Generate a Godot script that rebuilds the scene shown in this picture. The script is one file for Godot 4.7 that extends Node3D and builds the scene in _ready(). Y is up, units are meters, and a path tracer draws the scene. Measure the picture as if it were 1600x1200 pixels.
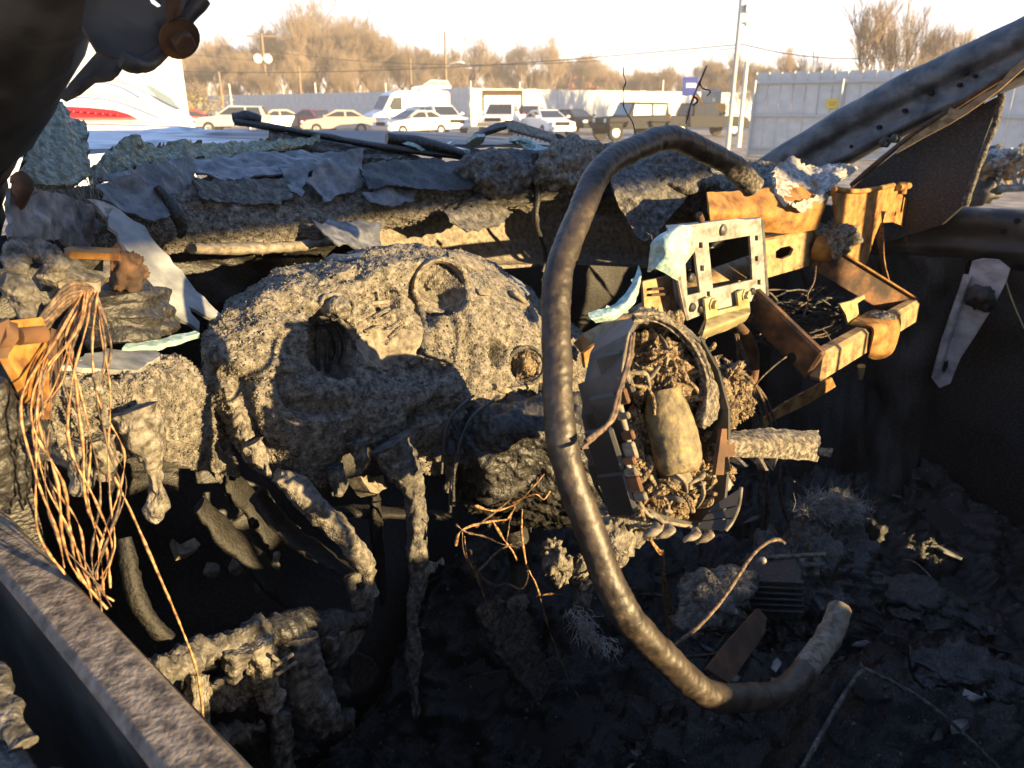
extends Node3D
# A burnt-out car, seen through the driver's window opening, in a salvage yard at low winter sun.
# Frame of the car: f = metres towards its bonnet, r = metres towards its passenger side, h = metres above eye height.

const EYE := 1.7
const LENS := 1177.6
const PITCH := 20.3
const YAW := 48.0
var CAM := Vector3(0, EYE, 0)
var FWD := Vector3(-sin(deg_to_rad(YAW)), 0, -cos(deg_to_rad(YAW)))
var RGT := Vector3(cos(deg_to_rad(YAW)), 0, -sin(deg_to_rad(YAW)))
var M := {}
var taken := {}
var rng := RandomNumberGenerator.new()
var fine := FastNoiseLite.new()
var lump := FastNoiseLite.new()
var grit := FastNoiseLite.new()
var streak := Vector3.ONE
var skin_uv := PackedVector2Array()
var skin_at := PackedVector3Array()

# ---------------------------------------------------------------- where things stand
func ray(px: float, py: float) -> Vector3:
	var a := deg_to_rad(PITCH)
	var y := (600.0 - py) / LENS
	return Vector3((px - 800.0) / LENS, y * cos(a) - sin(a), -cos(a) - y * sin(a))
func dp(px: float, py: float, d: float) -> Vector3:
	return CAM + ray(px, py) * d
func pf(px: float, py: float, f: float) -> Vector3:
	var q := ray(px, py)
	return CAM + q * (f / q.dot(FWD))
func pr(px: float, py: float, r: float) -> Vector3:
	var q := ray(px, py)
	return CAM + q * (r / q.dot(RGT))
func ph(px: float, py: float, h: float) -> Vector3:
	var q := ray(px, py)
	return CAM + q * (h / q.y)
func car(f: float, r: float, h: float) -> Vector3:
	return CAM + FWD * f + RGT * r + Vector3(0, h, 0)
func seen(p: Vector3) -> Vector2:
	var d := p - CAM
	var a := deg_to_rad(PITCH)
	var z := -(d.y * sin(a) + d.z * cos(a))
	return Vector2(800.0 + LENS * d.x / z, 600.0 - LENS * (d.y * cos(a) - d.z * sin(a)) / z)
func keep_skin(v: PackedVector3Array, n: int) -> void:
	skin_at = v.slice(0, n)
	skin_uv.resize(n)
	for k in n: skin_uv[k] = seen(skin_at[k])
# the point of the kept surface behind a place of the picture, lifted off it
func onto(px: float, py: float, lift := 0.0) -> Vector3:
	var q := Vector2(px, py)
	var best := INF
	var at := 0
	for k in skin_uv.size():
		var d := skin_uv[k].distance_squared_to(q)
		if d < best: best = d; at = k
	var depth := skin_at[at].distance_to(CAM)
	return CAM + ray(px, py).normalized() * (depth - lift)
func ontos(a: Array, lift := 0.0) -> Array:
	var o := []
	for k in a: o.append(onto(k[0], k[1], lift))
	return o
func pfs(a: Array) -> Array:
	var o := []
	for k in a: o.append(pf(k[0], k[1], k[2]))
	return o
func dps(a: Array) -> Array:
	var o := []
	for k in a: o.append(dp(k[0], k[1], k[2]))
	return o

# ---------------------------------------------------------------- mesh building
class MB:
	var v := PackedVector3Array()
	var ix := PackedInt32Array()
	var c := PackedColorArray()
	func add(p: Vector3) -> int:
		v.append(p)
		return v.size() - 1
	func tri(a: int, b: int, d: int) -> void:
		ix.append(a); ix.append(b); ix.append(d)
	func quad(a: int, b: int, d: int, e: int) -> void:
		ix.append(a); ix.append(b); ix.append(d); ix.append(a); ix.append(d); ix.append(e)
	func face(a: Vector3, b: Vector3, d: Vector3, e: Vector3) -> void:
		var k := v.size()
		v.append(a); v.append(b); v.append(d); v.append(e)
		quad(k, k + 1, k + 2, k + 3)
	func normals() -> PackedVector3Array:
		var n := PackedVector3Array()
		n.resize(v.size())
		for t in range(0, ix.size(), 3):
			var p := v[ix[t]]
			var w := (v[ix[t + 2]] - p).cross(v[ix[t + 1]] - p)
			n[ix[t]] += w; n[ix[t + 1]] += w; n[ix[t + 2]] += w
		for k in n.size():
			n[k] = n[k].normalized() if n[k].length_squared() > 1e-20 else Vector3.UP
		return n
	func mesh() -> ArrayMesh:
		var a := []
		a.resize(Mesh.ARRAY_MAX)
		a[Mesh.ARRAY_VERTEX] = v
		a[Mesh.ARRAY_NORMAL] = normals()
		if c.size() == v.size(): a[Mesh.ARRAY_COLOR] = c
		a[Mesh.ARRAY_INDEX] = ix
		var m := ArrayMesh.new()
		m.add_surface_from_arrays(Mesh.PRIMITIVE_TRIANGLES, a)
		return m

func numbered(called: String) -> String:
	var k: int = taken.get(called, 0)
	taken[called] = k + 1
	return called if k == 0 else "%s_%03d" % [called, k]
func thing(called: String, label: String, category: String, at: Vector3, group := "") -> Node3D:
	var o := Node3D.new()
	o.name = numbered(called)
	add_child(o)
	o.position = at
	o.set_meta("label", label)
	o.set_meta("category", category)
	if group != "": o.set_meta("group", group)
	return o
func put(m: Mesh, called: String, mat: Material, parent: Node3D, at := Transform3D()) -> MeshInstance3D:
	var o := MeshInstance3D.new()
	o.name = called
	o.mesh = m
	o.material_override = mat
	parent.add_child(o, true)
	o.transform = at
	return o
func part(mb: MB, called: String, mat: Material, parent: Node3D) -> MeshInstance3D:
	# vertices are given in the world; the node hangs under its thing
	var o := put(mb.mesh(), called, mat, parent)
	o.position = -parent.global_position
	return o
func whole(mb: MB, called: String, label: String, category: String, mat: Material, group := "") -> MeshInstance3D:
	# a thing that is one mesh, its origin at its base
	var lo := Vector3(INF, INF, INF)
	var hi := -lo
	for p in mb.v:
		lo = lo.min(p); hi = hi.max(p)
	var base := Vector3((lo.x + hi.x) / 2, lo.y, (lo.z + hi.z) / 2)
	for k in mb.v.size(): mb.v[k] -= base
	var o := put(mb.mesh(), numbered(called), mat, self, Transform3D(Basis(), base))
	o.set_meta("label", label)
	o.set_meta("category", category)
	if group != "": o.set_meta("group", group)
	return o
func structure(mb: MB, called: String, mat: Material) -> MeshInstance3D:
	var o := put(mb.mesh(), numbered(called), mat, self)
	o.set_meta("kind", "structure")
	return o

func cr(a: Vector3, b: Vector3, c: Vector3, d: Vector3, t: float) -> Vector3:
	return b.cubic_interpolate(c, a, d, t)
func smooth(pts: Array, n: int) -> Array:
	var o := []
	var s := pts.size()
	for i in s - 1:
		for k in n:
			o.append(cr(pts[maxi(i - 1, 0)], pts[i], pts[i + 1], pts[mini(i + 2, s - 1)], float(k) / n))
	o.append(pts[s - 1])
	return o
func bump(p: Vector3, amp: float, freq: float) -> float:
	return amp * lump.get_noise_3dv(p * freq)

# a tapering, noisy, possibly flattened tube through pts; rad is one radius or a list spread over the length
func tube(mb: MB, pts: Array, rad, sides := 8, n := 4, amp := 0.0, freq := 1.0, squash := 1.0, up := Vector3.ZERO) -> void:
	var q: Array = smooth(pts, n) if n > 1 else pts
	var s := q.size()
	var rr: Array = rad if rad is Array else [rad]
	var t0: Vector3 = (q[1] - q[0]).normalized()
	var u: Vector3 = up if up != Vector3.ZERO else (Vector3.UP if absf(t0.y) < 0.8 else Vector3.RIGHT)
	u = (u - t0 * u.dot(t0)).normalized()
	var first := mb.v.size()
	for i in s:
		var t: Vector3 = (q[mini(i + 1, s - 1)] - q[maxi(i - 1, 0)]).normalized()
		u = (u - t * u.dot(t)).normalized()
		var w := t.cross(u)
		var x := float(i) / (s - 1) * (rr.size() - 1)
		var a := int(x)
		var r: float = lerpf(rr[a], rr[mini(a + 1, rr.size() - 1)], x - a)
		for k in sides:
			var g := TAU * k / sides
			var d := u * cos(g) * squash + w * sin(g)
			var p: Vector3 = q[i] + d * r
			if amp > 0.0:
				p += d * (lump.get_noise_3dv(p * streak * freq) * amp + grit.get_noise_3dv(p * streak * freq * 3.0) * amp * 0.45)
			mb.add(p)
	for i in s - 1:
		for k in sides:
			var a := first + i * sides + k
			var b := first + i * sides + (k + 1) % sides
			mb.quad(a, b, b + sides, a + sides)
	for e in 2:
		var row := first + (s - 1) * sides * e
		var m := mb.add(q[(s - 1) * e])
		var ring := []
		for k in sides: ring.append(mb.add(mb.v[row + k]))
		for k in sides:
			if e == 0: mb.tri(m, ring[(k + 1) % sides], ring[k])
			else: mb.tri(m, ring[k], ring[(k + 1) % sides])

# a sheet through a lattice of points, roughened along its normals, given thickness towards the back
func sheet(mb: MB, rows: Array, su: int, sv: int, layers: Array, thick: float, dents := [], torn := 0.0) -> void:
	var cols := []
	for r in rows: cols.append(smooth(r, su))
	var w: int = cols[0].size()
	var grid := []
	for j in w:
		var c := []
		for r in cols: c.append(r[j])
		grid.append(smooth(c, sv))
	var h: int = grid[0].size()
	var first := mb.v.size()
	var flat := PackedVector3Array()
	flat.resize(w * h)
	for j in w:
		for i in h: flat[i * w + j] = grid[j][i]
	if torn > 0.0:
		for j in w:
			for i in h:
				if i == 0 or j == 0 or i == h - 1 or j == w - 1:
					var p := flat[i * w + j]
					flat[i * w + j] = p.lerp(flat[clampi(i, 2, h - 3) * w + clampi(j, 2, w - 3)], torn * (grit.get_noise_3dv(p * 60.0) + 0.4))
	var nor := PackedVector3Array()
	nor.resize(w * h)
	for i in h:
		for j in w:
			var a := flat[i * w + mini(j + 1, w - 1)] - flat[i * w + maxi(j - 1, 0)]
			var b := flat[mini(i + 1, h - 1) * w + j] - flat[maxi(i - 1, 0) * w + j]
			nor[i * w + j] = b.cross(a).normalized()
	for k in w * h:
		var p := flat[k]
		var d := 0.0
		for l in layers:
			var g: FastNoiseLite = l[2]
			d += g.get_noise_3dv(p * l[0] * (Vector3(1, l[3], 1) if l.size() > 3 else Vector3.ONE)) * l[1]
		for e in dents:
			var x: float = p.distance_to(e[0]) / e[1]
			if x < 1.0: d -= e[2] * (1.0 - smoothstep(e[3], 1.0, x))
		mb.add(p + nor[k] * d)
	for i in h - 1:
		for j in w - 1:
			var a := first + i * w + j
			mb.quad(a, a + 1, a + w + 1, a + w)
	if thick > 0.0:
		var back := mb.v.size()
		for k in w * h: mb.add(flat[k] - nor[k] * thick)
		for i in h - 1:
			for j in w - 1:
				var a := back + i * w + j
				mb.quad(a + w, a + w + 1, a + 1, a)
		var loop := []
		for j in w: loop.append(j)
		for i in range(1, h): loop.append(i * w + w - 1)
		for j in range(w - 2, -1, -1): loop.append((h - 1) * w + j)
		for i in range(h - 2, 0, -1): loop.append(i * w)
		for k in loop.size():
			var a: int = loop[k]
			var b: int = loop[(k + 1) % loop.size()]
			mb.face(mb.v[first + b], mb.v[first + a], mb.v[back + a], mb.v[back + b])

# a plate cut to an outline (its corners may leave the plane), with holes, extruded away from the viewer
func plate(mb: MB, pts: Array, thick: float, holes := [], away := Vector3.ZERO) -> void:
	var n := Vector3.ZERO
	var mid := Vector3.ZERO
	for k in pts.size():
		var a: Vector3 = pts[k]
		var b: Vector3 = pts[(k + 1) % pts.size()]
		n += (a - pts[0]).cross(b - pts[0]); mid += a / pts.size()
	n = n.normalized()
	var to: Vector3 = away if away != Vector3.ZERO else mid - CAM
	var ex: Vector3 = (pts[1] - pts[0]).normalized()
	ex = (ex - n * ex.dot(n)).normalized()
	var ey := n.cross(ex)
	var all := []
	var flat := PackedVector2Array()
	var t := PackedInt32Array()
	if holes.is_empty():
		all = pts
		for p: Vector3 in all: flat.append(Vector2((p - pts[0]).dot(ex), (p - pts[0]).dot(ey)) * 2000.0)
		t = Geometry2D.triangulate_polygon(flat)
		if t.is_empty():
			for k in range(1, pts.size() - 1): t.append_array([0, k, k + 1])
	else:
		# corners and points along every edge, joined, then cleared of what lies outside or in a hole
		var loops := []
		for loop: Array in [pts] + holes:
			var ring := PackedVector2Array()
			for k in loop.size():
				var a: Vector3 = loop[k]
				var b: Vector3 = loop[(k + 1) % loop.size()]
				ring.append(Vector2((a - pts[0]).dot(ex), (a - pts[0]).dot(ey)) * 2000.0)
				var m := clampi(int(a.distance_to(b) / 0.004), 1, 24)
				for i in m:
					var p := a.lerp(b, float(i) / m)
					all.append(p)
					flat.append(Vector2((p - pts[0]).dot(ex), (p - pts[0]).dot(ey)) * 2000.0)
			loops.append(ring)
		var d := Geometry2D.triangulate_delaunay(flat)
		for k in range(0, d.size(), 3):
			var c := (flat[d[k]] + flat[d[k + 1]] + flat[d[k + 2]]) / 3.0
			var keep := Geometry2D.is_point_in_polygon(c, loops[0])
			for i in range(1, loops.size()):
				if Geometry2D.is_point_in_polygon(c, loops[i]): keep = false
			if keep: t.append_array([d[k], d[k + 1], d[k + 2]])
	var s := n if n.dot(to) > 0.0 else -n
	var off := s * thick
	for side in 2:
		var first := mb.v.size()
		for p in all: mb.add(p + off * side)
		for k in range(0, t.size(), 3):
			var p := mb.v[first + t[k]]
			var w := (mb.v[first + t[k + 2]] - p).cross(mb.v[first + t[k + 1]] - p)
			if (w.dot(s) < 0.0) == (side == 0): mb.tri(first + t[k], first + t[k + 1], first + t[k + 2])
			else: mb.tri(first + t[k], first + t[k + 2], first + t[k + 1])
	for loop in [pts] + holes:
		var m := Vector3.ZERO
		for p in loop: m += p / loop.size()
		for k in loop.size():
			var a: Vector3 = loop[k]
			var b: Vector3 = loop[(k + 1) % loop.size()]
			mb.face(a, b, b + off, a + off)
func circle(c: Vector3, n: Vector3, r: float, k := 14, squash := 1.0) -> Array:
	var u := n.cross(Vector3.UP if absf(n.y) < 0.9 else Vector3.RIGHT).normalized()
	var w := n.cross(u).normalized()
	var o := []
	for i in k: o.append(c + u * cos(TAU * i / k) * r + w * sin(TAU * i / k) * r * squash)
	return o

# a thin torn sheet: outline cut ragged, its face creased and its edges curled towards the viewer
func scrap(mb: MB, pts: Array, thick: float, crease: float, curl: float) -> void:
	var n := Vector3.ZERO
	var mid := Vector3.ZERO
	var q := []
	for k in pts.size():
		var a: Vector3 = pts[k]
		var b: Vector3 = pts[(k + 1) % pts.size()]
		n += (a - pts[0]).cross(b - pts[0]); mid += a / pts.size()
	n = n.normalized()
	if n.dot(mid - CAM) > 0.0: n = -n
	var ex: Vector3 = (pts[1] - pts[0])
	ex = (ex - n * ex.dot(n)).normalized()
	var ey := n.cross(ex)
	var step := 0.006
	for k in pts.size():
		var a: Vector3 = pts[k]
		var b: Vector3 = pts[(k + 1) % pts.size()]
		var m := maxi(1, int(a.distance_to(b) / step))
		var side := (b - a).cross(n).normalized()
		for i in m:
			var p := a.lerp(b, float(i) / m)
			q.append(p + side * (0.004 * grit.get_noise_3dv(p * 90.0) + 0.002 * grit.get_noise_3dv(p * 260.0)))
	var ring := PackedVector2Array()
	var deep := []
	for p: Vector3 in q:
		ring.append(Vector2((p - mid).dot(ex), (p - mid).dot(ey)) * 1000.0)
		deep.append((p - mid).dot(n))
	var lo := Vector2(INF, INF)
	var hi := -lo
	for p in ring:
		lo = lo.min(p); hi = hi.max(p)
	var all := ring.duplicate()
	var edge := ring.size()
	var x := lo.x
	while x < hi.x:
		var y := lo.y
		while y < hi.y:
			var p := Vector2(x + rng.randf_range(-1, 1), y + rng.randf_range(-1, 1))
			if Geometry2D.is_point_in_polygon(p, ring):
				var near := INF
				for e in ring: near = minf(near, e.distance_to(p))
				if near > 3.5: all.append(p)
			y += 6.5
		x += 6.5
	var t := Geometry2D.triangulate_delaunay(all)
	var big := (hi - lo).length() / 2.0
	var at := []
	for k in all.size():
		var p := all[k]
		# depth carried over from the outline's corners
		var ws := 0.0
		var z := 0.0
		for i in range(0, edge, 2):
			var w := 1.0 / (ring[i].distance_squared_to(p) + 4.0)
			ws += w; z += deep[i] * w
		var v := mid + ex * p.x / 1000.0 + ey * p.y / 1000.0 + n * (z / ws)
		var r := p.length() / big
		at.append(v + n * (lump.get_noise_3dv(v * 26.0) * crease + lump.get_noise_3dv(v * 70.0) * crease * 0.4 + curl * r * r * (0.5 + lump.get_noise_3dv(v * 9.0))))
	for side in 2:
		var first := mb.v.size()
		for v in at: mb.add(v - n * thick * side)
		for k in range(0, t.size(), 3):
			if not Geometry2D.is_point_in_polygon((all[t[k]] + all[t[k + 1]] + all[t[k + 2]]) / 3.0, ring): continue
			var w: Vector3 = (at[t[k + 2]] - at[t[k]]).cross(at[t[k + 1]] - at[t[k]])
			if (w.dot(n) > 0.0) == (side == 0): mb.tri(first + t[k], first + t[k + 1], first + t[k + 2])
			else: mb.tri(first + t[k], first + t[k + 2], first + t[k + 1])
	for k in edge:
		var j := (k + 1) % edge
		mb.face(at[k], at[j], at[j] - n * thick, at[k] - n * thick)

# a box with chamfered edges
func block(mb: MB, at: Vector3, b: Basis, size: Vector3, cham := 0.0) -> void:
	var s := size / 2.0
	var k := minf(cham, minf(s.x, minf(s.y, s.z)) * 0.9)
	for axis in 3:
		var i := (axis + 1) % 3
		var j := (axis + 2) % 3
		for d: float in [-1.0, 1.0]:
			var q := []
			for c in [[-1, -1], [1, -1], [1, 1], [-1, 1]]:
				var p := Vector3.ZERO
				p[axis] = s[axis] * d
				p[i] = (s[i] - k) * c[0]
				p[j] = (s[j] - k) * c[1]
				q.append(at + b * p)
			if d > 0.0: mb.face(q[3], q[2], q[1], q[0])
			else: mb.face(q[0], q[1], q[2], q[3])
		if k > 0.0:
			for c in [[-1, -1], [1, -1], [1, 1], [-1, 1]]:
				var q := []
				for e in [[-1, 0], [1, 0], [1, 1], [-1, 1]]:
					var p := Vector3.ZERO
					p[axis] = (s[axis] - k) * e[0]
					p[i] = (s[i] - (k if e[1] == 1 else 0.0)) * c[0]
					p[j] = (s[j] - (0.0 if e[1] == 1 else k)) * c[1]
					q.append(at + b * p)
				if c[0] * c[1] > 0: mb.face(q[0], q[1], q[2], q[3])
				else: mb.face(q[3], q[2], q[1], q[0])
	if k > 0.0:
		for x: float in [-1.0, 1.0]:
			for y: float in [-1.0, 1.0]:
				for z: float in [-1.0, 1.0]:
					var a := mb.add(at + b * Vector3(s.x * x, (s.y - k) * y, (s.z - k) * z))
					var c := mb.add(at + b * Vector3((s.x - k) * x, s.y * y, (s.z - k) * z))
					var d := mb.add(at + b * Vector3((s.x - k) * x, (s.y - k) * y, s.z * z))
					if x * y * z > 0.0: mb.tri(a, d, c)
					else: mb.tri(a, c, d)
# a noisy lump
func blob(mb: MB, at: Vector3, rad: Vector3, amp: float, freq: float, res := 18, b := Basis()) -> void:
	var first := mb.v.size()
	for i in res + 1:
		for k in res * 2:
			var a := PI * i / res
			var g := PI * k / res
			var d := Vector3(sin(a) * cos(g), cos(a), sin(a) * sin(g))
			var p := at + b * (d * rad)
			mb.add(p + (b * d) * (lump.get_noise_3dv(p * freq) * amp + grit.get_noise_3dv(p * freq * 3.0) * amp * 0.5))
	var w := res * 2
	for i in res:
		for k in w:
			var a := first + i * w + k
			var c := first + i * w + (k + 1) % w
			mb.quad(a, a + w, c + w, c)
# turned shape: profile of (radius, along) about an axis
func lathe(mb: MB, at: Vector3, axis: Vector3, prof: Array, sides := 20) -> void:
	var u := axis.cross(Vector3.UP if absf(axis.y) < 0.9 else Vector3.RIGHT).normalized()
	var w := axis.cross(u).normalized()
	for i in prof.size() - 1:
		var first := mb.v.size()
		for e in 2:
			for k in sides:
				var g := TAU * k / sides
				mb.add(at + axis * prof[i + e][1] + (u * cos(g) + w * sin(g)) * prof[i + e][0])
		for k in sides:
			var c := first + (k + 1) % sides
			mb.quad(first + k, c, c + sides, first + k + sides)
func cyl(mb: MB, a: Vector3, b: Vector3, r: float, sides := 10, r2 := -1.0) -> void:
	var d := b - a
	lathe(mb, a, d.normalized(), [[0.0, 0.0], [r, 0.0], [r if r2 < 0.0 else r2, d.length()], [0.0, d.length()]], sides)
func bar(mb: MB, a: Vector3, b: Vector3, wide: float, high: float, up := Vector3.UP, cham := 0.0) -> void:
	var x := (b - a).normalized()
	var z := x.cross(up).normalized()
	block(mb, (a + b) / 2, Basis(x, z.cross(x), z), Vector3(a.distance_to(b), high, wide), cham)

# ---------------------------------------------------------------- materials
func lin(c: Array) -> Color:
	return Color(c[0], c[1], c[2]).linear_to_srgb()
func noise_tex(ramp: Array, kind: int, freq: float, oct: int, sd: int, gain := 0.55, size := 512) -> NoiseTexture2D:
	var n := FastNoiseLite.new()
	n.seed = sd
	n.noise_type = kind
	n.frequency = freq
	n.fractal_octaves = oct
	n.fractal_gain = gain
	if kind == FastNoiseLite.TYPE_CELLULAR:
		n.cellular_return_type = FastNoiseLite.RETURN_DISTANCE
	var t := NoiseTexture2D.new()
	t.width = size; t.height = size
	t.seamless = true
	t.noise = n
	var g := Gradient.new()
	g.offsets = PackedFloat32Array()
	g.colors = PackedColorArray()
	var off := PackedFloat32Array()
	var col := PackedColorArray()
	for r in ramp:
		off.append(r[0]); col.append(lin(r[1]))
	g.offsets = off
	g.colors = col
	t.color_ramp = g
	return t
func surf(called: String, ramp: Array, scale: float, rough: float, relief := 0.0, opt := {}) -> StandardMaterial3D:
	var m := StandardMaterial3D.new()
	m.resource_name = called
	m.roughness = rough
	m.metallic = opt.get("metal", 0.0)
	m.uv1_triplanar = true
	m.uv1_world_triplanar = opt.get("world", true)
	m.uv1_scale = Vector3.ONE * scale
	var kind: int = opt.get("kind", FastNoiseLite.TYPE_SIMPLEX_SMOOTH)
	m.albedo_texture = noise_tex(ramp, kind, opt.get("freq", 0.012), opt.get("oct", 5), called.hash() % 1000, opt.get("gain", 0.55))
	if relief > 0.0:
		m.heightmap_enabled = true
		m.heightmap_scale = relief
		m.heightmap_texture = noise_tex([[0.0, [0, 0, 0]], [1.0, [1, 1, 1]]], opt.get("rkind", FastNoiseLite.TYPE_SIMPLEX_SMOOTH), opt.get("rfreq", 0.03), opt.get("roct", 5), called.hash() % 997)
	M[called] = m
	return m
func plain(called: String, c: Array, rough := 0.7, metal := 0.0) -> StandardMaterial3D:
	var m := StandardMaterial3D.new()
	m.resource_name = called
	m.albedo_color = lin(c)
	m.roughness = rough
	m.metallic = metal
	M[called] = m
	return m
func materials() -> void:
	# burnt plastic and foam: grey ash crust over black char
	surf("ash", [[0.24, [0.014, 0.0125, 0.011]], [0.38, [0.062, 0.055, 0.046]], [0.52, [0.14, 0.127, 0.105]], [0.66, [0.205, 0.188, 0.158]], [0.84, [0.33, 0.305, 0.265]]], 7.0, 0.95, 0.14, {"freq": 0.03, "rfreq": 0.11, "oct": 6, "gain": 0.75})
	surf("ash_dark", [[0.25, [0.010, 0.010, 0.010]], [0.42, [0.042, 0.039, 0.035]], [0.58, [0.095, 0.088, 0.077]], [0.8, [0.22, 0.205, 0.18]]], 5.0, 0.85, 0.18, {"freq": 0.035, "rfreq": 0.08, "oct": 5, "gain": 0.75})
	surf("clay", [[0.25, [0.06, 0.05, 0.038]], [0.42, [0.145, 0.123, 0.093]], [0.6, [0.20, 0.175, 0.135]], [0.8, [0.28, 0.25, 0.20]]], 6.0, 0.95, 0.06, {"freq": 0.03, "gain": 0.65})
	surf("char", [[0.3, [0.006, 0.006, 0.006]], [0.55, [0.019, 0.0185, 0.018]], [0.8, [0.06, 0.058, 0.056]]], 7.0, 0.55, 0.10, {"freq": 0.05, "rfreq": 0.08, "gain": 0.68})
	surf("litter", [[0.3, [0.006, 0.006, 0.006]], [0.52, [0.020, 0.0195, 0.019]], [0.68, [0.045, 0.044, 0.043]], [0.84, [0.17, 0.17, 0.168]]], 11.0, 0.38, 0.18, {"freq": 0.05, "rfreq": 0.07, "gain": 0.7})
	surf("soot", [[0.3, [0.003, 0.003, 0.003]], [0.55, [0.009, 0.0085, 0.008]], [0.8, [0.026, 0.023, 0.02]]], 7.0, 0.7, 0.10, {"freq": 0.04, "rfreq": 0.08, "gain": 0.68})  # soot black, sunk further to put the footwell's shade into the colour
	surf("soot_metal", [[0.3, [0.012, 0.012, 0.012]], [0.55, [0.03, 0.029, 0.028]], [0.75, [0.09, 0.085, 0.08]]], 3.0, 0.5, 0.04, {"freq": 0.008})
	surf("scorched", [[0.25, [0.012, 0.012, 0.012]], [0.42, [0.04, 0.041, 0.042]], [0.58, [0.085, 0.087, 0.09]], [0.74, [0.13, 0.132, 0.135]], [0.86, [0.13, 0.09, 0.05]]], 3.0, 0.5, 0.04, {"freq": 0.012, "gain": 0.62})
	surf("rust", [[0.25, [0.07, 0.026, 0.007]], [0.42, [0.20, 0.085, 0.014]], [0.58, [0.28, 0.135, 0.024]], [0.8, [0.30, 0.19, 0.07]]], 5.0, 0.8, 0.06, {"freq": 0.014, "gain": 0.65})
	surf("rust_pale", [[0.25, [0.12, 0.065, 0.025]], [0.45, [0.26, 0.175, 0.085]], [0.62, [0.31, 0.225, 0.13]], [0.82, [0.30, 0.16, 0.04]]], 5.0, 0.8, 0.05, {"freq": 0.014, "gain": 0.65})
	surf("rust_dark", [[0.3, [0.03, 0.018, 0.012]], [0.55, [0.09, 0.045, 0.022]], [0.75, [0.18, 0.085, 0.035]]], 4.0, 0.85, 0.08, {"freq": 0.012})
	surf("zinc", [[0.28, [0.15, 0.145, 0.135]], [0.45, [0.27, 0.265, 0.25]], [0.65, [0.35, 0.345, 0.33]], [0.85, [0.27, 0.235, 0.19]]], 6.0, 0.5, 0.02, {"freq": 0.014, "metal": 0.25, "gain": 0.62})
	surf("brass", [[0.3, [0.22, 0.18, 0.08]], [0.55, [0.36, 0.31, 0.16]], [0.8, [0.42, 0.38, 0.26]]], 6.0, 0.5, 0.02, {"freq": 0.012, "metal": 0.3})
	surf("inflator", [[0.22, [0.035, 0.028, 0.018]], [0.4, [0.12, 0.097, 0.06]], [0.58, [0.18, 0.148, 0.09]], [0.72, [0.24, 0.19, 0.09]], [0.84, [0.36, 0.25, 0.05]]], 11.0, 0.7, 0.06, {"freq": 0.02, "gain": 0.65})
	surf("soil", [[0.3, [0.03, 0.021, 0.012]], [0.48, [0.13, 0.092, 0.052]], [0.64, [0.25, 0.185, 0.11]], [0.82, [0.40, 0.31, 0.20]]], 10.0, 0.95, 0.2, {"freq": 0.06, "rfreq": 0.08})
	surf("copper", [[0.3, [0.08, 0.042, 0.022]], [0.48, [0.27, 0.14, 0.065]], [0.62, [0.40, 0.225, 0.10]], [0.8, [0.50, 0.34, 0.18]]], 10.0, 0.6, 0.0, {"freq": 0.03, "metal": 0.2})
	surf("copper_dark", [[0.3, [0.02, 0.015, 0.012]], [0.55, [0.10, 0.065, 0.045]], [0.75, [0.25, 0.16, 0.11]]], 12.0, 0.7, 0.0, {"freq": 0.03})
	surf("rim_foam", [[0.22, [0.008, 0.006, 0.005]], [0.45, [0.028, 0.021, 0.0155]], [0.62, [0.044, 0.033, 0.024]], [0.78, [0.065, 0.050, 0.037]], [0.9, [0.20, 0.165, 0.12]]], 6.0, 0.5, 0.025, {"freq": 0.025, "rfreq": 0.08, "oct": 6, "gain": 0.68})
	surf("speckle", [[0.36, [0.02, 0.02, 0.021]], [0.5, [0.085, 0.072, 0.055]], [0.66, [0.25, 0.22, 0.175]]], 8.0, 0.9, 0.04, {"freq": 0.05, "oct": 5, "gain": 0.7})
	surf("crazed", [[0.0, [0.46, 0.50, 0.37]], [0.3, [0.32, 0.36, 0.26]], [0.5, [0.09, 0.105, 0.075]], [0.7, [0.28, 0.26, 0.14]], [0.9, [0.46, 0.42, 0.26]]], 9.0, 0.25, 0.2, {"kind": FastNoiseLite.TYPE_CELLULAR, "freq": 0.03, "oct": 3, "rkind": FastNoiseLite.TYPE_CELLULAR, "rfreq": 0.03, "roct": 2})  # pale warm tones carry some of the light from behind the glass
	surf("aqua", [[0.3, [0.16, 0.27, 0.26]], [0.55, [0.26, 0.38, 0.36]], [0.8, [0.44, 0.54, 0.50]]], 12.0, 0.25, 0.05, {"freq": 0.02})
	surf("glass_ash", [[0.3, [0.08, 0.085, 0.085]], [0.5, [0.17, 0.18, 0.18]], [0.75, [0.34, 0.34, 0.33]]], 4.0, 0.5, 0.03, {"freq": 0.012})
	surf("white_ash", [[0.3, [0.13, 0.12, 0.11]], [0.5, [0.27, 0.255, 0.24]], [0.75, [0.43, 0.42, 0.405]]], 7.0, 0.9, 0.1, {"freq": 0.025, "gain": 0.65})
	surf("flake", [[0.25, [0.02, 0.022, 0.025]], [0.42, [0.06, 0.063, 0.069]], [0.58, [0.10, 0.105, 0.115]], [0.8, [0.20, 0.205, 0.215]]], 5.0, 0.5, 0.05, {"freq": 0.02, "gain": 0.65})
	surf("fibre", [[0.3, [0.12, 0.118, 0.115]], [0.7, [0.36, 0.35, 0.33]]], 9.0, 0.6)
	surf("bonnet", [[0.30, [0.05, 0.052, 0.055]], [0.5, [0.13, 0.14, 0.155]], [0.7, [0.26, 0.27, 0.29]]], 1.5, 0.6, 0.05, {"freq": 0.012})
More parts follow.
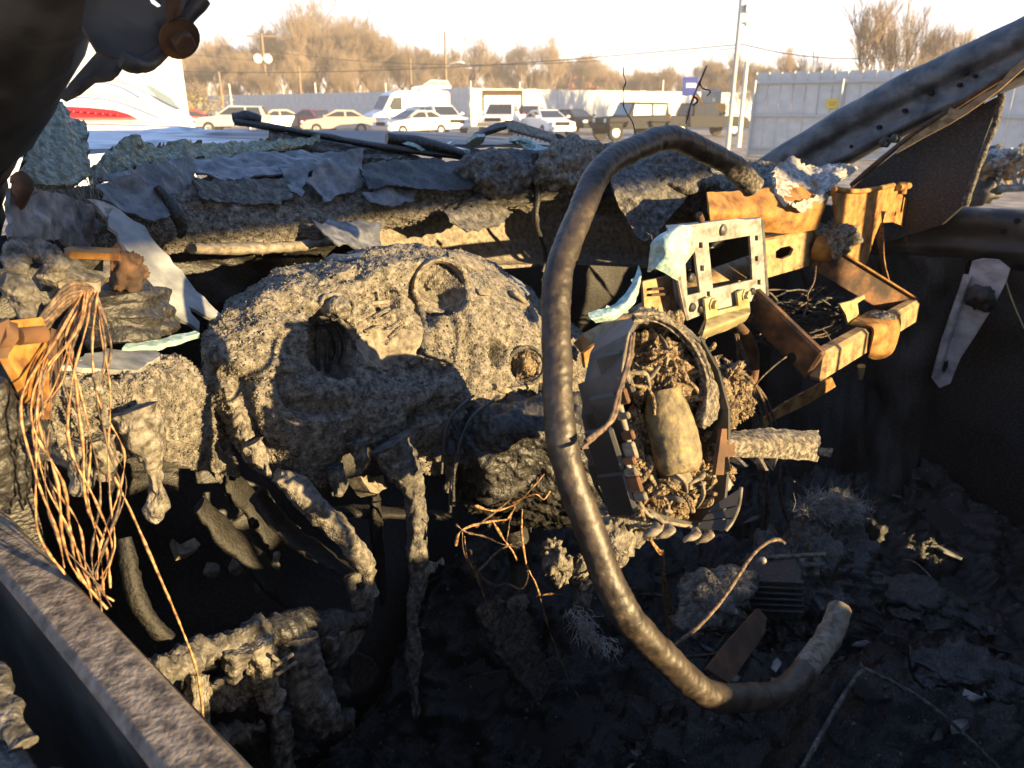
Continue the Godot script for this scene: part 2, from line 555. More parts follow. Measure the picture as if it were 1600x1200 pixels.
	surf("bonnet_paint", [[0.28, [0.30, 0.31, 0.32]], [0.4, [0.55, 0.57, 0.60]], [0.7, [0.70, 0.72, 0.74]]], 1.5, 0.35, 0.02, {"freq": 0.012})
	surf("sill", [[0.25, [0.05, 0.042, 0.035]], [0.42, [0.13, 0.105, 0.082]], [0.6, [0.20, 0.165, 0.128]], [0.8, [0.27, 0.225, 0.175]]], 7.0, 0.8, 0.05, {"freq": 0.02, "rfreq": 0.07, "gain": 0.6, "oct": 6})  # tan that carries the sunlight on the belt rail's top
	surf("regulator", [[0.3, [0.20, 0.20, 0.21]], [0.55, [0.36, 0.36, 0.37]], [0.8, [0.46, 0.46, 0.46]]], 5.0, 0.6, 0.05, {"freq": 0.01})
	M.crazed.backlight_enabled = true
	M.crazed.backlight = lin([0.45, 0.47, 0.30])
	# the yard
	surf("yard_ground", [[0.3, [0.13, 0.11, 0.09]], [0.5, [0.22, 0.19, 0.155]], [0.75, [0.33, 0.29, 0.24]]], 0.15, 0.95, 0.0, {"freq": 0.02})
	surf("field", [[0.3, [0.09, 0.075, 0.04]], [0.6, [0.16, 0.13, 0.075]], [0.8, [0.21, 0.17, 0.10]]], 0.05, 0.95, 0.0, {"freq": 0.02})
	surf("bark", [[0.3, [0.17, 0.125, 0.09]], [0.6, [0.27, 0.21, 0.155]], [0.8, [0.34, 0.275, 0.21]]], 1.0, 0.95, 0.0, {"freq": 0.02})
	surf("fence_paint", [[0.3, [0.44, 0.48, 0.49]], [0.6, [0.52, 0.555, 0.56]], [0.8, [0.57, 0.595, 0.59]]], 0.4, 0.6, 0.0, {"freq": 0.01})
	plain("rail", [0.40, 0.43, 0.45], 0.5, 0.2)
	plain("paint_white", [0.78, 0.78, 0.77], 0.3)
	plain("paint_silver", [0.46, 0.46, 0.45], 0.3, 0.3)
	plain("paint_tan", [0.42, 0.37, 0.31], 0.35, 0.2)
	plain("paint_dark", [0.016, 0.019, 0.025], 0.6)
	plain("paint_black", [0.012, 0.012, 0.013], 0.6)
	plain("paint_red", [0.35, 0.03, 0.03], 0.3)
	plain("paint_purple", [0.20, 0.05, 0.09], 0.4)
	plain("paint_yellow", [0.70, 0.50, 0.05], 0.5)
	plain("paint_orange", [0.60, 0.25, 0.03], 0.5)
	plain("paint_blue", [0.03, 0.06, 0.32], 0.4)
	plain("car_glass", [0.03, 0.035, 0.04], 0.08)
	plain("pale_glass", [0.22, 0.27, 0.28], 0.08)
	plain("tyre", [0.02, 0.02, 0.02], 0.9)
	plain("chrome", [0.32, 0.32, 0.32], 0.35, 0.6)
	plain("lamp_lens", [0.75, 0.75, 0.70], 0.15)
	plain("red_lens", [0.62, 0.03, 0.035], 0.2)
	plain("red_lens_dark", [0.30, 0.01, 0.015], 0.2)
	plain("wood_pole", [0.20, 0.145, 0.10], 0.9)
	plain("grey_pole", [0.38, 0.385, 0.38], 0.6)
	plain("cable", [0.03, 0.03, 0.03], 0.8)
	plain("roof_red", [0.28, 0.10, 0.07], 0.9)
	plain("wall_cream", [0.68, 0.63, 0.54], 0.9)
	plain("brick_red", [0.33, 0.15, 0.10], 0.9)
	for k in ["paint_dark", "paint_black"]: M[k].metallic_specular = 0.25
	surf("shrub", [[0.3, [0.30, 0.20, 0.03]], [0.6, [0.45, 0.32, 0.06]], [0.8, [0.25, 0.22, 0.06]]], 2.0, 0.9)
	surf("evergreen", [[0.3, [0.03, 0.045, 0.02]], [0.7, [0.07, 0.085, 0.04]]], 2.0, 0.9)

# ---------------------------------------------------------------- the burnt car's body
func shell() -> void:
	var t := thing("burnt_car", "burnt-out car shell with sooty pillars, doors and scorched bonnet", "car", car(-0.3, 0.8, -EYE))
	# windscreen pillars, each running on into the roof rail
	var mb := MB.new()
	var left := []
	for k in [[0.90, -0.20], [0.773, -0.075], [0.633, -0.014], [0.433, 0.077], [0.32, 0.13], [0.1, 0.235], [-0.2, 0.32], [-0.7, 0.345], [-1.5, 0.345]]:
		left.append(car(k[0] + 0.014, 0.160 + 0.03 * smoothstep(0.3, -0.5, k[0]), k[1] + 0.026))
	tube(mb, left, [0.05, 0.05, 0.05, 0.05, 0.05, 0.045, 0.04], 22, 12, 0.007, 9.0, 1.0)
	var pil := part(mb, "windscreen_pillar", M.soot_metal, t)
	pil.set_meta("label", "black sooty windscreen pillar beside the driver")
	mb = MB.new()
	var rows := []
	for q in [[0.048, 0.04], [0.050, 0.0], [0.042, -0.022], [0.026, -0.034], [0.010, -0.036], [-0.004, -0.028], [-0.020, -0.030], [-0.036, -0.036], [-0.046, -0.028], [-0.050, 0.0], [-0.048, 0.04]]:
		var row := []
		for k in [[0.86, -0.285], [0.74, -0.195], [0.62, -0.11], [0.45, -0.005], [0.27, 0.085], [0.1, 0.17], [-0.1, 0.25], [-0.3, 0.30], [-0.7, 0.345], [-1.75, 0.345]]:
			var u := lerpf(0.56, 0.0, smoothstep(0.1, -0.6, k[0]))
			row.append(car(k[0] + q[0] * u, 1.53 + q[1], k[1] + q[0] * sqrt(1.0 - u * u)))
		rows.append(row)
	sheet(mb, rows, 14, 6, [[9.0, 0.003, lump], [70.0, 0.0006, grit]], 0.002)
	var rp := part(mb, "windscreen_pillar", M.scorched, t)
	rp.set_meta("label", "scorched grey windscreen pillar with bolts beside the passenger seat")
	right_pillar_details(t)
	# roof, rear pillars, rear wall
	mb = MB.new()
	rows = []
	for f in [0.02, -0.2, -0.7, -1.2, -1.7]:
		var row := []
		for r in [0.19, 0.45, 0.85, 1.25, 1.53]:
			row.append(car(f, r, 0.345 + 0.035 * (1.0 - pow((r - 0.85) / 0.7, 2.0)) - 0.06 * smoothstep(-0.3, 0.05, f)))
		rows.append(row)
	sheet(mb, rows, 8, 8, [[4.0, 0.006, lump]], 0.012)
	part(mb, "roof", M.soot_metal, t)
	for s in [0, 1]:
		var r: float = [0.13, 1.58][s]
		mb = MB.new()
		bar(mb, car(-0.90, r, -0.35), car(-0.98, r + (0.05 if s == 0 else -0.05), 0.34), 0.04, 0.11, FWD, 0.01)
		part(mb, "centre_pillar", M.soot_metal, t)
		mb = MB.new()
		bar(mb, car(-1.76, r, -0.35), car(-1.73, r + (0.05 if s == 0 else -0.05), 0.34), 0.05, 0.10, FWD, 0.01)
		part(mb, "rear_pillar", M.soot_metal, t)
		mb = MB.new()
		plate(mb, [car(-0.93, r, -0.24), car(-1.75, r, -0.22), car(-1.75, r, -1.2), car(-0.93, r, -1.2)], 0.05, [], RGT * (1.0 if s == 0 else -1.0))
		part(mb, "rear_door", M.soot_metal, t)
		mb = MB.new()
		tube(mb, [car(2.0, r + (-0.05 if s == 0 else 0.05), -0.32), car(1.4, r, -0.25), car(0.8, r, -0.24)], 0.09, 16, 8, 0.004, 5.0, 0.7)
		part(mb, "wing", M.bonnet, t)
	mb = MB.new()
	bar(mb, car(-1.80, 0.1, -0.65), car(-1.80, 1.6, -0.65), 0.05, 1.10, Vector3.UP, 0.01)
	part(mb, "rear_wall", M.soot_metal, t)
	mb = MB.new()
	bar(mb, car(-1.80, 0.15, 0.345), car(-1.80, 1.56, 0.345), 0.10, 0.075, Vector3.UP, 0.01)
	part(mb, "rear_header", M.soot_metal, t)
	mb = MB.new()
	bar(mb, car(0.0, 0.2, 0.31), car(0.0, 1.52, 0.31), 0.10, 0.035, Vector3.UP, 0.012)
	part(mb, "windscreen_header", M.soot_metal, t)
	# floor and bulkhead
	mb = MB.new()
	plate(mb, [car(0.95, 0.08, -0.98), car(0.95, 1.6, -0.98), car(-1.78, 1.6, -0.98), car(-1.78, 0.08, -0.98)], 0.03, [], Vector3.DOWN)
	part(mb, "floor_pan", M.char, t)
	mb = MB.new()
	rows = []
	for h in [-0.13, -0.35, -0.6, -0.8, -0.98]:
		var row := []
		for k in 9: row.append(car(0.93 - 0.12 * smoothstep(-0.6, -0.98, h) + 0.02 * sin(k * 2.1 + h * 9.0), 0.08 + 0.19 * k, h))
		rows.append(row)
	sheet(mb, rows, 6, 6, [[6.0, 0.02, lump], [30.0, 0.004, grit]], 0.02)
	part(mb, "bulkhead", M.char, t)
	for r in [0.09, 1.62]:
		mb = MB.new()
		plate(mb, [car(0.5, r, -0.2), car(1.0, r, -0.16), car(1.0, r, -1.0), car(0.5, r, -1.0)], 0.02, [], RGT)
		part(mb, "kick_panel", M.char, t)
	# driver's door: inner and outer belt rail with the window slot between them, skin and lining
	var d := mb_door(t)
	passenger_door(t)
	# bonnet
	mb = MB.new()
	rows = []
	for f in [0.93, 1.15, 1.4, 1.7, 2.0]:
		var row := []
		for r in [0.12, 0.30, 0.50, 0.70, 0.90, 1.15, 1.35, 1.58]:
			row.append(car(f, r, -0.048 - 0.055 * pow((r - 0.1) / 1.48, 2.0) * lerpf(1.0, 0.35, (f - 0.9) / 1.1) - 0.03 * smoothstep(1.75, 2.05, f)))
		rows.append(row)
	sheet(mb, rows, 16, 16, [[3.0, 0.014, lump], [10.0, 0.003, lump]], 0.004)
	mb.c.resize(mb.v.size())
	for k in mb.v.size():
		var p := mb.v[k] - CAM
		var f := p.dot(FWD)
		var r := p.dot(RGT)
		# white paint survives on the far wing side of the bonnet, the rest is burnt bare
		var w := smoothstep(0.08, -0.10, r - 0.62 - (f - 1.2) * 0.42 + 0.20 * lump.get_noise_3dv(p * 4.0) + 0.10 * grit.get_noise_3dv(p * 11.0))
		mb.c[k] = Color(0.10, 0.105, 0.115).lerp(Color(0.62, 0.65, 0.68), w) * (0.85 + 0.4 * grit.get_noise_3dv(p * 25.0))
	var bm := M.bonnet.duplicate() as StandardMaterial3D
	bm.albedo_texture = null
	bm.albedo_color = Color.WHITE
	bm.vertex_color_use_as_albedo = true
	bm.resource_name = "bonnet_burnt"
	part(mb, "bonnet", bm, t)
	# overhead bracket with its bolt, at the top of the driver's pillar
	visor(t)

func visor(t: Node3D) -> void:
	var mb := MB.new()
	# pressed steel bracket: a thick tongue folded down from the pillar, with an oval hole
	plate(mb, dps([[140, -60, 0.375], [340, -60, 0.405], [334, -22, 0.403], [318, 0, 0.40], [290, 30, 0.397], [262, 62, 0.395], [246, 84, 0.39], [230, 95, 0.386], [205, 97, 0.38], [178, 90, 0.376], [150, 76, 0.372], [128, 40, 0.37]]), 0.004, [dps([[232, -4, 0.386], [240, -8, 0.388], [252, 2, 0.389], [253, 9, 0.389], [246, 11, 0.388], [237, 5, 0.387]])])
	part(mb, "bracket", M.soot_metal, t)
	mb = MB.new()
	sheet(mb, [dps([[262, -50, 0.376], [285, -50, 0.376], [300, -50, 0.376]]), dps([[258, 0, 0.374], [276, 0, 0.368], [292, -4, 0.378]]), dps([[262, 34, 0.380], [272, 28, 0.374], [284, 20, 0.382]])], 8, 8, [[30.0, 0.002, lump]], 0.003)
	part(mb, "bracket_rib", M.rust_dark, t)
	mb = MB.new()
	tube(mb, dps([[318, -4, 0.398], [290, 30, 0.397], [262, 64, 0.397], [236, 96, 0.385], [212, 101, 0.372], [190, 92, 0.366]]), 0.0042, 8, 5, 0.0008, 60.0)
	part(mb, "bracket_lip", M.soot_metal, t)
	mb = MB.new()
	plate(mb, dps([[150, 82, 0.385], [188, 94, 0.375], [176, 112, 0.37], [165, 121, 0.37], [145, 120, 0.375], [118, 142, 0.385], [95, 154, 0.40], [94, 150, 0.41], [110, 128, 0.40]]), 0.003)
	part(mb, "clip", M.soot_metal, t)
	mb = MB.new()
	var a := dp(272, 52, 0.392)
	var ax := (dp(300, 80, 0.385) - a).normalized()
	cyl(mb, dp(247, 30, 0.40), a, 0.0035, 10)
	lathe(mb, a, ax, [[0.0, 0.0], [0.0055, 0.0], [0.0055, 0.004], [0.0105, 0.0045], [0.0108, 0.0065], [0.0, 0.0068]], 20)
	var hx := a + ax * 0.0065
	lathe(mb, hx, ax, [[0.0058, 0.0], [0.0058, 0.0055], [0.005, 0.0062], [0.0, 0.0062]], 6)
	part(mb, "bolt", M.rust_dark, t)
	mb = MB.new()
	tube(mb, dps([[20, 325, 0.50], [36, 290, 0.49], [30, 278, 0.49]]), 0.006, 8, 4, 0.001, 30.0)
	part(mb, "bolt", M.rust_dark, t)

func right_pillar_details(t: Node3D) -> void:
	var mb := MB.new()
	# trailing flange below the pillar, a folded strip that catches the sun
	var top := [[1330, 290, 1.475], [1380, 247, 1.475], [1430, 207, 1.475], [1480, 175, 1.475], [1540, 137, 1.475], [1610, 92, 1.475]]
	var pts := []
	for k in top: pts.append(pr(k[0], k[1], k[2]))
	tube(mb, pts, 0.005, 6, 4, 0.0006, 30.0)
	part(mb, "flange_bead", M.rust_dark, t)
	mb = MB.new()
	var q := []
	for k in [[1402, 232], [1440, 205], [1480, 178], [1484, 168], [1500, 172], [1530, 150], [1555, 138], [1580, 108], [1610, 84], [1610, 98], [1560, 142], [1510, 178], [1480, 196], [1440, 217], [1400, 240]]:
		q.append(pr(k[0], k[1], 1.468))
	plate(mb, q, 0.006)
	part(mb, "flange", M.rust_pale, t)
	for b in [[1383, 222, 0.007], [1399, 216, 0.006], [1527, 155, 0.009]]:
		mb = MB.new()
		var p := pr(b[0], b[1], 1.492)
		lathe(mb, p, -RGT, [[b[2] * 1.5, -0.004], [b[2] * 1.5, 0.003], [b[2], 0.004], [b[2], 0.012], [0.0, 0.013]], 6)
		part(mb, "bolt", M.soot_metal, t)
	# black discs along the pillar, painted for the shade inside pressed holes
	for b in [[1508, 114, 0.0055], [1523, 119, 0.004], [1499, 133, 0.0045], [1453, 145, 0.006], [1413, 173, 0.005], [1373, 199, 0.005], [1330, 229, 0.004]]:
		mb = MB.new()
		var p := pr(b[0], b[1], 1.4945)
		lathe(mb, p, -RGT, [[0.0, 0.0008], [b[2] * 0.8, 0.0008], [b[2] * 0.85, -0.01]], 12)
		part(mb, "hole_shade_disc", M.paint_black, t)
	# torn strip of paint and glass lying along the outside edge
	mb = MB.new()
	q = []
	for k in [[1330, 188], [1350, 165], [1380, 150], [1412, 131], [1418, 140], [1402, 154], [1370, 170], [1345, 186]]:
		q.append(pr(k[0], k[1], 1.53))
	plate(mb, q, 0.004)
	part(mb, "torn_strip", M.glass_ash, t)
	# dark corner panel between the pillar and the window
	mb = MB.new()
	q = []
	for k in [[1290, 330], [1330, 292], [1400, 238], [1480, 192], [1560, 150], [1552, 180], [1530, 240], [1508, 318], [1470, 352], [1380, 380]]:
		q.append(pr(k[0], k[1], 1.51))
	plate(mb, q, 0.03)
	part(mb, "corner_panel", M.char, t)
	mb = MB.new()
	q = []
	for k in [[1566, 146], [1556, 190], [1536, 240], [1515, 300], [1508, 322]]: q.append(pr(k[0], k[1], 1.50))
	tube(mb, q, 0.006, 8, 6, 0.002, 30.0)
	part(mb, "window_seal", M.ash_dark, t)

func mb_door(t: Node3D) -> Node3D:
	var mb := MB.new()
	var rows := []
	# inner belt rail: folded flange, flat top coloured as lit, web as shaded
	for k in [[0.094, -0.2400], [0.0925, -0.2362], [0.0905, -0.2350], [0.076, -0.2345], [0.0745, -0.2352], [0.0735, -0.2375]]:
		var row := []
		for j in 12: row.append(car(-0.85 + j * 0.145, k[0] - 0.001 + 0.0008 * sin(j * 1.7), k[1]))
		rows.append(row)
	sheet(mb, rows, 70, 6, [[40.0, 0.0010, lump], [170.0, 0.0009, grit]], 0.003)
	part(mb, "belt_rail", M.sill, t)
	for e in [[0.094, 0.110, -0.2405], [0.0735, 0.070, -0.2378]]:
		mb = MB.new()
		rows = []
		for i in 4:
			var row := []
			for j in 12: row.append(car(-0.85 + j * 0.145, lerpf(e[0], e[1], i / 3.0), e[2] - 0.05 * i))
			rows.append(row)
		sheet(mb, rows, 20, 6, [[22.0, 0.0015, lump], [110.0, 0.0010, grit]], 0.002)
		part(mb, "belt_web", M.soot_metal, t)  # dark metal here carries the shade on the rail's sides
	# outer belt with charred weatherstrip
	mb = MB.new()
	rows = []
	for k in [[0.044, -0.34], [0.042, -0.262], [0.036, -0.252], [0.028, -0.251], [0.014, -0.262], [0.004, -0.30], [0.0, -0.40], [0.0, -0.6]]:
		var row := []
		for j in 12: row.append(car(-0.85 + j * 0.145, k[0] + 0.003 * sin(j * 2.7), k[1] + 0.003 * sin(j * 1.3)))
		rows.append(row)
	sheet(mb, rows, 50, 8, [[30.0, 0.005, lump], [140.0, 0.002, grit]], 0.003)
	part(mb, "outer_belt", M.ash_dark, t)
	mb = MB.new()
	for k in 3:
		var a := car(0.40 - k * 0.11, 0.044, -0.252)
		tube(mb, [a, a + FWD * -0.04 + Vector3(0, 0.008, 0), a + FWD * -0.085], [0.006, 0.009, 0.004], 12, 12, 0.005, 40.0, 0.6)
	part(mb, "weatherstrip", M.ash_dark, t)
	mb = MB.new()
	for s in [0.118, 0.006]:
		plate(mb, [car(0.74, s, -0.30), car(-0.86, s, -0.30), car(-0.86, s, -1.2), car(0.74, s, -1.2)], 0.004, [], RGT)
	part(mb, "driver_door", M.soot_metal, t)
	return t

func passenger_door(t: Node3D) -> void:
	var mb := MB.new()
	var rows := []
	for k in [[1.60, -0.165], [1.585, -0.155], [1.565, -0.158], [1.552, -0.175], [1.556, -0.205], [1.552, -0.228], [1.568, -0.25], [1.595, -0.262]]:
		var row := []
		for j in 12: row.append(car(0.50 - j * 0.12, k[0], k[1] - 0.03 + 0.015 * smoothstep(0.5, 0.3, 0.5 - j * 0.12)))
		rows.append(row)
	sheet(mb, rows, 12, 6, [[10.0, 0.003, lump], [60.0, 0.0006, grit]], 0.003)
	part(mb, "belt_rail", M.soot_metal, t)
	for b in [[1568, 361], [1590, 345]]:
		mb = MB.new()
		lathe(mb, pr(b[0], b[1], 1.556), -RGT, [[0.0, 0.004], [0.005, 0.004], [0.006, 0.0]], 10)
		part(mb, "hole_shade_disc", M.paint_black, t)  # black discs, their colour standing in for the dark inside holes
	mb = MB.new()
	rows = []
	for h in [-0.26, -0.45, -0.7, -1.0]:
		var row := []
		for j in 10: row.append(car(0.55 - j * 0.16, 1.60 + 0.01 * sin(j * 1.9 + h * 5.0), h))
		rows.append(row)
	sheet(mb, rows, 8, 8, [[5.0, 0.02, lump], [25.0, 0.004, grit]], 0.02)
	part(mb, "passenger_door", M.char, t)
	# charred lining that sags round the door's opening
	mb = MB.new()
	rows = []
	for k in [[1.56, -0.26], [1.55, -0.40], [1.52, -0.60], [1.46, -0.85]]:
		var row := []
		for f in [0.62, 0.52, 0.44, 0.36, 0.30]: row.append(car(f, k[0] + 0.03 * sin(f * 30.0), k[1]))
		rows.append(row)
	sheet(mb, rows, 10, 10, [[8.0, 0.016, lump], [40.0, 0.006, grit]], 0.02)
	part(mb, "lining", M.char, t)
	# window regulator arm of pale bare metal
	mb = MB.new()
	var q := []
	for k in [[1519, 408], [1535, 404], [1560, 406], [1578, 420], [1572, 440], [1562, 460], [1545, 490], [1520, 530], [1500, 560], [1484, 600], [1468, 606], [1455, 590], [1470, 550], [1490, 500], [1508, 450]]:
		q.append(pr(k[0], k[1], 1.50))
	var slot := []
	for k in [[1475, 565], [1482, 563], [1481, 574], [1474, 584], [1470, 578]]: slot.append(pr(k[0], k[1], 1.50))
	plate(mb, q, 0.006, [slot])
	part(mb, "window_regulator", M.regulator, t)
	mb = MB.new()
	q = []
	for k in [[1512, 430], [1497, 475], [1478, 530], [1462, 590]]: q.append(pr(k[0], k[1], 1.494))
	tube(mb, q, 0.007, 8, 6, 0.001, 20.0)
	part(mb, "regulator_rail", M.regulator, t)
	mb = MB.new()
	blob(mb, pr(1538, 465, 1.49), Vector3(0.02, 0.022, 0.02), 0.012, 20.0, 14)
	part(mb, "char_lump", M.char, t)
	mb = MB.new()
	q = []
	for k in [[1572, 440], [1582, 470], [1600, 512], [1625, 560]]: q.append(pr(k[0], k[1], 1.48))
	tube(mb, q, 0.0012, 5, 6)
	part(mb, "wire", M.brass, t)

func seats() -> void:
	# burnt-out seat frames behind the wheel: tubes, springs and what is left of the foam
	for e in [[0.46, "burnt bare driver's seat frame with charred foam behind the steering wheel"], [1.20, "burnt bare passenger seat frame with charred foam"]]:
		var c: float = e[0]
		var t := thing("seat_frame", e[1], "seat", car(-0.45, c, -0.95))
		var mb := MB.new()
		tube(mb, [car(-0.52, c - 0.22, -0.85), car(-0.62, c - 0.22, -0.5), car(-0.70, c - 0.20, -0.23), car(-0.72, c - 0.10, -0.195), car(-0.72, c + 0.10, -0.195), car(-0.70, c + 0.20, -0.23), car(-0.62, c + 0.22, -0.5), car(-0.52, c + 0.22, -0.85)], 0.016, 10, 6, 0.003, 12.0)
		part(mb, "back_frame", M.rust_dark, t)
		mb = MB.new()
		var rows := []
		for k in [[-0.72, -0.215], [-0.68, -0.40], [-0.60, -0.60], [-0.52, -0.84]]:
			var row := []
			for x in [-0.2, -0.1, 0.0, 0.1, 0.2]: row.append(car(k[0] + 0.02 * sin(x * 20.0), c + x, k[1] + 0.02 * sin(x * 31.0)))
			rows.append(row)
		sheet(mb, rows, 8, 8, [[9.0, 0.03, lump], [40.0, 0.006, grit]], 0.03)
		part(mb, "charred_back", M.char, t)
		mb = MB.new()
		rows = []
		for f in [-0.5, -0.3, -0.1, 0.0]:
			var row := []
			for x in [-0.24, -0.1, 0.1, 0.24]: row.append(car(f, c + x, -0.80 + 0.03 * sin(x * 15.0 + f * 9.0)))
			rows.append(row)
		sheet(mb, rows, 8, 8, [[9.0, 0.04, lump], [40.0, 0.006, grit]], 0.05)
		part(mb, "charred_cushion", M.char, t)
		for s: float in [-1.0, 1.0]:
			mb = MB.new()
			cyl(mb, car(-0.72, c + s * 0.05, -0.24), car(-0.74, c + s * 0.05, -0.10), 0.006, 8)
			part(mb, "headrest_post", M.rust_dark, t)

# ---------------------------------------------------------------- cowl, dashboard, steering wheel
func sub(rows: Array, k: float) -> Array:
	var o := []
	for r in rows:
		var q := []
		for p in r: q.append(pf(p[0], p[1], p[2] + k))
		o.append(q)
	return o

# crumbs of crust lying on a surface that was built before
func crumbs(src: MB, upto: int, count: int, lo: float, hi: float, called: String, mat: Material, parent: Node3D) -> MeshInstance3D:
	var mb := MB.new()
	var n := src.normals()
	for k in count:
		var i := rng.randi_range(0, upto - 1)
		var s := lo + (hi - lo) * pow(rng.randf(), 2.5)
		var p := src.v[i] + n[i] * s * 0.25
		var b := Basis.from_euler(Vector3(rng.randf() * TAU, rng.randf() * TAU, rng.randf() * TAU))
		var f := mb.v.size()
		for d in [Vector3(1, 0, 0), Vector3(-1, 0, 0.2), Vector3(0, 1, 0.1), Vector3(0.2, -1, 0), Vector3(0, 0.1, 0.8), Vector3(0.1, 0, -0.8)]:
			mb.add(p + b * (d * s * rng.randf_range(0.6, 1.2)))
		for q in [[0, 2, 4], [2, 1, 4], [1, 3, 4], [3, 0, 4], [2, 0, 5], [1, 2, 5], [3, 1, 5], [0, 3, 5]]:
			mb.tri(f + q[0], f + q[2], f + q[1])
	var o := part(mb, called, mat, parent)
	o.set_meta("kind", "stuff")
	return o

func cowl() -> void:
	var t := thing("scuttle_panel", "ash-crusted scuttle panel along the foot of the missing windscreen", "car part", car(0.78, 0.8, -0.2))
	var mb := MB.new()
	var rows := sub([
		[[40, 292, 0.80], [180, 285, 0.83], [330, 272, 0.86], [500, 258, 0.88], [700, 255, 0.88], [850, 248, 0.86], [1000, 232, 0.80], [1150, 245, 0.70], [1240, 262, 0.60]],
		[[40, 325, 0.74], [180, 315, 0.77], [330, 300, 0.80], [500, 292, 0.82], [700, 292, 0.82], [850, 278, 0.80], [1000, 262, 0.75], [1150, 275, 0.65], [1240, 285, 0.55]],
		[[60, 350, 0.72], [190, 345, 0.75], [330, 330, 0.78], [500, 322, 0.79], [700, 318, 0.80], [850, 300, 0.78], [1000, 290, 0.73], [1150, 300, 0.63], [1240, 305, 0.53]],
		[[90, 372, 0.72], [210, 375, 0.75], [330, 366, 0.765], [500, 352, 0.78], [700, 332, 0.80], [850, 318, 0.79], [1000, 318, 0.74], [1150, 325, 0.64], [1240, 325, 0.54]],
		[[150, 385, 0.74], [235, 398, 0.76], [340, 398, 0.775], [470, 388, 0.79], [640, 352, 0.82], [850, 330, 0.81], [1000, 345, 0.76], [1150, 345, 0.66], [1240, 340, 0.56]]], -0.06)
	sheet(mb, rows, 40, 28, [[9.0, 0.012, lump], [40.0, 0.004, lump], [150.0, 0.0014, grit], [400.0, 0.0013, grit]], 0.02, [], 0.2)
	var skin := part(mb, "crusted_beam", M.ash, t)
	crumbs(mb, mb.v.size() / 2, 9000, 0.0006, 0.0024, "ash_crumbs", M.ash, t)
	# bare steel of the plenum behind, seen between beam and dashboard
	mb = MB.new()
	sheet(mb, sub([[[560, 330, 0.86], [700, 325, 0.86], [800, 318, 0.86], [900, 322, 0.86], [1080, 300, 0.74]],
		[[560, 370, 0.85], [700, 365, 0.85], [800, 360, 0.85], [900, 355, 0.84], [1080, 340, 0.73]],
		[[560, 420, 0.83], [700, 405, 0.83], [800, 402, 0.83], [900, 398, 0.82], [1080, 400, 0.72]],
		[[560, 450, 0.80], [700, 422, 0.80], [800, 415, 0.80], [900, 410, 0.79], [1080, 420, 0.70]]], -0.06), 12, 10, [[6.0, 0.006, lump], [40.0, 0.0012, grit]], 0.004)
	part(mb, "plenum_wall", M.clay, t)
	mb = MB.new()
	sheet(mb, sub([[[180, 385, 0.86], [320, 385, 0.88], [480, 380, 0.88], [620, 370, 0.88]],
		[[170, 430, 0.88], [320, 415, 0.90], [480, 402, 0.90], [620, 392, 0.90]],
		[[170, 520, 0.86], [320, 480, 0.88], [480, 440, 0.88], [620, 420, 0.88]]], -0.06), 12, 10, [[8.0, 0.02, lump], [50.0, 0.004, grit]], 0.01)
	part(mb, "plenum_floor", M.char, t)
	mb = MB.new()
	tube(mb, pfs([[300, 388, 0.70], [400, 388, 0.71], [480, 382, 0.72], [560, 368, 0.73]]), [0.008, 0.010, 0.009, 0.006], 10, 8, 0.004, 30.0, 0.6)
	part(mb, "lip", M.clay, t)
	mb = MB.new()
	tube(mb, pfs([[836, 240, 0.72], [840, 300, 0.71], [838, 350, 0.71], [852, 395, 0.72], [848, 425, 0.72]]), [0.006, 0.005, 0.0035, 0.003], 8, 8, 0.002, 30.0)
	part(mb, "hose", M.char, t)
	# humps and a drooping tongue of burnt sound-deadening felt
	for e in [[["felt_hump"], [900, 262, 0.70], Vector3(0.09, 0.035, 0.05), "ash"], [["felt_hump"], [1060, 285, 0.62], Vector3(0.08, 0.04, 0.05), "ash_dark"], [["felt_hump"], [780, 272, 0.74], Vector3(0.06, 0.024, 0.04), "ash_dark"]]:
		mb = MB.new()
		blob(mb, pf(e[1][0], e[1][1], e[1][2]), e[2], 0.022, 12.0, 40, Basis(RGT, Vector3.UP, -FWD))
		part(mb, e[0][0], M[e[3]], t)
	mb = MB.new()
	sheet(mb, sub([[[950, 262, 0.66], [1000, 255, 0.65], [1050, 258, 0.63], [1085, 268, 0.61]], [[958, 300, 0.62], [1000, 295, 0.60], [1040, 300, 0.59], [1075, 305, 0.58]],
		[[975, 335, 0.60], [1000, 335, 0.585], [1030, 335, 0.575], [1055, 330, 0.57]], [[996, 372, 0.58], [1005, 378, 0.575], [1014, 376, 0.57], [1025, 366, 0.565]]], 0.0), 14, 14, [[25.0, 0.008, lump], [110.0, 0.002, grit]], 0.003, [], 0.5)
	part(mb, "felt_tongue", M.ash_dark, t)
	mb = MB.new()
	sheet(mb, sub([[[760, 300, 0.74], [850, 288, 0.73], [940, 285, 0.70], [1010, 290, 0.67]], [[700, 320, 0.73], [790, 318, 0.72], [860, 312, 0.71], [940, 315, 0.69]]], 0.0), 14, 14, [[25.0, 0.008, lump], [110.0, 0.002, grit]], 0.01, [], 0.5)
	part(mb, "felt_roll", M.ash_dark, t)

func debris_plate(label: String, called: String, category: String, pts: Array, thick: float, mat: String, group := "") -> void:
	var mb := MB.new()
	var q := []
	for e in pts: q.append(pf(e[0], e[1], e[2]))
	var glass := category == "glass"
	scrap(mb, q, thick, 0.0015 if glass else 0.006, 0.0 if glass else 0.010)
	whole(mb, called, label, category, M[mat], group)

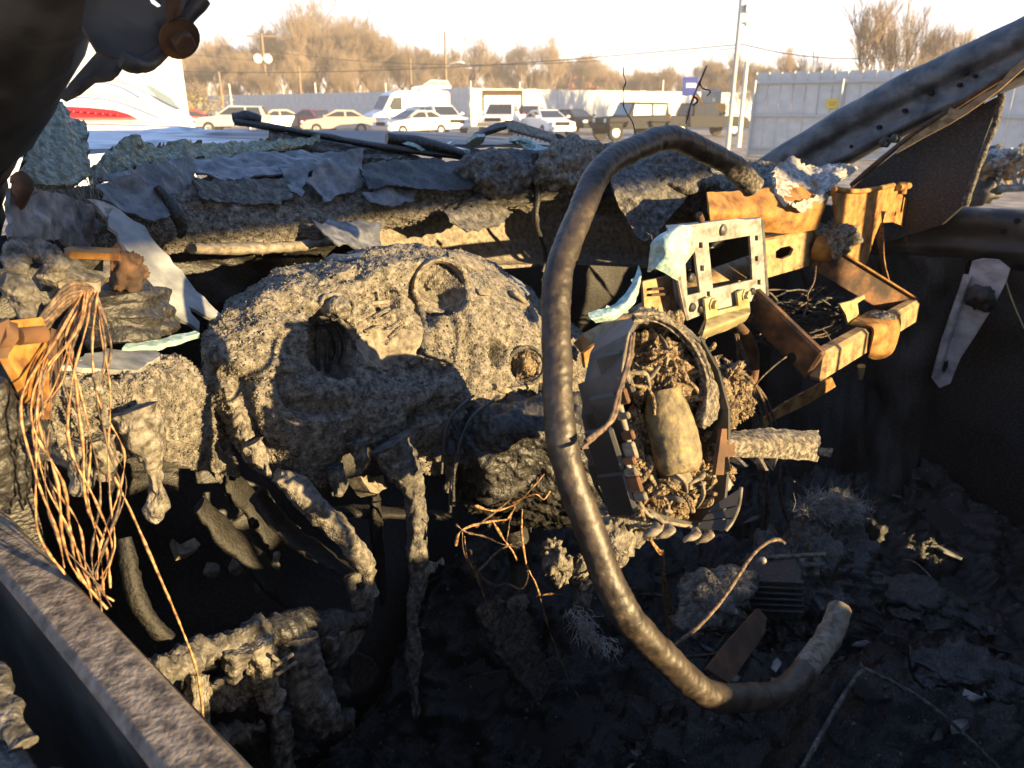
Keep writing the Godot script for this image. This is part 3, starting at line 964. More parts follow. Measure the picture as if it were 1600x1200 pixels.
func cowl_litter() -> void:
	# wiper arm and wiper linkage thrown across the scuttle
	var t := thing("wiper_arm", "charred black wiper arm lying across the scuttle and bonnet edge", "wiper", pf(520, 220, 0.86))
	var mb := MB.new()
	tube(mb, pfs([[366, 190, 0.96], [420, 198, 0.94], [500, 212, 0.91], [600, 230, 0.87], [700, 243, 0.84], [728, 246, 0.83]]), [0.011, 0.010, 0.010, 0.011, 0.010, 0.008], 10, 8, 0.003, 30.0, 0.45)
	part(mb, "arm", M.char, t)
	mb = MB.new()
	tube(mb, pfs([[604, 216, 0.88], [650, 222, 0.86], [700, 234, 0.84], [726, 244, 0.83]]), [0.013, 0.015, 0.013, 0.010], 12, 8, 0.002, 30.0, 0.6)
	part(mb, "shroud", M.char, t)
	mb = MB.new()
	tube(mb, pfs([[364, 184, 0.97], [385, 183, 0.96], [408, 187, 0.95]]), [0.009, 0.012, 0.008], 10, 6, 0.003, 30.0, 0.7)
	part(mb, "pivot", M.char, t)
	t = thing("grille_panel", "buckled dark plastic scuttle grille peaked like a tent near the wheel", "car part", pf(830, 215, 0.85))
	mb = MB.new()
	plate(mb, pfs([[742, 207, 0.90], [775, 192, 0.87], [800, 188, 0.85], [796, 196, 0.84], [762, 204, 0.86], [735, 216, 0.88]]), 0.004)
	part(mb, "panel", M.char, t)
	mb = MB.new()
	plate(mb, pfs([[790, 188, 0.85], [802, 188, 0.85], [840, 200, 0.84], [875, 212, 0.82], [905, 226, 0.80], [870, 222, 0.80], [835, 212, 0.82], [797, 202, 0.83]]), 0.004)
	part(mb, "panel", M.clay, t)
	for k in 9:
		mb = MB.new()
		var x := 808.0 + k * 7.0
		bar(mb, pf(x, 205 + k * 1.6, 0.822 - k * 0.002), pf(x + 1.5, 212 + k * 1.6, 0.812 - k * 0.002), 0.0015, 0.0018)
		part(mb, "slat", M.char, t)
	mb = MB.new()
	plate(mb, pfs([[868, 208, 0.80], [876, 210, 0.79], [912, 230, 0.76], [908, 236, 0.76], [880, 226, 0.78]]), 0.004)
	part(mb, "panel", M.char, t)
	# trim strips
	debris_plate("long grey trim strip lying on the bonnet edge beside the steering wheel", "trim_strip", "trim", [[905, 222, 0.82], [960, 222, 0.80], [1010, 226, 0.78], [960, 232, 0.77], [908, 232, 0.78]], 0.004, "clay")
	debris_plate("thin black trim strip under the buckled grille", "trim_strip", "trim", [[700, 238, 0.86], [780, 228, 0.86], [850, 236, 0.84], [900, 244, 0.80], [820, 243, 0.82], [740, 246, 0.84]], 0.006, "char")
	debris_plate("ragged dark felt strip along the bonnet's rear edge", "felt_strip", "felt", [[420, 206, 0.95], [520, 218, 0.92], [610, 238, 0.88], [690, 250, 0.84], [600, 250, 0.85], [500, 238, 0.88], [430, 225, 0.90]], 0.01, "ash_dark")
	# plates of burnt coating: cracked grey flakes draped over the scuttle
	debris_plate("large bluish grey flake of burnt coating with a notched edge", "coating_flake", "flake", [[478, 285, 0.735], [498, 258, 0.75], [530, 240, 0.77], [563, 236, 0.77], [564, 296, 0.74], [532, 302, 0.725], [508, 315, 0.72], [498, 300, 0.73]], 0.002, "flake")
	debris_plate("cracked bluish grey flake left of the notched one", "coating_flake", "flake", [[440, 262, 0.76], [490, 252, 0.77], [494, 262, 0.755], [475, 286, 0.74], [470, 312, 0.72], [455, 302, 0.73], [448, 280, 0.75]], 0.002, "flake")
	debris_plate("broad grey flake hanging over the scuttle beside the crazed glass", "coating_flake", "flake", [[150, 285, 0.70], [215, 262, 0.73], [300, 242, 0.78], [308, 262, 0.77], [295, 300, 0.735], [290, 330, 0.72], [262, 318, 0.71], [250, 288, 0.72], [215, 285, 0.71]], 0.002, "flake")
	debris_plate("curled grey flake with a dark drip at its tip", "coating_flake", "flake", [[148, 290, 0.69], [212, 280, 0.70], [250, 300, 0.695], [268, 340, 0.68], [240, 345, 0.67], [200, 325, 0.67], [160, 312, 0.67]], 0.002, "flake")
	debris_plate("small tilted grey flake on the dashboard's top edge", "coating_flake", "flake", [[484, 354, 0.70], [560, 345, 0.71], [592, 350, 0.70], [594, 384, 0.68], [560, 388, 0.67], [520, 382, 0.67]], 0.002, "flake")
	debris_plate("dark felt scrap hanging beside the windscreen pillar", "felt_scrap", "felt", [[10, 300, 0.58], [80, 300, 0.62], [140, 320, 0.65], [160, 350, 0.66], [140, 390, 0.64], [80, 375, 0.60], [10, 370, 0.55]], 0.003, "flake")
	debris_plate("wide black charred sheet peeling off the scuttle in the middle", "charred_sheet", "sheet", [[560, 262, 0.76], [640, 248, 0.78], [720, 252, 0.77], [800, 270, 0.75], [770, 290, 0.73], [690, 296, 0.72], [620, 290, 0.72], [575, 296, 0.72]], 0.002, "char")
	debris_plate("wide charcoal sheet lying on the scuttle under the wiper arm", "charred_sheet", "sheet", [[300, 250, 0.80], [380, 240, 0.83], [470, 236, 0.84], [560, 246, 0.81], [520, 262, 0.78], [430, 272, 0.77], [350, 285, 0.75], [305, 280, 0.75]], 0.002, "flake")
	debris_plate("ragged black sheet over the scuttle left of the wheel", "charred_sheet", "sheet", [[760, 246, 0.78], [850, 236, 0.78], [930, 240, 0.74], [910, 262, 0.72], [850, 280, 0.71], [790, 278, 0.73]], 0.002, "char")
	debris_plate("long grey sheet peeling down over the scuttle's lit face", "charred_sheet", "sheet", [[300, 288, 0.735], [380, 278, 0.75], [450, 280, 0.75], [470, 300, 0.735], [440, 318, 0.72], [370, 322, 0.72], [310, 318, 0.715]], 0.002, "ash_dark")
	debris_plate("small black peeling sheet beside the notched flake", "charred_sheet", "sheet", [[566, 300, 0.72], [610, 292, 0.73], [650, 300, 0.73], [640, 318, 0.72], [600, 322, 0.71], [570, 316, 0.71]], 0.002, "flake")
	debris_plate("curled grey sheet at the dashboard's upper right edge", "charred_sheet", "sheet", [[690, 330, 0.72], [760, 318, 0.73], [800, 330, 0.72], [780, 352, 0.70], [730, 362, 0.69], [700, 352, 0.70]], 0.002, "ash_dark")
	# a drip of tar down from the curled flake
	mb = MB.new()
	tube(mb, pfs([[243, 292, 0.69], [262, 312, 0.685], [275, 335, 0.68], [284, 355, 0.68], [282, 372, 0.682]]), [0.003, 0.005, 0.007, 0.005, 0.002], 10, 6, 0.002, 40.0)
	whole(mb, "tar_drip", "thin black tar drip running down over the lit scuttle", "tar", M.char)
	# long pale blade of laminated glass, slanting from the scuttle down to the dashboard
	debris_plate("long pale blade of sooty glass slanting down to the dashboard", "long_glass_shard", "glass", [[165, 345, 0.62], [178, 325, 0.63], [225, 352, 0.62], [262, 400, 0.60], [300, 445, 0.58], [344, 492, 0.56], [330, 497, 0.555], [297, 477, 0.56], [312, 516, 0.545], [285, 498, 0.55], [248, 465, 0.565], [225, 425, 0.585], [195, 385, 0.605]], 0.003, "glass_ash")
	debris_plate("narrow sliver of clear glass beside the long blade", "glass_sliver", "glass", [[135, 305, 0.64], [150, 310, 0.64], [190, 330, 0.645], [238, 372, 0.64], [236, 381, 0.635], [195, 362, 0.635], [170, 340, 0.635]], 0.003, "white_ash")
	debris_plate("flat grey glass piece resting on the melted ledge under the blade", "glass_sliver", "glass", [[90, 570, 0.47], [165, 545, 0.50], [242, 548, 0.50], [246, 560, 0.48], [215, 578, 0.465], [150, 575, 0.46]], 0.003, "glass_ash")
	debris_plate("thin green-edged glass strip leaning on the dashboard", "glass_sliver", "glass", [[188, 540, 0.51], [280, 522, 0.53], [312, 515, 0.535], [312, 520, 0.53], [240, 540, 0.51], [192, 546, 0.505]], 0.004, "aqua")
	# crazed windscreen: rolled, torn sheets with fibres
	var g := thing("crazed_windscreen", "crazed greenish windscreen remnant standing against the driver's pillar", "glass", pf(90, 260, 0.66))
	mb = MB.new()
	sheet(mb, sub([[[72, 155, 0.74], [95, 158, 0.74], [108, 172, 0.74], [112, 185, 0.74], [136, 190, 0.74]], [[55, 190, 0.71], [80, 195, 0.71], [105, 200, 0.715], [120, 205, 0.72], [138, 210, 0.72]],
		[[40, 235, 0.67], [70, 240, 0.675], [100, 245, 0.68], [122, 250, 0.69], [139, 245, 0.70]], [[25, 285, 0.63], [60, 290, 0.64], [95, 292, 0.65], [120, 288, 0.66], [140, 275, 0.68]]], 0.0), 14, 14, [[20.0, 0.004, lump], [140.0, 0.0016, grit]], 0.004, [], 0.7)
	part(mb, "sheet", M.crazed, g)
	g = thing("windscreen_roll", "rolled strip of crazed greenish windscreen along the scuttle, torn peak at one end", "glass", pf(260, 250, 0.76))
	mb = MB.new()
	sheet(mb, sub([[[135, 270, 0.72], [165, 240, 0.75], [200, 213, 0.78], [235, 228, 0.80], [290, 222, 0.83], [360, 225, 0.86], [430, 218, 0.88], [500, 212, 0.90]],
		[[140, 282, 0.70], [170, 258, 0.735], [205, 235, 0.765], [240, 240, 0.785], [290, 236, 0.81], [360, 236, 0.84], [430, 228, 0.865], [500, 218, 0.89]],
		[[145, 290, 0.69], [175, 275, 0.72], [215, 262, 0.75], [245, 256, 0.77], [295, 250, 0.80], [360, 246, 0.83], [430, 236, 0.86], [500, 222, 0.885]]], 0.0), 20, 12, [[22.0, 0.010, lump], [140.0, 0.002, grit]], 0.004, [], 0.8)
	part(mb, "sheet", M.crazed, g)
	var mbf := MB.new()
	for k in 260:
		var x := rng.randf_range(30, 310)
		var y := 300.0 - (x - 60.0) * 0.17 + rng.randf_range(-40, 22) * (1.0 if x < 180 else 0.5)
		var f := 0.655 + (x - 60.0) * 0.00042
		var a := pf(x, y, f)
		var b := a + Vector3(rng.randf_range(-0.01, 0.012), -rng.randf_range(0.006, 0.03), 0) - FWD * rng.randf_range(0.0, 0.02)
		tube(mbf, [a, (a + b) / 2 + Vector3(rng.randf_range(-0.004, 0.004), 0.003, 0), b], 0.00022, 3, 3)
	var fo := part(mbf, "glass_fibres", M.fibre, g)
	fo.set_meta("kind", "stuff")
	# bits of aqua glass under the grille
	var spots := [[700, 225, 0.87], [720, 232, 0.85], [745, 222, 0.87], [812, 224, 0.80], [826, 232, 0.79], [848, 238, 0.78], [640, 232, 0.86]]
	for k in spots.size():
		var s: Array = spots[k]
		mb = MB.new()
		var c := pf(s[0], s[1], s[2])
		var w := 0.010 + 0.012 * absf(sin(k * 2.3))
		var b := Basis.from_euler(Vector3(0.5 * sin(k * 3.0), k * 1.1, 0.5 * cos(k * 1.7)))
		plate(mb, [c + b * Vector3(-w, 0, -w * 0.6), c + b * Vector3(w * 0.2, 0.002, -w * 0.8), c + b * Vector3(w, 0, w * 0.1), c + b * Vector3(w * 0.3, -0.001, w * 0.7), c + b * Vector3(-w * 0.7, 0, w * 0.4)], 0.005)
		whole(mb, "glass_chunk", "pale aqua chunk of broken glass by the buckled scuttle grille", "glass", M.aqua, "broken glass by the scuttle grille")
	debris_plate("clear folded glass flap standing beside the buckled grille", "glass_flap", "glass", [[806, 218, 0.80], [822, 214, 0.80], [850, 232, 0.78], [862, 243, 0.77], [836, 242, 0.77]], 0.003, "aqua")

func dashboard() -> void:
	var t := thing("melted_dashboard", "melted dashboard with ash-crusted instrument panel and empty gauge sockets", "dashboard", car(0.5, 0.4, -0.4))
	var rows := sub([
		[[352, 470, 0.68], [440, 418, 0.70], [550, 396, 0.71], [650, 382, 0.71], [725, 392, 0.70], [800, 432, 0.69], [870, 492, 0.66], [940, 545, 0.62]],
		[[328, 515, 0.60], [430, 448, 0.61], [545, 422, 0.615], [650, 408, 0.615], [732, 424, 0.605], [810, 468, 0.60], [880, 525, 0.59], [945, 570, 0.57]],
		[[317, 560, 0.565], [418, 505, 0.56], [530, 486, 0.578], [640, 476, 0.578], [738, 486, 0.56], [820, 526, 0.555], [890, 560, 0.555], [948, 590, 0.55]],
		[[320, 598, 0.555], [410, 566, 0.542], [520, 556, 0.565], [640, 556, 0.565], [738, 566, 0.54], [820, 586, 0.54], [890, 606, 0.54], [948, 620, 0.54]],
		[[335, 640, 0.56], [418, 628, 0.53], [520, 618, 0.535], [620, 616, 0.535], [720, 626, 0.525], [800, 638, 0.535], [880, 648, 0.54], [945, 655, 0.54]],
		[[368, 700, 0.56], [428, 690, 0.53], [520, 688, 0.525], [600, 684, 0.53], [680, 692, 0.53], [760, 685, 0.545], [850, 680, 0.56], [940, 690, 0.56]],
		[[395, 735, 0.58], [445, 752, 0.55], [512, 752, 0.54], [565, 708, 0.555], [640, 738, 0.54], [710, 735, 0.56], [800, 715, 0.59], [940, 720, 0.60]]], -0.04)
	var rough := MB.new()
	sheet(rough, rows, 14, 14, [], 0.0)
	keep_skin(rough.v, rough.v.size())
	var g0 := onto(687, 446)
	var g1 := onto(822, 572)
	var g2 := onto(510, 540)
	var dents := [[g0, 0.032, 0.034, 0.86], [g1, 0.022, 0.022, 0.7], [onto(782, 552), 0.017, 0.03, 0.5], [g2, 0.034, 0.034, 0.88],
		[onto(632, 520), 0.058, 0.006, 0.9], [onto(668, 495), 0.013, 0.018, 0.3], [onto(606, 462), 0.017, 0.010, 0.7], [onto(672, 475), 0.02, 0.014, 0.3], [onto(560, 720), 0.03, 0.02, 0.2]]
	# folds and cracks in the melt
	for e in [[[[440, 590], [455, 625], [490, 640], [540, 636]], 0.007], [[[690, 625], [650, 660], [625, 700], [618, 735]], 0.010], [[[375, 600], [385, 650], [400, 700]], 0.008], [[[560, 590], [575, 630], [570, 690]], 0.007], [[[720, 470], [735, 510], [745, 560], [735, 600]], 0.006], [[[490, 430], [520, 436], [560, 428]], 0.005], [[[445, 470], [470, 480], [500, 505]], 0.006], [[[340, 580], [370, 590], [400, 585]], 0.006], [[[640, 420], [655, 440], [650, 470]], 0.007], [[[760, 620], [720, 640], [680, 645], [645, 650]], 0.007]]:
		var line := smooth(ontos(e[0]), 4)
		for p in line: dents.append([p, 0.011, e[1], 0.0])
	var mb := MB.new()
	sheet(mb, rows, 46, 46, [[7.0, 0.008, lump], [24.0, 0.007, lump, 0.35], [60.0, 0.002, lump, 0.5], [170.0, 0.0010, grit], [460.0, 0.0014, grit]], 0.03, dents, 0.2)
	var n := mb.v.size() / 2
	part(mb, "crusted_panel", M.ash, t)
	crumbs(mb, n, 15000, 0.0005, 0.0017, "ash_crumbs", M.ash, t)
	keep_skin(mb.v, n)
	# bare dial plate in the middle
	mb = MB.new()
	sheet(mb, [ontos([[560, 505], [600, 486], [640, 478], [660, 484]], 0.001), ontos([[556, 535], [600, 525], [640, 520], [662, 520]], 0.002), ontos([[575, 572], [610, 578], [638, 570], [655, 552]], 0.001)], 18, 18, [[60.0, 0.0022, lump], [150.0, 0.0006, grit]], 0.004, [], 0.2)
	part(mb, "dial_plate", M.clay, t)
	for k in 9:
		mb = MB.new()
		var a := onto(575 + 12 * (k % 5) + rng.randf_range(-8, 8), 495 + 18 * (k / 3) + rng.randf_range(-8, 8), 0.003)
		tube(mb, [a, a + RGT * rng.randf_range(0.006, 0.018) + Vector3(0, rng.randf_range(0, 0.006), 0), a + RGT * 0.02 + Vector3(0, rng.randf_range(0, 0.01), 0)], [0.002, 0.003, 0.001], 7, 4, 0.002, 90.0, 0.5)
		part(mb, "crust_curl", M.ash, t)
	# round gauge cup with its ring
	var ax := (CAM - g0).normalized().lerp(-FWD, 0.35).normalized()
	g0 = onto(650, 446, 0.002).distance_to(CAM) * ray(687, 447).normalized() + CAM
	mb = MB.new()
	lathe(mb, g0, ax, [[0.028, -0.020], [0.0285, 0.002], [0.0275, 0.006], [0.0255, 0.006], [0.0232, 0.001], [0.0215, -0.020], [0.0, -0.022]], 40)
	part(mb, "gauge_cup", M.clay, t)
	mb = MB.new()
	tube(mb, circle(g0 + ax * 0.004, ax, 0.0275, 16).slice(0, 13), [0.0030, 0.0042, 0.0026, 0.0036, 0.0024], 8, 6, 0.0014, 70.0)
	part(mb, "gauge_ring", M.ash, t)
	mb = MB.new()
	blob(mb, g0 - ax * 0.014 + Vector3(-0.004, 0.006, 0), Vector3(0.009, 0.008, 0.008), 0.004, 60.0, 16)
	part(mb, "gauge_core", M.ash, t)
	# right-hand ring, half open
	ax = (CAM - g1).normalized().lerp(-FWD, 0.2).normalized()
	g1 = onto(822, 610, 0.004).distance_to(CAM) * ray(822, 571).normalized() + CAM
	mb = MB.new()
	tube(mb, circle(g1, ax, 0.0195, 16) + [circle(g1, ax, 0.0195, 16)[0]], 0.0022, 8, 4, 0.0005, 60.0, 1.8, ax)
	part(mb, "socket_ring", M.ash_dark, t)
	mb = MB.new()
	blob(mb, g1 - ax * 0.006, Vector3(0.012, 0.014, 0.008), 0.008, 60.0, 16)
	part(mb, "socket_fill", M.soil, t)
	mb = MB.new()
	tube(mb, ontos([[772, 605], [792, 610], [812, 608], [832, 600]], 0.003), 0.0035, 8, 6, 0.0012, 60.0)
	part(mb, "trim_bead", M.clay, t)
	# knob
	mb = MB.new()
	blob(mb, onto(526, 482, 0.002), Vector3(0.012, 0.010, 0.012), 0.004, 60.0, 20)
	part(mb, "knob", M.ash, t)
	mb = MB.new()
	tube(mb, ontos([[500, 476], [508, 464], [530, 460], [550, 472], [553, 488], [543, 502]], 0.002), 0.0024, 7, 5, 0.0015, 70.0)
	part(mb, "knob_collar", M.ash, t)
	# sunken louvre: half a round vent with its blades
	ax = -FWD
	g2 = onto(460, 545, -0.006).distance_to(CAM) * ray(504, 546).normalized() + CAM
	for k in 3:
		mb = MB.new()
		var arc := []
		for i in 7:
			var a := deg_to_rad(100.0 - i * 24.0)
			arc.append(g2 + ax * (0.006 - 0.004 * k) + RGT * (0.026 - k * 0.005) * cos(a) + Vector3(0, (0.030 - k * 0.005) * sin(a), 0))
		tube(mb, arc, [0.0026, 0.002, 0.0016][k], 6, 4, 0.0005, 60.0, 1.5, ax)
		part(mb, "vent_ring", M.ash_dark if k == 0 else M.char, t)
	for k in 2:
		mb = MB.new()
		bar(mb, g2 - ax * 0.002 + RGT * (-0.006 + k * 0.010) + Vector3(0, -0.024, 0), g2 - ax * 0.002 + RGT * (-0.001 + k * 0.010) + Vector3(0, 0.018 - k * 0.008, 0), 0.005, 0.0018, ax, 0.0005)
		part(mb, "vent_blade", M.char, t)
	# small window frames above the dial plate
	for k in 3:
		mb = MB.new()
		bar(mb, onto(590 + k * 16, 456 - k, 0.004), onto(592 + k * 16, 470 - k * 2, 0.004), 0.0018, 0.0018, -FWD, 0.0004)
		part(mb, "mullion", M.clay, t)
	mb = MB.new()
	tube(mb, ontos([[580, 474], [600, 472], [628, 466]], 0.004), 0.0022, 6, 4, 0.0008, 80.0)
	part(mb, "mullion", M.clay, t)
	# divider strut and slotted strip
	mb = MB.new()
	tube(mb, ontos([[654, 478], [661, 500], [664, 530], [657, 556], [640, 572]], 0.003), [0.003, 0.005, 0.005, 0.004, 0.003], 10, 6, 0.0012, 60.0)
	part(mb, "strut", M.ash_dark, t)
	var s0 := onto(662, 548, 0.014)
	var s1 := onto(730, 573, 0.006)
	mb = MB.new()
	bar(mb, s0, s1, 0.005, 0.0065, -FWD, 0.001)
	part(mb, "slotted_strip", M.ash_dark, t)
	for k in 7:
		mb = MB.new()
		var p := s0.lerp(s1, (k + 0.7) / 8.0) + Vector3(0, 0.0035, 0) - FWD * 0.002
		block(mb, p, Basis(RGT, Vector3.UP, -FWD), Vector3(0.0035, 0.0025, 0.0035), 0.0006)
		part(mb, "tooth", M.ash_dark, t)
	# curled flakes along the upper rim
	for e in [[[[505, 405], [520, 396], [545, 398], [570, 392], [560, 403], [535, 408]], "flake"], [[[505, 425], [525, 428], [555, 420], [556, 412], [540, 424], [520, 433]], "ash"], [[[602, 405], [618, 402], [626, 408], [618, 414], [606, 412]], "clay"], [[[700, 392], [735, 400], [758, 418], [745, 424], [720, 408], [702, 400]], "clay"], [[[795, 428], [815, 440], [830, 458], [818, 462], [800, 445]], "glass_ash"], [[[745, 452], [760, 448], [772, 456], [765, 462], [750, 460]], "clay"]]:
		mb = MB.new()
		var q := []
		var c := onto(e[0][0][0], e[0][0][1], 0.006).distance_to(CAM)
		for k in e[0].size(): q.append(CAM + ray(e[0][k][0], e[0][k][1]).normalized() * (minf(c, onto(e[0][k][0], e[0][k][1], 0.004).distance_to(CAM)) - 0.003 * absf(sin(k * 2.0))))
		plate(mb, q, 0.002)
		part(mb, "curled_flake", M[e[1]], t)
	mb = MB.new()
	tube(mb, ontos([[770, 455], [800, 458], [825, 478], [840, 505], [846, 530]], 0.003), [0.002, 0.003, 0.004, 0.003], 8, 6, 0.001, 60.0)
	part(mb, "trim_bead", M.clay, t)
	# shoulder of melt left of the panel, with drips
	mb = MB.new()
	sheet(mb, sub([[[85, 575, 0.50], [150, 568, 0.52], [220, 572, 0.53], [290, 570, 0.55], [345, 590, 0.58]], [[78, 610, 0.46], [150, 600, 0.48], [220, 598, 0.48], [290, 598, 0.52], [350, 620, 0.57]],
		[[80, 660, 0.45], [150, 650, 0.465], [215, 645, 0.46], [290, 650, 0.51], [355, 670, 0.57]], [[90, 700, 0.45], [150, 700, 0.47], [215, 690, 0.455], [300, 700, 0.52], [365, 715, 0.57]],
		[[100, 730, 0.46], [150, 735, 0.48], [225, 715, 0.46], [320, 735, 0.54], [370, 745, 0.58]]], -0.03), 34, 34, [[9.0, 0.012, lump], [34.0, 0.007, lump, 0.35], [150.0, 0.0014, grit], [400.0, 0.0013, grit]], 0.025, [], 0.25)
	n = mb.v.size() / 2
	part(mb, "melted_shoulder", M.ash, t)
	crumbs(mb, n, 5000, 0.0005, 0.0018, "ash_crumbs", M.ash, t)
	var drips := [[[[205, 640, 0.425], [225, 690, 0.42], [243, 740, 0.42], [248, 785, 0.42], [246, 818, 0.42]], [0.018, 0.014, 0.009, 0.007, 0.010, 0.003], "ash"],
		[[[120, 690, 0.42], [125, 730, 0.42], [130, 770, 0.42]], [0.012, 0.007, 0.002], "ash"],
		[[[160, 680, 0.43], [168, 720, 0.43], [165, 752, 0.43]], [0.014, 0.008, 0.003], "ash"],
		[[[330, 690, 0.53], [342, 730, 0.53], [345, 755, 0.53]], [0.014, 0.010, 0.003], "ash_dark"],
		[[[395, 690, 0.49], [410, 720, 0.485], [425, 745, 0.48]], [0.012, 0.009, 0.004], "ash"],
		[[[375, 640, 0.51], [385, 680, 0.50], [390, 718, 0.50]], [0.010, 0.008, 0.003], "ash"],
		[[[610, 690, 0.475], [630, 730, 0.465], [648, 770, 0.46], [650, 850, 0.455], [652, 900, 0.455], [645, 950, 0.455], [648, 1010, 0.455], [645, 1060, 0.455], [652, 1120, 0.455]], [0.030, 0.022, 0.016, 0.0125, 0.013, 0.0115, 0.008, 0.0105, 0.010, 0.004], "ash_dark"],
		[[[658, 890, 0.452], [675, 884, 0.45], [692, 872, 0.448]], [0.009, 0.005, 0.002], "ash"],
		[[[560, 690, 0.48], [565, 720, 0.478], [560, 742, 0.48]], [0.012, 0.007, 0.003], "ash_dark"],
		[[[690, 700, 0.49], [705, 730, 0.485], [700, 770, 0.48]], [0.016, 0.010, 0.003], "ash_dark"],
		[[[745, 690, 0.50], [755, 730, 0.495], [760, 790, 0.49]], [0.02, 0.012, 0.004], "char"],
		[[[520, 730, 0.485], [528, 760, 0.482], [520, 775, 0.482]], [0.012, 0.008, 0.003], "ash_dark"]]
	streak = Vector3(1, 0.3, 1)
	for e in drips:
		mb = MB.new()
		tube(mb, pfs(e[0]), e[1].map(func(x): return x * 0.78), 28, 26, 0.0065, 62.0, 0.8)
		part(mb, "melted_drip", M[e[2]], t)
	streak = Vector3.ONE
	# char stumps at the far left
	for e in [[[[2, 622, 0.40], [24, 645, 0.40], [36, 690, 0.40], [22, 750, 0.40], [14, 800, 0.40]], [0.004, 0.009, 0.011, 0.009, 0.003], "char"], [[[-40, 600, 0.40], [-20, 660, 0.40], [-14, 720, 0.40], [-8, 790, 0.40]], [0.012, 0.016, 0.014, 0.008], "char"],
		[[[22, 428, 0.45], [24, 400, 0.46], [45, 386, 0.47], [70, 392, 0.465], [84, 408, 0.455], [72, 440, 0.45]], [0.004, 0.006, 0.0065, 0.006, 0.004], "ash"], [[[2, 440, 0.42], [22, 450, 0.42], [40, 470, 0.42], [40, 505, 0.42]], [0.004, 0.005, 0.006, 0.004], "ash_dark"]]:
		mb = MB.new()
		tube(mb, pfs(e[0]), e[1], 24, 18, 0.004, 60.0)
		part(mb, "char_stump", M[e[2]], t)
	# the melted steering shroud
	mb = MB.new()
	sheet(mb, sub([[[690, 640, 0.53], [760, 615, 0.52], [830, 612, 0.50], [900, 618, 0.46], [960, 640, 0.44]], [[692, 680, 0.51], [760, 665, 0.47], [830, 660, 0.44], [900, 660, 0.42], [960, 675, 0.41]],
		[[705, 740, 0.51], [760, 735, 0.46], [830, 730, 0.43], [900, 735, 0.41], [960, 740, 0.40]], [[725, 790, 0.53], [770, 795, 0.49], [830, 800, 0.46], [900, 805, 0.44], [960, 800, 0.43]],
		[[740, 800, 0.58], [780, 815, 0.55], [830, 820, 0.53], [900, 825, 0.51], [960, 820, 0.50]]], -0.02), 24, 24, [[9.0, 0.018, lump], [30.0, 0.008, lump], [120.0, 0.003, grit]], 0.01, [], 0.5)
	part(mb, "column_shroud", M.char, t)
	for e in [[[700, 645, 0.465], [718, 690, 0.455], [705, 760, 0.45], [703, 800, 0.45]], [[740, 618, 0.47], [700, 660, 0.46], [690, 740, 0.455]], [[780, 620, 0.46], [735, 655, 0.45], [712, 720, 0.445], [708, 790, 0.445]]]:
		mb = MB.new()
		tube(mb, pfs(e), 0.0016, 6, 6, 0.001, 40.0)
		part(mb, "cable", M.char, t)

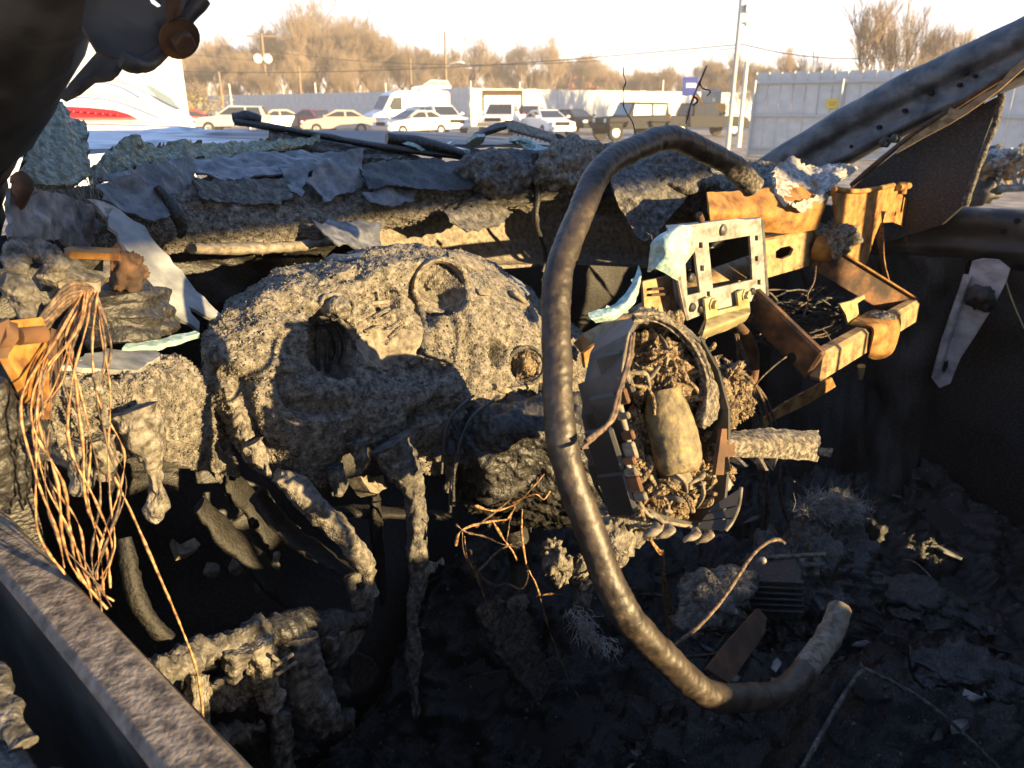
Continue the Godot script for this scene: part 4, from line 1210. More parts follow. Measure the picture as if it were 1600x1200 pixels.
func wheel() -> void:
	var C := CAM + Vector3(0.1588, -0.1960, -0.4866)
	var az := deg_to_rad(49.57)
	var ti := deg_to_rad(23.67)
	var N := Vector3(sin(az) * cos(ti), sin(ti), cos(az) * cos(ti))
	var A := Vector3.UP.cross(N).normalized()
	var U := N.cross(A)
	var t := thing("steering_wheel", "burnt steering wheel with broken bare rim and ash-filled hub", "steering wheel", C - N * 0.05)
	var mb := MB.new()
	var pts := []
	for k in 60:
		var g := deg_to_rad(39.0 - k * (39.0 + 197.5) / 59.0)
		pts.append(C + (U * cos(g) + A * sin(g)) * (0.19 + 0.0015 * sin(k * 0.9)))
	tube(mb, pts, [0.0088, 0.0082, 0.0078, 0.0079, 0.0080, 0.0082, 0.0084, 0.0086, 0.0084], 28, 12, 0.0007, 60.0, 1.0, N)
	part(mb, "rim", M.rim_foam, t)
	mb = MB.new()
	tube(mb, pts.slice(53, 60), [0.0086, 0.0090, 0.0092, 0.0088], 20, 8, 0.0012, 60.0, 1.0, N)
	var bare := part(mb, "rim_core", M.clay, t)  # paler sleeve round the lower right end of the rim
	bare.set_meta("label", "paler broken end of the rim")
	mb = MB.new()
	tube(mb, pts.slice(0, 4), [0.0094, 0.0090, 0.0084], 20, 8, 0.0014, 70.0, 1.0, N)
	part(mb, "rim_core", M.speckle, t)
	var at := func(px: float, py: float, k: float) -> Vector3:
		var q := ray(px, py)
		return CAM + q * ((k + N.dot(C - CAM)) / N.dot(q))
	var loop := []
	var back := []
	var mid := C - N * 0.02
	for k in [[1000, 488], [982, 520], [972, 575], [968, 635], [982, 695], [980, 728], [992, 765], [1015, 806], [1075, 822], [1128, 826], [1132, 780], [1136, 740], [1138, 690], [1138, 640], [1122, 580], [1095, 530], [1050, 498]]:
		var p: Vector3 = at.call(k[0], k[1], 0.008)
		loop.append(p)
		back.append(p.lerp(C, 0.08) - N * 0.034)
	# basket wall in folded segments, with a floor
	for k in loop.size():
		var j := (k + 1) % loop.size()
		if k in [6, 11]: continue
		mb = MB.new()
		var b0: Vector3 = back[k] - (N * 0.008 if k % 2 == 0 else Vector3.ZERO)
		plate(mb, [loop[k], loop[j], back[j], b0], 0.0025, [], C - (loop[k] + loop[j]) / 2)
		part(mb, "basket_wall", M.soot_metal, t)
	mb = MB.new()
	plate(mb, back, 0.003, [], -N)
	part(mb, "basket_floor", M.soot_metal, t)
	mb = MB.new()
	tube(mb, [loop[1], loop[2], loop[3], loop[4], loop[5], loop[6], loop[7], loop[8], loop[9]], 0.0010, 6, 4, 0.0006, 90.0)
	part(mb, "basket_lit_edge", M.clay, t)  # pale bead; the light on the basket's edge is in its colour
	mb = MB.new()
	var inner := []
	for k in [[962, 560], [962, 610], [952, 622], [952, 680], [945, 690], [945, 720], [955, 750], [975, 795]]:
		inner.append(at.call(k[0], k[1], -0.004))
	for k in inner.size() - 1:
		if k % 2 == 0: block(mb, (inner[k] + inner[k + 1]) / 2.0, Basis(A, U, N), Vector3(0.004, 0.026, 0.02), 0.0015)
	part(mb, "basket_step", M.soot_metal, t)
	# column boss behind
	mb = MB.new()
	lathe(mb, C - N * 0.10, N, [[0.0, 0.0], [0.045, 0.0], [0.05, 0.03], [0.042, 0.065], [0.0, 0.066]], 28)
	part(mb, "column_boss", M.char, t)
	# burnt soil-like foam filling, lumps of uneven size
	for e in [[1015, 556, 0.0, 0.016, 0.020], [1045, 575, 0.004, 0.020, 0.022], [1008, 605, -0.002, 0.010, 0.013], [1085, 585, 0.0, 0.016, 0.026], [998, 738, -0.004, 0.010, 0.016], [1012, 772, -0.002, 0.012, 0.013], [1050, 788, -0.004, 0.014, 0.009], [1092, 778, -0.004, 0.013, 0.010], [1114, 735, -0.006, 0.008, 0.016], [1035, 522, 0.004, 0.015, 0.013], [1118, 640, -0.004, 0.012, 0.018], [1148, 625, -0.012, 0.012, 0.018], [1138, 590, -0.012, 0.011, 0.013], [1030, 610, 0.006, 0.014, 0.010], [1060, 618, 0.004, 0.012, 0.009], [1000, 690, -0.006, 0.007, 0.018], [1085, 745, 0.0, 0.010, 0.010], [1030, 760, 0.0, 0.012, 0.009], [1100, 700, -0.004, 0.007, 0.014]]:
		mb = MB.new()
		blob(mb, at.call(e[0], e[1], e[2] - 0.012), Vector3(e[3], e[4], 0.011), 0.011, 75.0, 30, Basis(A, U, N))
		part(mb, "burnt_filling", M.soil, t)
	for k in 40:
		mb = MB.new()
		var p: Vector3 = at.call(rng.randf_range(990, 1110), [rng.randf_range(530, 625), rng.randf_range(745, 815)][k % 2], 0.004)
		var d := Vector3(rng.randf_range(-1, 1), rng.randf_range(-1, 1), rng.randf_range(-1, 1)).normalized() * rng.randf_range(0.004, 0.011)
		tube(mb, [p - d, p + N * 0.003, p + d], [0.0012, 0.0026, 0.001], 6, 4, 0.001, 80.0, 0.6)
		part(mb, "crust_curl", [M.soil, M.clay, M.soil][k % 3], t)
	# inflator dome
	mb = MB.new()
	var top: Vector3 = at.call(1036, 612, 0.0)
	var low: Vector3 = at.call(1066, 742, 0.004)
	var ax := (low - top).normalized()
	tube(mb, [top, top.lerp(low, 0.2), top.lerp(low, 0.4), top.lerp(low, 0.6), top.lerp(low, 0.78), top.lerp(low, 0.9), top.lerp(low, 0.97), low], [0.012, 0.0155, 0.0166, 0.0170, 0.0168, 0.0154, 0.0120, 0.002], 36, 8, 0.0008, 40.0, 0.8, N)
	part(mb, "inflator_dome", M.inflator, t)
	mb = MB.new()
	lathe(mb, low - N * 0.004, ax, [[0.008, -0.004], [0.009, 0.004], [0.006, 0.006], [0.0, 0.006]], 14)
	part(mb, "inflator_nut", M.clay, t)
	mb = MB.new()
	lathe(mb, at.call(1128, 755, 0.0), (N + A).normalized(), [[0.006, -0.01], [0.006, 0.003], [0.004, 0.005], [0.0, 0.005]], 14)
	part(mb, "rivet", M.zinc, t)
	# speckled crust that curls over the hub
	mb = MB.new()
	var o := [[992, 482], [1030, 486], [1065, 505], [1095, 535], [1118, 575], [1130, 620], [1126, 655], [1110, 668]]
	var i2 := [[996, 506], [1030, 504], [1055, 522], [1080, 552], [1092, 590], [1090, 630], [1085, 650], [1088, 662]]
	var r0 := []
	var r1 := []
	var r2 := []
	for k in o.size():
		r0.append(at.call(o[k][0], o[k][1], -0.008))
		r1.append(at.call((o[k][0] + i2[k][0]) / 2.0, (o[k][1] + i2[k][1]) / 2.0, 0.014))
		r2.append(at.call(i2[k][0], i2[k][1], 0.004))
	sheet(mb, [r0, r1, r2], 12, 10, [[40.0, 0.002, lump], [200.0, 0.001, grit]], 0.004, [], 0.4)
	part(mb, "hub_crust", M.speckle, t)
	# spoke stub
	mb = MB.new()
	sheet(mb, [[at.call(1132, 672, -0.004), at.call(1180, 670, 0.0), at.call(1230, 669, 0.004), at.call(1279, 674, 0.006)], [at.call(1132, 690, 0.008), at.call(1180, 690, 0.012), at.call(1230, 690, 0.016), at.call(1284, 694, 0.018)],
		[at.call(1132, 715, 0.004), at.call(1180, 716, 0.008), at.call(1230, 718, 0.012), at.call(1276, 721, 0.014)]], 14, 10, [[50.0, 0.0022, lump], [200.0, 0.0008, grit]], 0.010, [], 0.5)
	part(mb, "spoke_stub", M.speckle, t)
	mb = MB.new()
	plate(mb, [at.call(1128, 670, 0.016), at.call(1136, 670, 0.016), at.call(1136, 694, 0.016), at.call(1148, 694, 0.018), at.call(1148, 712, 0.018), at.call(1133, 714, 0.016), at.call(1131, 742, 0.014), at.call(1118, 742, 0.014)], 0.003)
	part(mb, "spoke_bracket", M.rust_dark, t)
	# lower flap with two slits, and the row of hooks
	var flap := [[[1112, 792], [1158, 762], [1155, 788], [1106, 800]], [[1104, 804], [1153, 791], [1146, 808], [1098, 812]], [[1096, 815], [1144, 811], [1134, 828], [1088, 826]]]
	for e in flap:
		mb = MB.new()
		var q := []
		for k in e: q.append(at.call(k[0], k[1], 0.012 + (k[0] - 1090) * 0.0003))
		plate(mb, q, 0.0025)
		part(mb, "flap_blade", M.soot_metal, t)
	mb = MB.new()
	tube(mb, [at.call(1158, 762, 0.034), at.call(1155, 788, 0.034), at.call(1146, 812, 0.03), at.call(1134, 829, 0.026)], 0.0012, 6, 3)
	part(mb, "flap_lit_edge", M.clay, t)  # pale bead painted as the lit edge of the dark flap
	for k in [1016, 1036, 1078, 1098]:
		mb = MB.new()
		var y: float = 818.0 + (k - 1016) * 0.12
		tube(mb, [at.call(k + 8, y, 0.012), at.call(k + 10, y + 8, 0.016), at.call(k + 2, y + 14, 0.018), at.call(k - 6, y + 16, 0.016), at.call(k - 8, y + 20, 0.014)], [0.002, 0.0034, 0.0036, 0.003, 0.0015], 8, 4, 0.0006, 50.0, 0.5)
		part(mb, "hook", M.clay, t)
	for k in 9:
		mb = MB.new()
		var p: Vector3 = loop[2 + k / 2].lerp(loop[3 + k / 2], 0.25 + 0.5 * (k % 2))
		block(mb, p + N * 0.002 - A * 0.001, Basis(A, U, N), Vector3(0.003, 0.006 + 0.003 * sin(k * 2.0), 0.008), 0.0008)
		part(mb, "frame_tooth", [M.clay, M.rust_dark][k % 2], t)
	# scorched wires over the hub
	for e in [[[[990, 520], [985, 560], [972, 600], [960, 650], [935, 675], [915, 690]], 0.0014], [[[986, 525], [980, 566], [966, 612], [952, 660], [930, 682], [908, 702]], 0.0011]]:
		mb = MB.new()
		var q := []
		for k in e[0]: q.append(at.call(k[0], k[1], 0.016))
		tube(mb, q, e[1], 6, 6, 0.0005, 60.0)
		part(mb, "wire", M.copper_dark, t)
	mb = MB.new()
	blob(mb, at.call(985, 815, -0.03), Vector3(0.018, 0.016, 0.014), 0.012, 40.0, 20)
	blob(mb, at.call(955, 840, -0.03), Vector3(0.012, 0.020, 0.012), 0.010, 40.0, 18)
	part(mb, "foam_lump", M.ash, t)
	# two wisps of wire that stand on top of the rim
	for e in [[[[1072, 192], [1078, 168], [1088, 140], [1096, 122], [1104, 103]], "wire"], [[[1092, 128], [1098, 138], [1110, 142], [1104, 150]], "wire"], [[[1084, 150], [1090, 158], [1082, 165]], "wire"], [[[975, 104], [974, 116], [978, 128], [974, 140], [974, 166]], "wire"]]:
		mb = MB.new()
		var q := []
		for k in e[0]: q.append(dp(k[0], k[1], 0.515 if k[0] > 1000 else 0.75))
		tube(mb, q, 0.0006, 5, 5, 0.0006, 120.0)
		if e[0][0][0] < 1000:
			tube(mb, dps([[974, 166, 0.75], [980, 178, 0.74], [990, 196, 0.73], [996, 240, 0.75]]), 0.0006, 5, 5)
			whole(mb, "loose_wire", "hair-thin black wire standing up from the scuttle behind the wheel", "wire", M.cable)
		else: part(mb, e[1], M.copper_dark, t)

# ---------------------------------------------------------------- bare metal, wires, floor
func pfl(a: Array, f: float) -> Array:
	var o := []
	for k in a: o.append(pf(k[0], k[1], f))
	return o
func quadhole(x: float, y: float, w: float, h: float, f: float) -> Array:
	return pfl([[x - w, y - h], [x + w, y - h], [x + w, y + h], [x - w, y + h]], f)

func brackets() -> void:
	var n := -FWD
	# galvanised radio frame
	var t := thing("radio_frame", "galvanised radio mounting frame with square cutouts, sunlit", "bracket", pf(1120, 500, 0.42))
	var mb := MB.new()
	var f := 0.42
	plate(mb, pfl([[1045, 360], [1060, 354], [1150, 342], [1172, 344], [1189, 342], [1192, 380], [1197, 463], [1186, 468], [1160, 474], [1156, 482], [1108, 494], [1106, 488], [1073, 501], [1066, 470], [1056, 420]], f), 0.003,
		[pfl([[1107, 379], [1172, 368], [1176, 437], [1114, 451]], f), pfl([[1071, 412], [1086, 392], [1094, 457], [1074, 462]], f), quadhole(1182, 372, 2.5, 4, f), quadhole(1182, 404, 2.5, 4, f), quadhole(1186, 441, 2.5, 4, f), quadhole(1095, 383, 3, 4.5, f), quadhole(1097, 419, 3, 4.5, f), quadhole(1107, 459, 2.5, 4, f)])
	part(mb, "face_plate", M.zinc, t)
	mb = MB.new()
	plate(mb, [pf(1045, 360, f), pf(1073, 501, f), pf(1060, 490, f + 0.05), pf(1030, 372, f + 0.06)], 0.003)
	part(mb, "side_flange", M.zinc, t)
	mb = MB.new()
	plate(mb, [pf(1045, 359, f), pf(1189, 341, f), pf(1180, 338, f + 0.05), pf(1040, 352, f + 0.06)], 0.003)
	part(mb, "top_flange", M.zinc, t)
	mb = MB.new()
	plate(mb, [pf(1190, 343, f), pf(1198, 463, f), pf(1190, 452, f + 0.05), pf(1184, 345, f + 0.05)], 0.003)
	part(mb, "side_flange", M.zinc, t)
	for e in [[1128, 359, 0.007], [1078, 434, 0.006], [1080, 480, 0.0055], [1093, 482, 0.005], [1174, 455, 0.005]]:
		mb = MB.new()
		lathe(mb, pf(e[0], e[1], f), n, [[e[2], 0.0], [e[2], 0.003], [e[2] * 0.6, 0.005], [0.0, 0.005]], 12)
		part(mb, "rivet", M.soot_metal, t)
	# brass-coloured lower cradle with two bolts
	mb = MB.new()
	f = 0.412
	plate(mb, pfl([[1101, 468], [1112, 463], [1120, 472], [1121, 486], [1154, 478], [1152, 458], [1162, 452], [1170, 458], [1172, 484], [1160, 492], [1130, 512], [1102, 530], [1094, 522], [1104, 500]], f), 0.003)
	part(mb, "cradle", M.brass, t)
	mb = MB.new()
	sheet(mb, [pfl([[1104, 500], [1135, 490], [1172, 480]], 0.41), pfl([[1100, 518], [1135, 506], [1172, 490]], 0.395), pfl([[1094, 530], [1132, 518], [1165, 502]], 0.41)], 6, 6, [[30.0, 0.001, lump]], 0.003)
	part(mb, "cradle_lip", M.brass, t)
	for e in [[1112, 475], [1163, 460]]:
		mb = MB.new()
		lathe(mb, pf(e[0], e[1], 0.412), n, [[0.008, 0.0], [0.008, 0.002], [0.0055, 0.0025], [0.0055, 0.007], [0.0, 0.008]], 6)
		part(mb, "bolt", M.brass, t)
	for e in [[1092, 335, 1096, 345], [1178, 495, 1170, 500]]:
		mb = MB.new()
		cyl(mb, pf(e[0], e[1], 0.42), pf(e[2], e[3], 0.42), 0.004, 8)
		part(mb, "screw", M.rust_dark, t)
	# melted glass hanging on it
	mb = MB.new()
	sheet(mb, sub([[[1040, 362, 0.425], [1060, 352, 0.415], [1085, 356, 0.405]], [[1018, 378, 0.43], [1045, 375, 0.41], [1078, 385, 0.402]], [[1014, 405, 0.435], [1040, 400, 0.41], [1068, 420, 0.402]], [[1010, 426, 0.44], [1022, 420, 0.42], [1060, 440, 0.405]]], 0.0), 10, 10, [[40.0, 0.003, lump]], 0.003, [], 0.4)
	whole(mb, "molten_glass_drape", "aqua molten glass draped over the corner of the radio frame", "glass", M.aqua)
	mb = MB.new()
	sheet(mb, sub([[[918, 490, 0.46], [950, 480, 0.45], [980, 455, 0.445], [998, 415, 0.45]], [[922, 498, 0.45], [955, 490, 0.44], [985, 465, 0.435], [1003, 430, 0.44]], [[932, 506, 0.45], [962, 498, 0.44], [990, 475, 0.435], [1002, 450, 0.44]]], 0.0), 10, 10, [[40.0, 0.003, lump]], 0.003, [], 0.4)
	whole(mb, "molten_glass_curl", "curved aqua strip of molten glass beside the steering hub", "glass", M.aqua)
	# crossbeam that carries the dashboard
	t = thing("dash_crossbeam", "rusty steel crossbeam with an oval hole behind the radio frame", "beam", pf(1150, 430, 0.47))
	mb = MB.new()
	plate(mb, pfl([[1195, 374], [1262, 360], [1277, 358], [1277, 410], [1262, 416], [1199, 434]], 0.43), 0.004, [pfl([[1212, 393], [1220, 387], [1234, 384], [1240, 389], [1236, 399], [1222, 405], [1212, 403]], 0.43)])
	part(mb, "beam_face", M.rust_pale, t)
	mb = MB.new()
	plate(mb, [pf(1195, 373, 0.43), pf(1277, 357, 0.43), pf(1270, 352, 0.48), pf(1190, 366, 0.48)], 0.003)
	part(mb, "beam_top", M.rust, t)
	mb = MB.new()
	plate(mb, [pf(1210, 385, 0.455), pf(1245, 380, 0.455), pf(1245, 408, 0.455), pf(1210, 410, 0.455)], 0.003)
	part(mb, "beam_back", M.rust_dark, t)
	mb = MB.new()
	tube(mb, [pf(1276, 384, 0.425), pf(1284, 386, 0.42), pf(1296, 388, 0.43)], [0.020, 0.024, 0.02], 14, 6, 0.001, 20.0)
	part(mb, "beam_end", M.rust, t)
	mb = MB.new()
	tube(mb, [pf(915, 545, 0.50), pf(990, 505, 0.48), pf(1060, 470, 0.47), pf(1120, 440, 0.47), pf(1200, 410, 0.47)], [0.025, 0.026, 0.026, 0.026], 4, 4, 0.001, 12.0, 0.8)
	part(mb, "beam_tube", M.rust_pale, t)
	mb = MB.new()
	plate(mb, pfl([[912, 552], [955, 520], [1002, 500], [1050, 490], [1060, 500], [1000, 530], [940, 566], [915, 575]], 0.455), 0.004)
	part(mb, "beam_gusset", M.rust, t)
	for k in 2:
		mb = MB.new()
		bar(mb, pf(1017, 452 + k * 9, 0.44), pf(1044, 450 + k * 9, 0.44), 0.003, 0.004, n, 0.001)
		part(mb, "beam_slot", M.rust_dark, t)
	mb = MB.new()
	plate(mb, pfl([[1004, 440], [1050, 430], [1056, 485], [1008, 492]], 0.445), 0.003)
	part(mb, "beam_bracket", M.rust_pale, t)
	# glove box panel: bent rusty sheet, topped with a white flaking crust
	mb = MB.new()
	sheet(mb, sub([[[1105, 300, 0.50], [1180, 296, 0.47], [1240, 285, 0.45], [1304, 278, 0.43]], [[1108, 330, 0.48], [1185, 330, 0.45], [1235, 325, 0.43], [1294, 312, 0.41]], [[1110, 352, 0.485], [1188, 362, 0.455], [1230, 365, 0.43], [1276, 358, 0.42]]], 0.0), 12, 10, [[10.0, 0.004, lump], [60.0, 0.0006, grit]], 0.003)
	whole(mb, "bent_rust_panel", "bent orange-brown steel panel above the crossbeam", "panel", M.rust)
	mb = MB.new()
	sheet(mb, sub([[[1205, 268, 0.47], [1235, 245, 0.49], [1275, 262, 0.48], [1315, 255, 0.46], [1340, 265, 0.44]], [[1212, 300, 0.45], [1240, 285, 0.45], [1275, 282, 0.44], [1308, 275, 0.42], [1325, 275, 0.43]], [[1228, 322, 0.43], [1250, 318, 0.43], [1270, 312, 0.42], [1295, 295, 0.41], [1309, 278, 0.41]]], 0.0), 14, 14, [[18.0, 0.010, lump], [110.0, 0.003, grit]], 0.003, [], 0.9)
	whole(mb, "white_crust", "flaking whitish grey crust on top of the bent rust panel", "crust", M.white_ash)
	debris_plate("bright curled edge of foil under the whitish crust", "foil_edge", "foil", [[1233, 318, 0.425], [1262, 312, 0.42], [1290, 298, 0.415], [1309, 276, 0.41], [1304, 300, 0.41], [1280, 318, 0.415], [1248, 334, 0.42]], 0.002, "white_ash")
	# slotted rusty bracket towards the passenger pillar
	t = thing("slotted_bracket", "rusty bracket plate with a tall arched cutout by the passenger pillar", "bracket", pf(1370, 410, 0.40))
	mb = MB.new()
	f = 0.40
	plate(mb, pfl([[1302, 296], [1345, 300], [1396, 290], [1404, 300], [1418, 312], [1424, 330], [1433, 384], [1429, 415], [1417, 411], [1415, 372], [1408, 352], [1395, 347], [1376, 348], [1366, 372], [1354, 412], [1340, 420], [1320, 408], [1312, 380], [1308, 340]], f), 0.004,
		[circle(pf(1364, 337, f), FWD, 0.0035, 10), circle(pf(1399, 334, f), FWD, 0.0045, 10)])
	part(mb, "plate", M.rust, t)
	mb = MB.new()
	tube(mb, pfl([[1302, 295], [1345, 299], [1396, 289]], f - 0.002), 0.004, 6, 4)
	part(mb, "folded_edge", M.rust, t)
	mb = MB.new()
	cyl(mb, pf(1409, 302, f - 0.004), pf(1411, 286, f - 0.004), 0.008, 8)
	cyl(mb, pf(1404, 293, f - 0.006), pf(1420, 290, f - 0.006), 0.006, 8)
	part(mb, "stud", M.rust, t)
	mb = MB.new()
	plate(mb, pfl([[1405, 410], [1430, 408], [1432, 440], [1424, 520], [1408, 520]], f + 0.02), 0.004)
	part(mb, "lower_leg", M.rust_dark, t)
	for k in 5:
		mb = MB.new()
		tube(mb, pfl([[1386 - k * 2, 330], [1372 + k * 2, 372], [1378 + k, 410], [1382 + k * 2.5, 448]], f - 0.01 - 0.002 * k), 0.0013, 5, 5, 0.0008, 50.0)
		part(mb, "wire", M.copper, t)
	mb = MB.new()
	blob(mb, pf(1302, 372, 0.41), Vector3(0.030, 0.028, 0.03), 0.018, 30.0, 26)
	whole(mb, "ash_clump", "grey ash clump stuck on the end of the crossbeam", "ash", M.ash)
	# U-shaped carrier: legs in darker rust for shade, front in paler rust for light
	t = thing("rusty_carrier", "rusty U-shaped steel carrier sticking out below the crossbeam", "bracket", pf(1300, 590, 0.33))
	var l0 := pf(1172, 470, 0.43)
	var l1 := pf(1276, 572, 0.315)
	var r0 := pf(1278, 398, 0.42)
	var r1 := pf(1424, 486, 0.315)
	mb = MB.new()
	bar(mb, l0, l1, 0.012, 0.045, Vector3.UP, 0.003)
	part(mb, "leg", M.rust_dark, t)
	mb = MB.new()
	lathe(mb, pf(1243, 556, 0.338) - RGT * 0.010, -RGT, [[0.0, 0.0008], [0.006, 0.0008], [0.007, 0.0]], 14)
	part(mb, "bolt_shade_disc", M.paint_black, t)  # flat black disc; the dark inside the hole is painted
	mb = MB.new()
	# channel leg: web and two folded edges
	bar(mb, r0, r1, 0.003, 0.046, Vector3.UP, 0.001)
	part(mb, "leg", M.rust_dark, t)
	mb = MB.new()
	bar(mb, r0 + Vector3(0, 0.024, 0) - RGT * 0.004, r1 + Vector3(0, 0.024, 0) - RGT * 0.004, 0.011, 0.003, Vector3.UP, 0.001)
	part(mb, "leg_edge", M.rust, t)
	mb = MB.new()
	bar(mb, l1 + Vector3(0, 0.0, 0), r1, 0.022, 0.040, Vector3.UP, 0.005)
	part(mb, "front_beam", M.rust_pale, t)
	mb = MB.new()
	var m := l1.lerp(r1, 0.52)
	var dx := (r1 - l1).normalized()
	sheet(mb, [[m - dx * 0.055 + Vector3(0, 0.024, 0) + FWD * 0.016, m + Vector3(0, 0.026, 0) + FWD * 0.018, m + dx * 0.055 + Vector3(0, 0.024, 0) + FWD * 0.016],
		[m - dx * 0.055 + Vector3(0, 0.022, 0) - FWD * 0.015, m + Vector3(0, 0.022, 0) - FWD * 0.024, m + dx * 0.055 + Vector3(0, 0.020, 0) - FWD * 0.018],
		[m - dx * 0.050 + Vector3(0, -0.012, 0) - FWD * 0.016, m + Vector3(0, -0.020, 0) - FWD * 0.032, m + dx * 0.06 + Vector3(0, -0.012, 0) - FWD * 0.020],
		[m - dx * 0.035 + Vector3(0, -0.026, 0) - FWD * 0.010, m + Vector3(0, -0.036, 0) - FWD * 0.014, m + dx * 0.045 + Vector3(0, -0.026, 0) - FWD * 0.012]], 10, 8, [[20.0, 0.002, lump]], 0.003)
	part(mb, "saddle", M.rust, t)
	mb = MB.new()
	plate(mb, pfl([[1312, 475], [1332, 470], [1350, 461], [1352, 466], [1340, 474], [1342, 490], [1352, 504], [1345, 512], [1326, 508], [1322, 492]], 0.335), 0.003)
	part(mb, "tab", M.brass, t)
	mb = MB.new()
	blob(mb, m + Vector3(0, 0.026, 0) + dx * 0.008 - FWD * 0.006, Vector3(0.020, 0.006, 0.018), 0.005, 60.0, 18)
	part(mb, "ash_pile", M.ash_dark, t)
	mb = MB.new()
	cyl(mb, pf(1346, 572, 0.32), pf(1345, 592, 0.32), 0.006, 8, 0.003)
	part(mb, "stud", M.brass, t)
	# strip lower down
	mb = MB.new()
	plate(mb, pfl([[1180, 664], [1230, 628], [1300, 590], [1306, 604], [1262, 632], [1210, 656], [1184, 680]], 0.40), 0.004, [circle(pf(1266, 622, 0.40), FWD, 0.004, 8), circle(pf(1232, 640, 0.40), FWD, 0.004, 8)])
	whole(mb, "perforated_strip", "orange rusty perforated strip low behind the spoke stub", "strip", M.rust)
	# grey pressed support behind the hub
	mb = MB.new()
	tube(mb, pfs([[1140, 500, 0.42], [1165, 530, 0.42], [1172, 570, 0.42], [1166, 620, 0.42]]), [0.014, 0.014, 0.012], 10, 6, 0.001, 20.0, 0.5)
	whole(mb, "column_support", "curved grey support strut behind the steering hub", "strut", M.rust_dark)

func strand(mb: MB, pts: Array, jit: float, rad: float, seed_at: float) -> void:
	var q := []
	for k in pts.size():
		var p: Vector3 = pf(pts[k][0], pts[k][1], pts[k][2])
		var j := jit * (0.35 if k == 0 else 1.0)
		q.append(p + Vector3(j * sin(seed_at * 3.1 + k * 1.9), j * 0.6 * sin(seed_at * 1.7 + k), j * cos(seed_at * 2.3 + k * 1.3)))
	tube(mb, q, rad, 5, 6, 0.0008, 60.0)

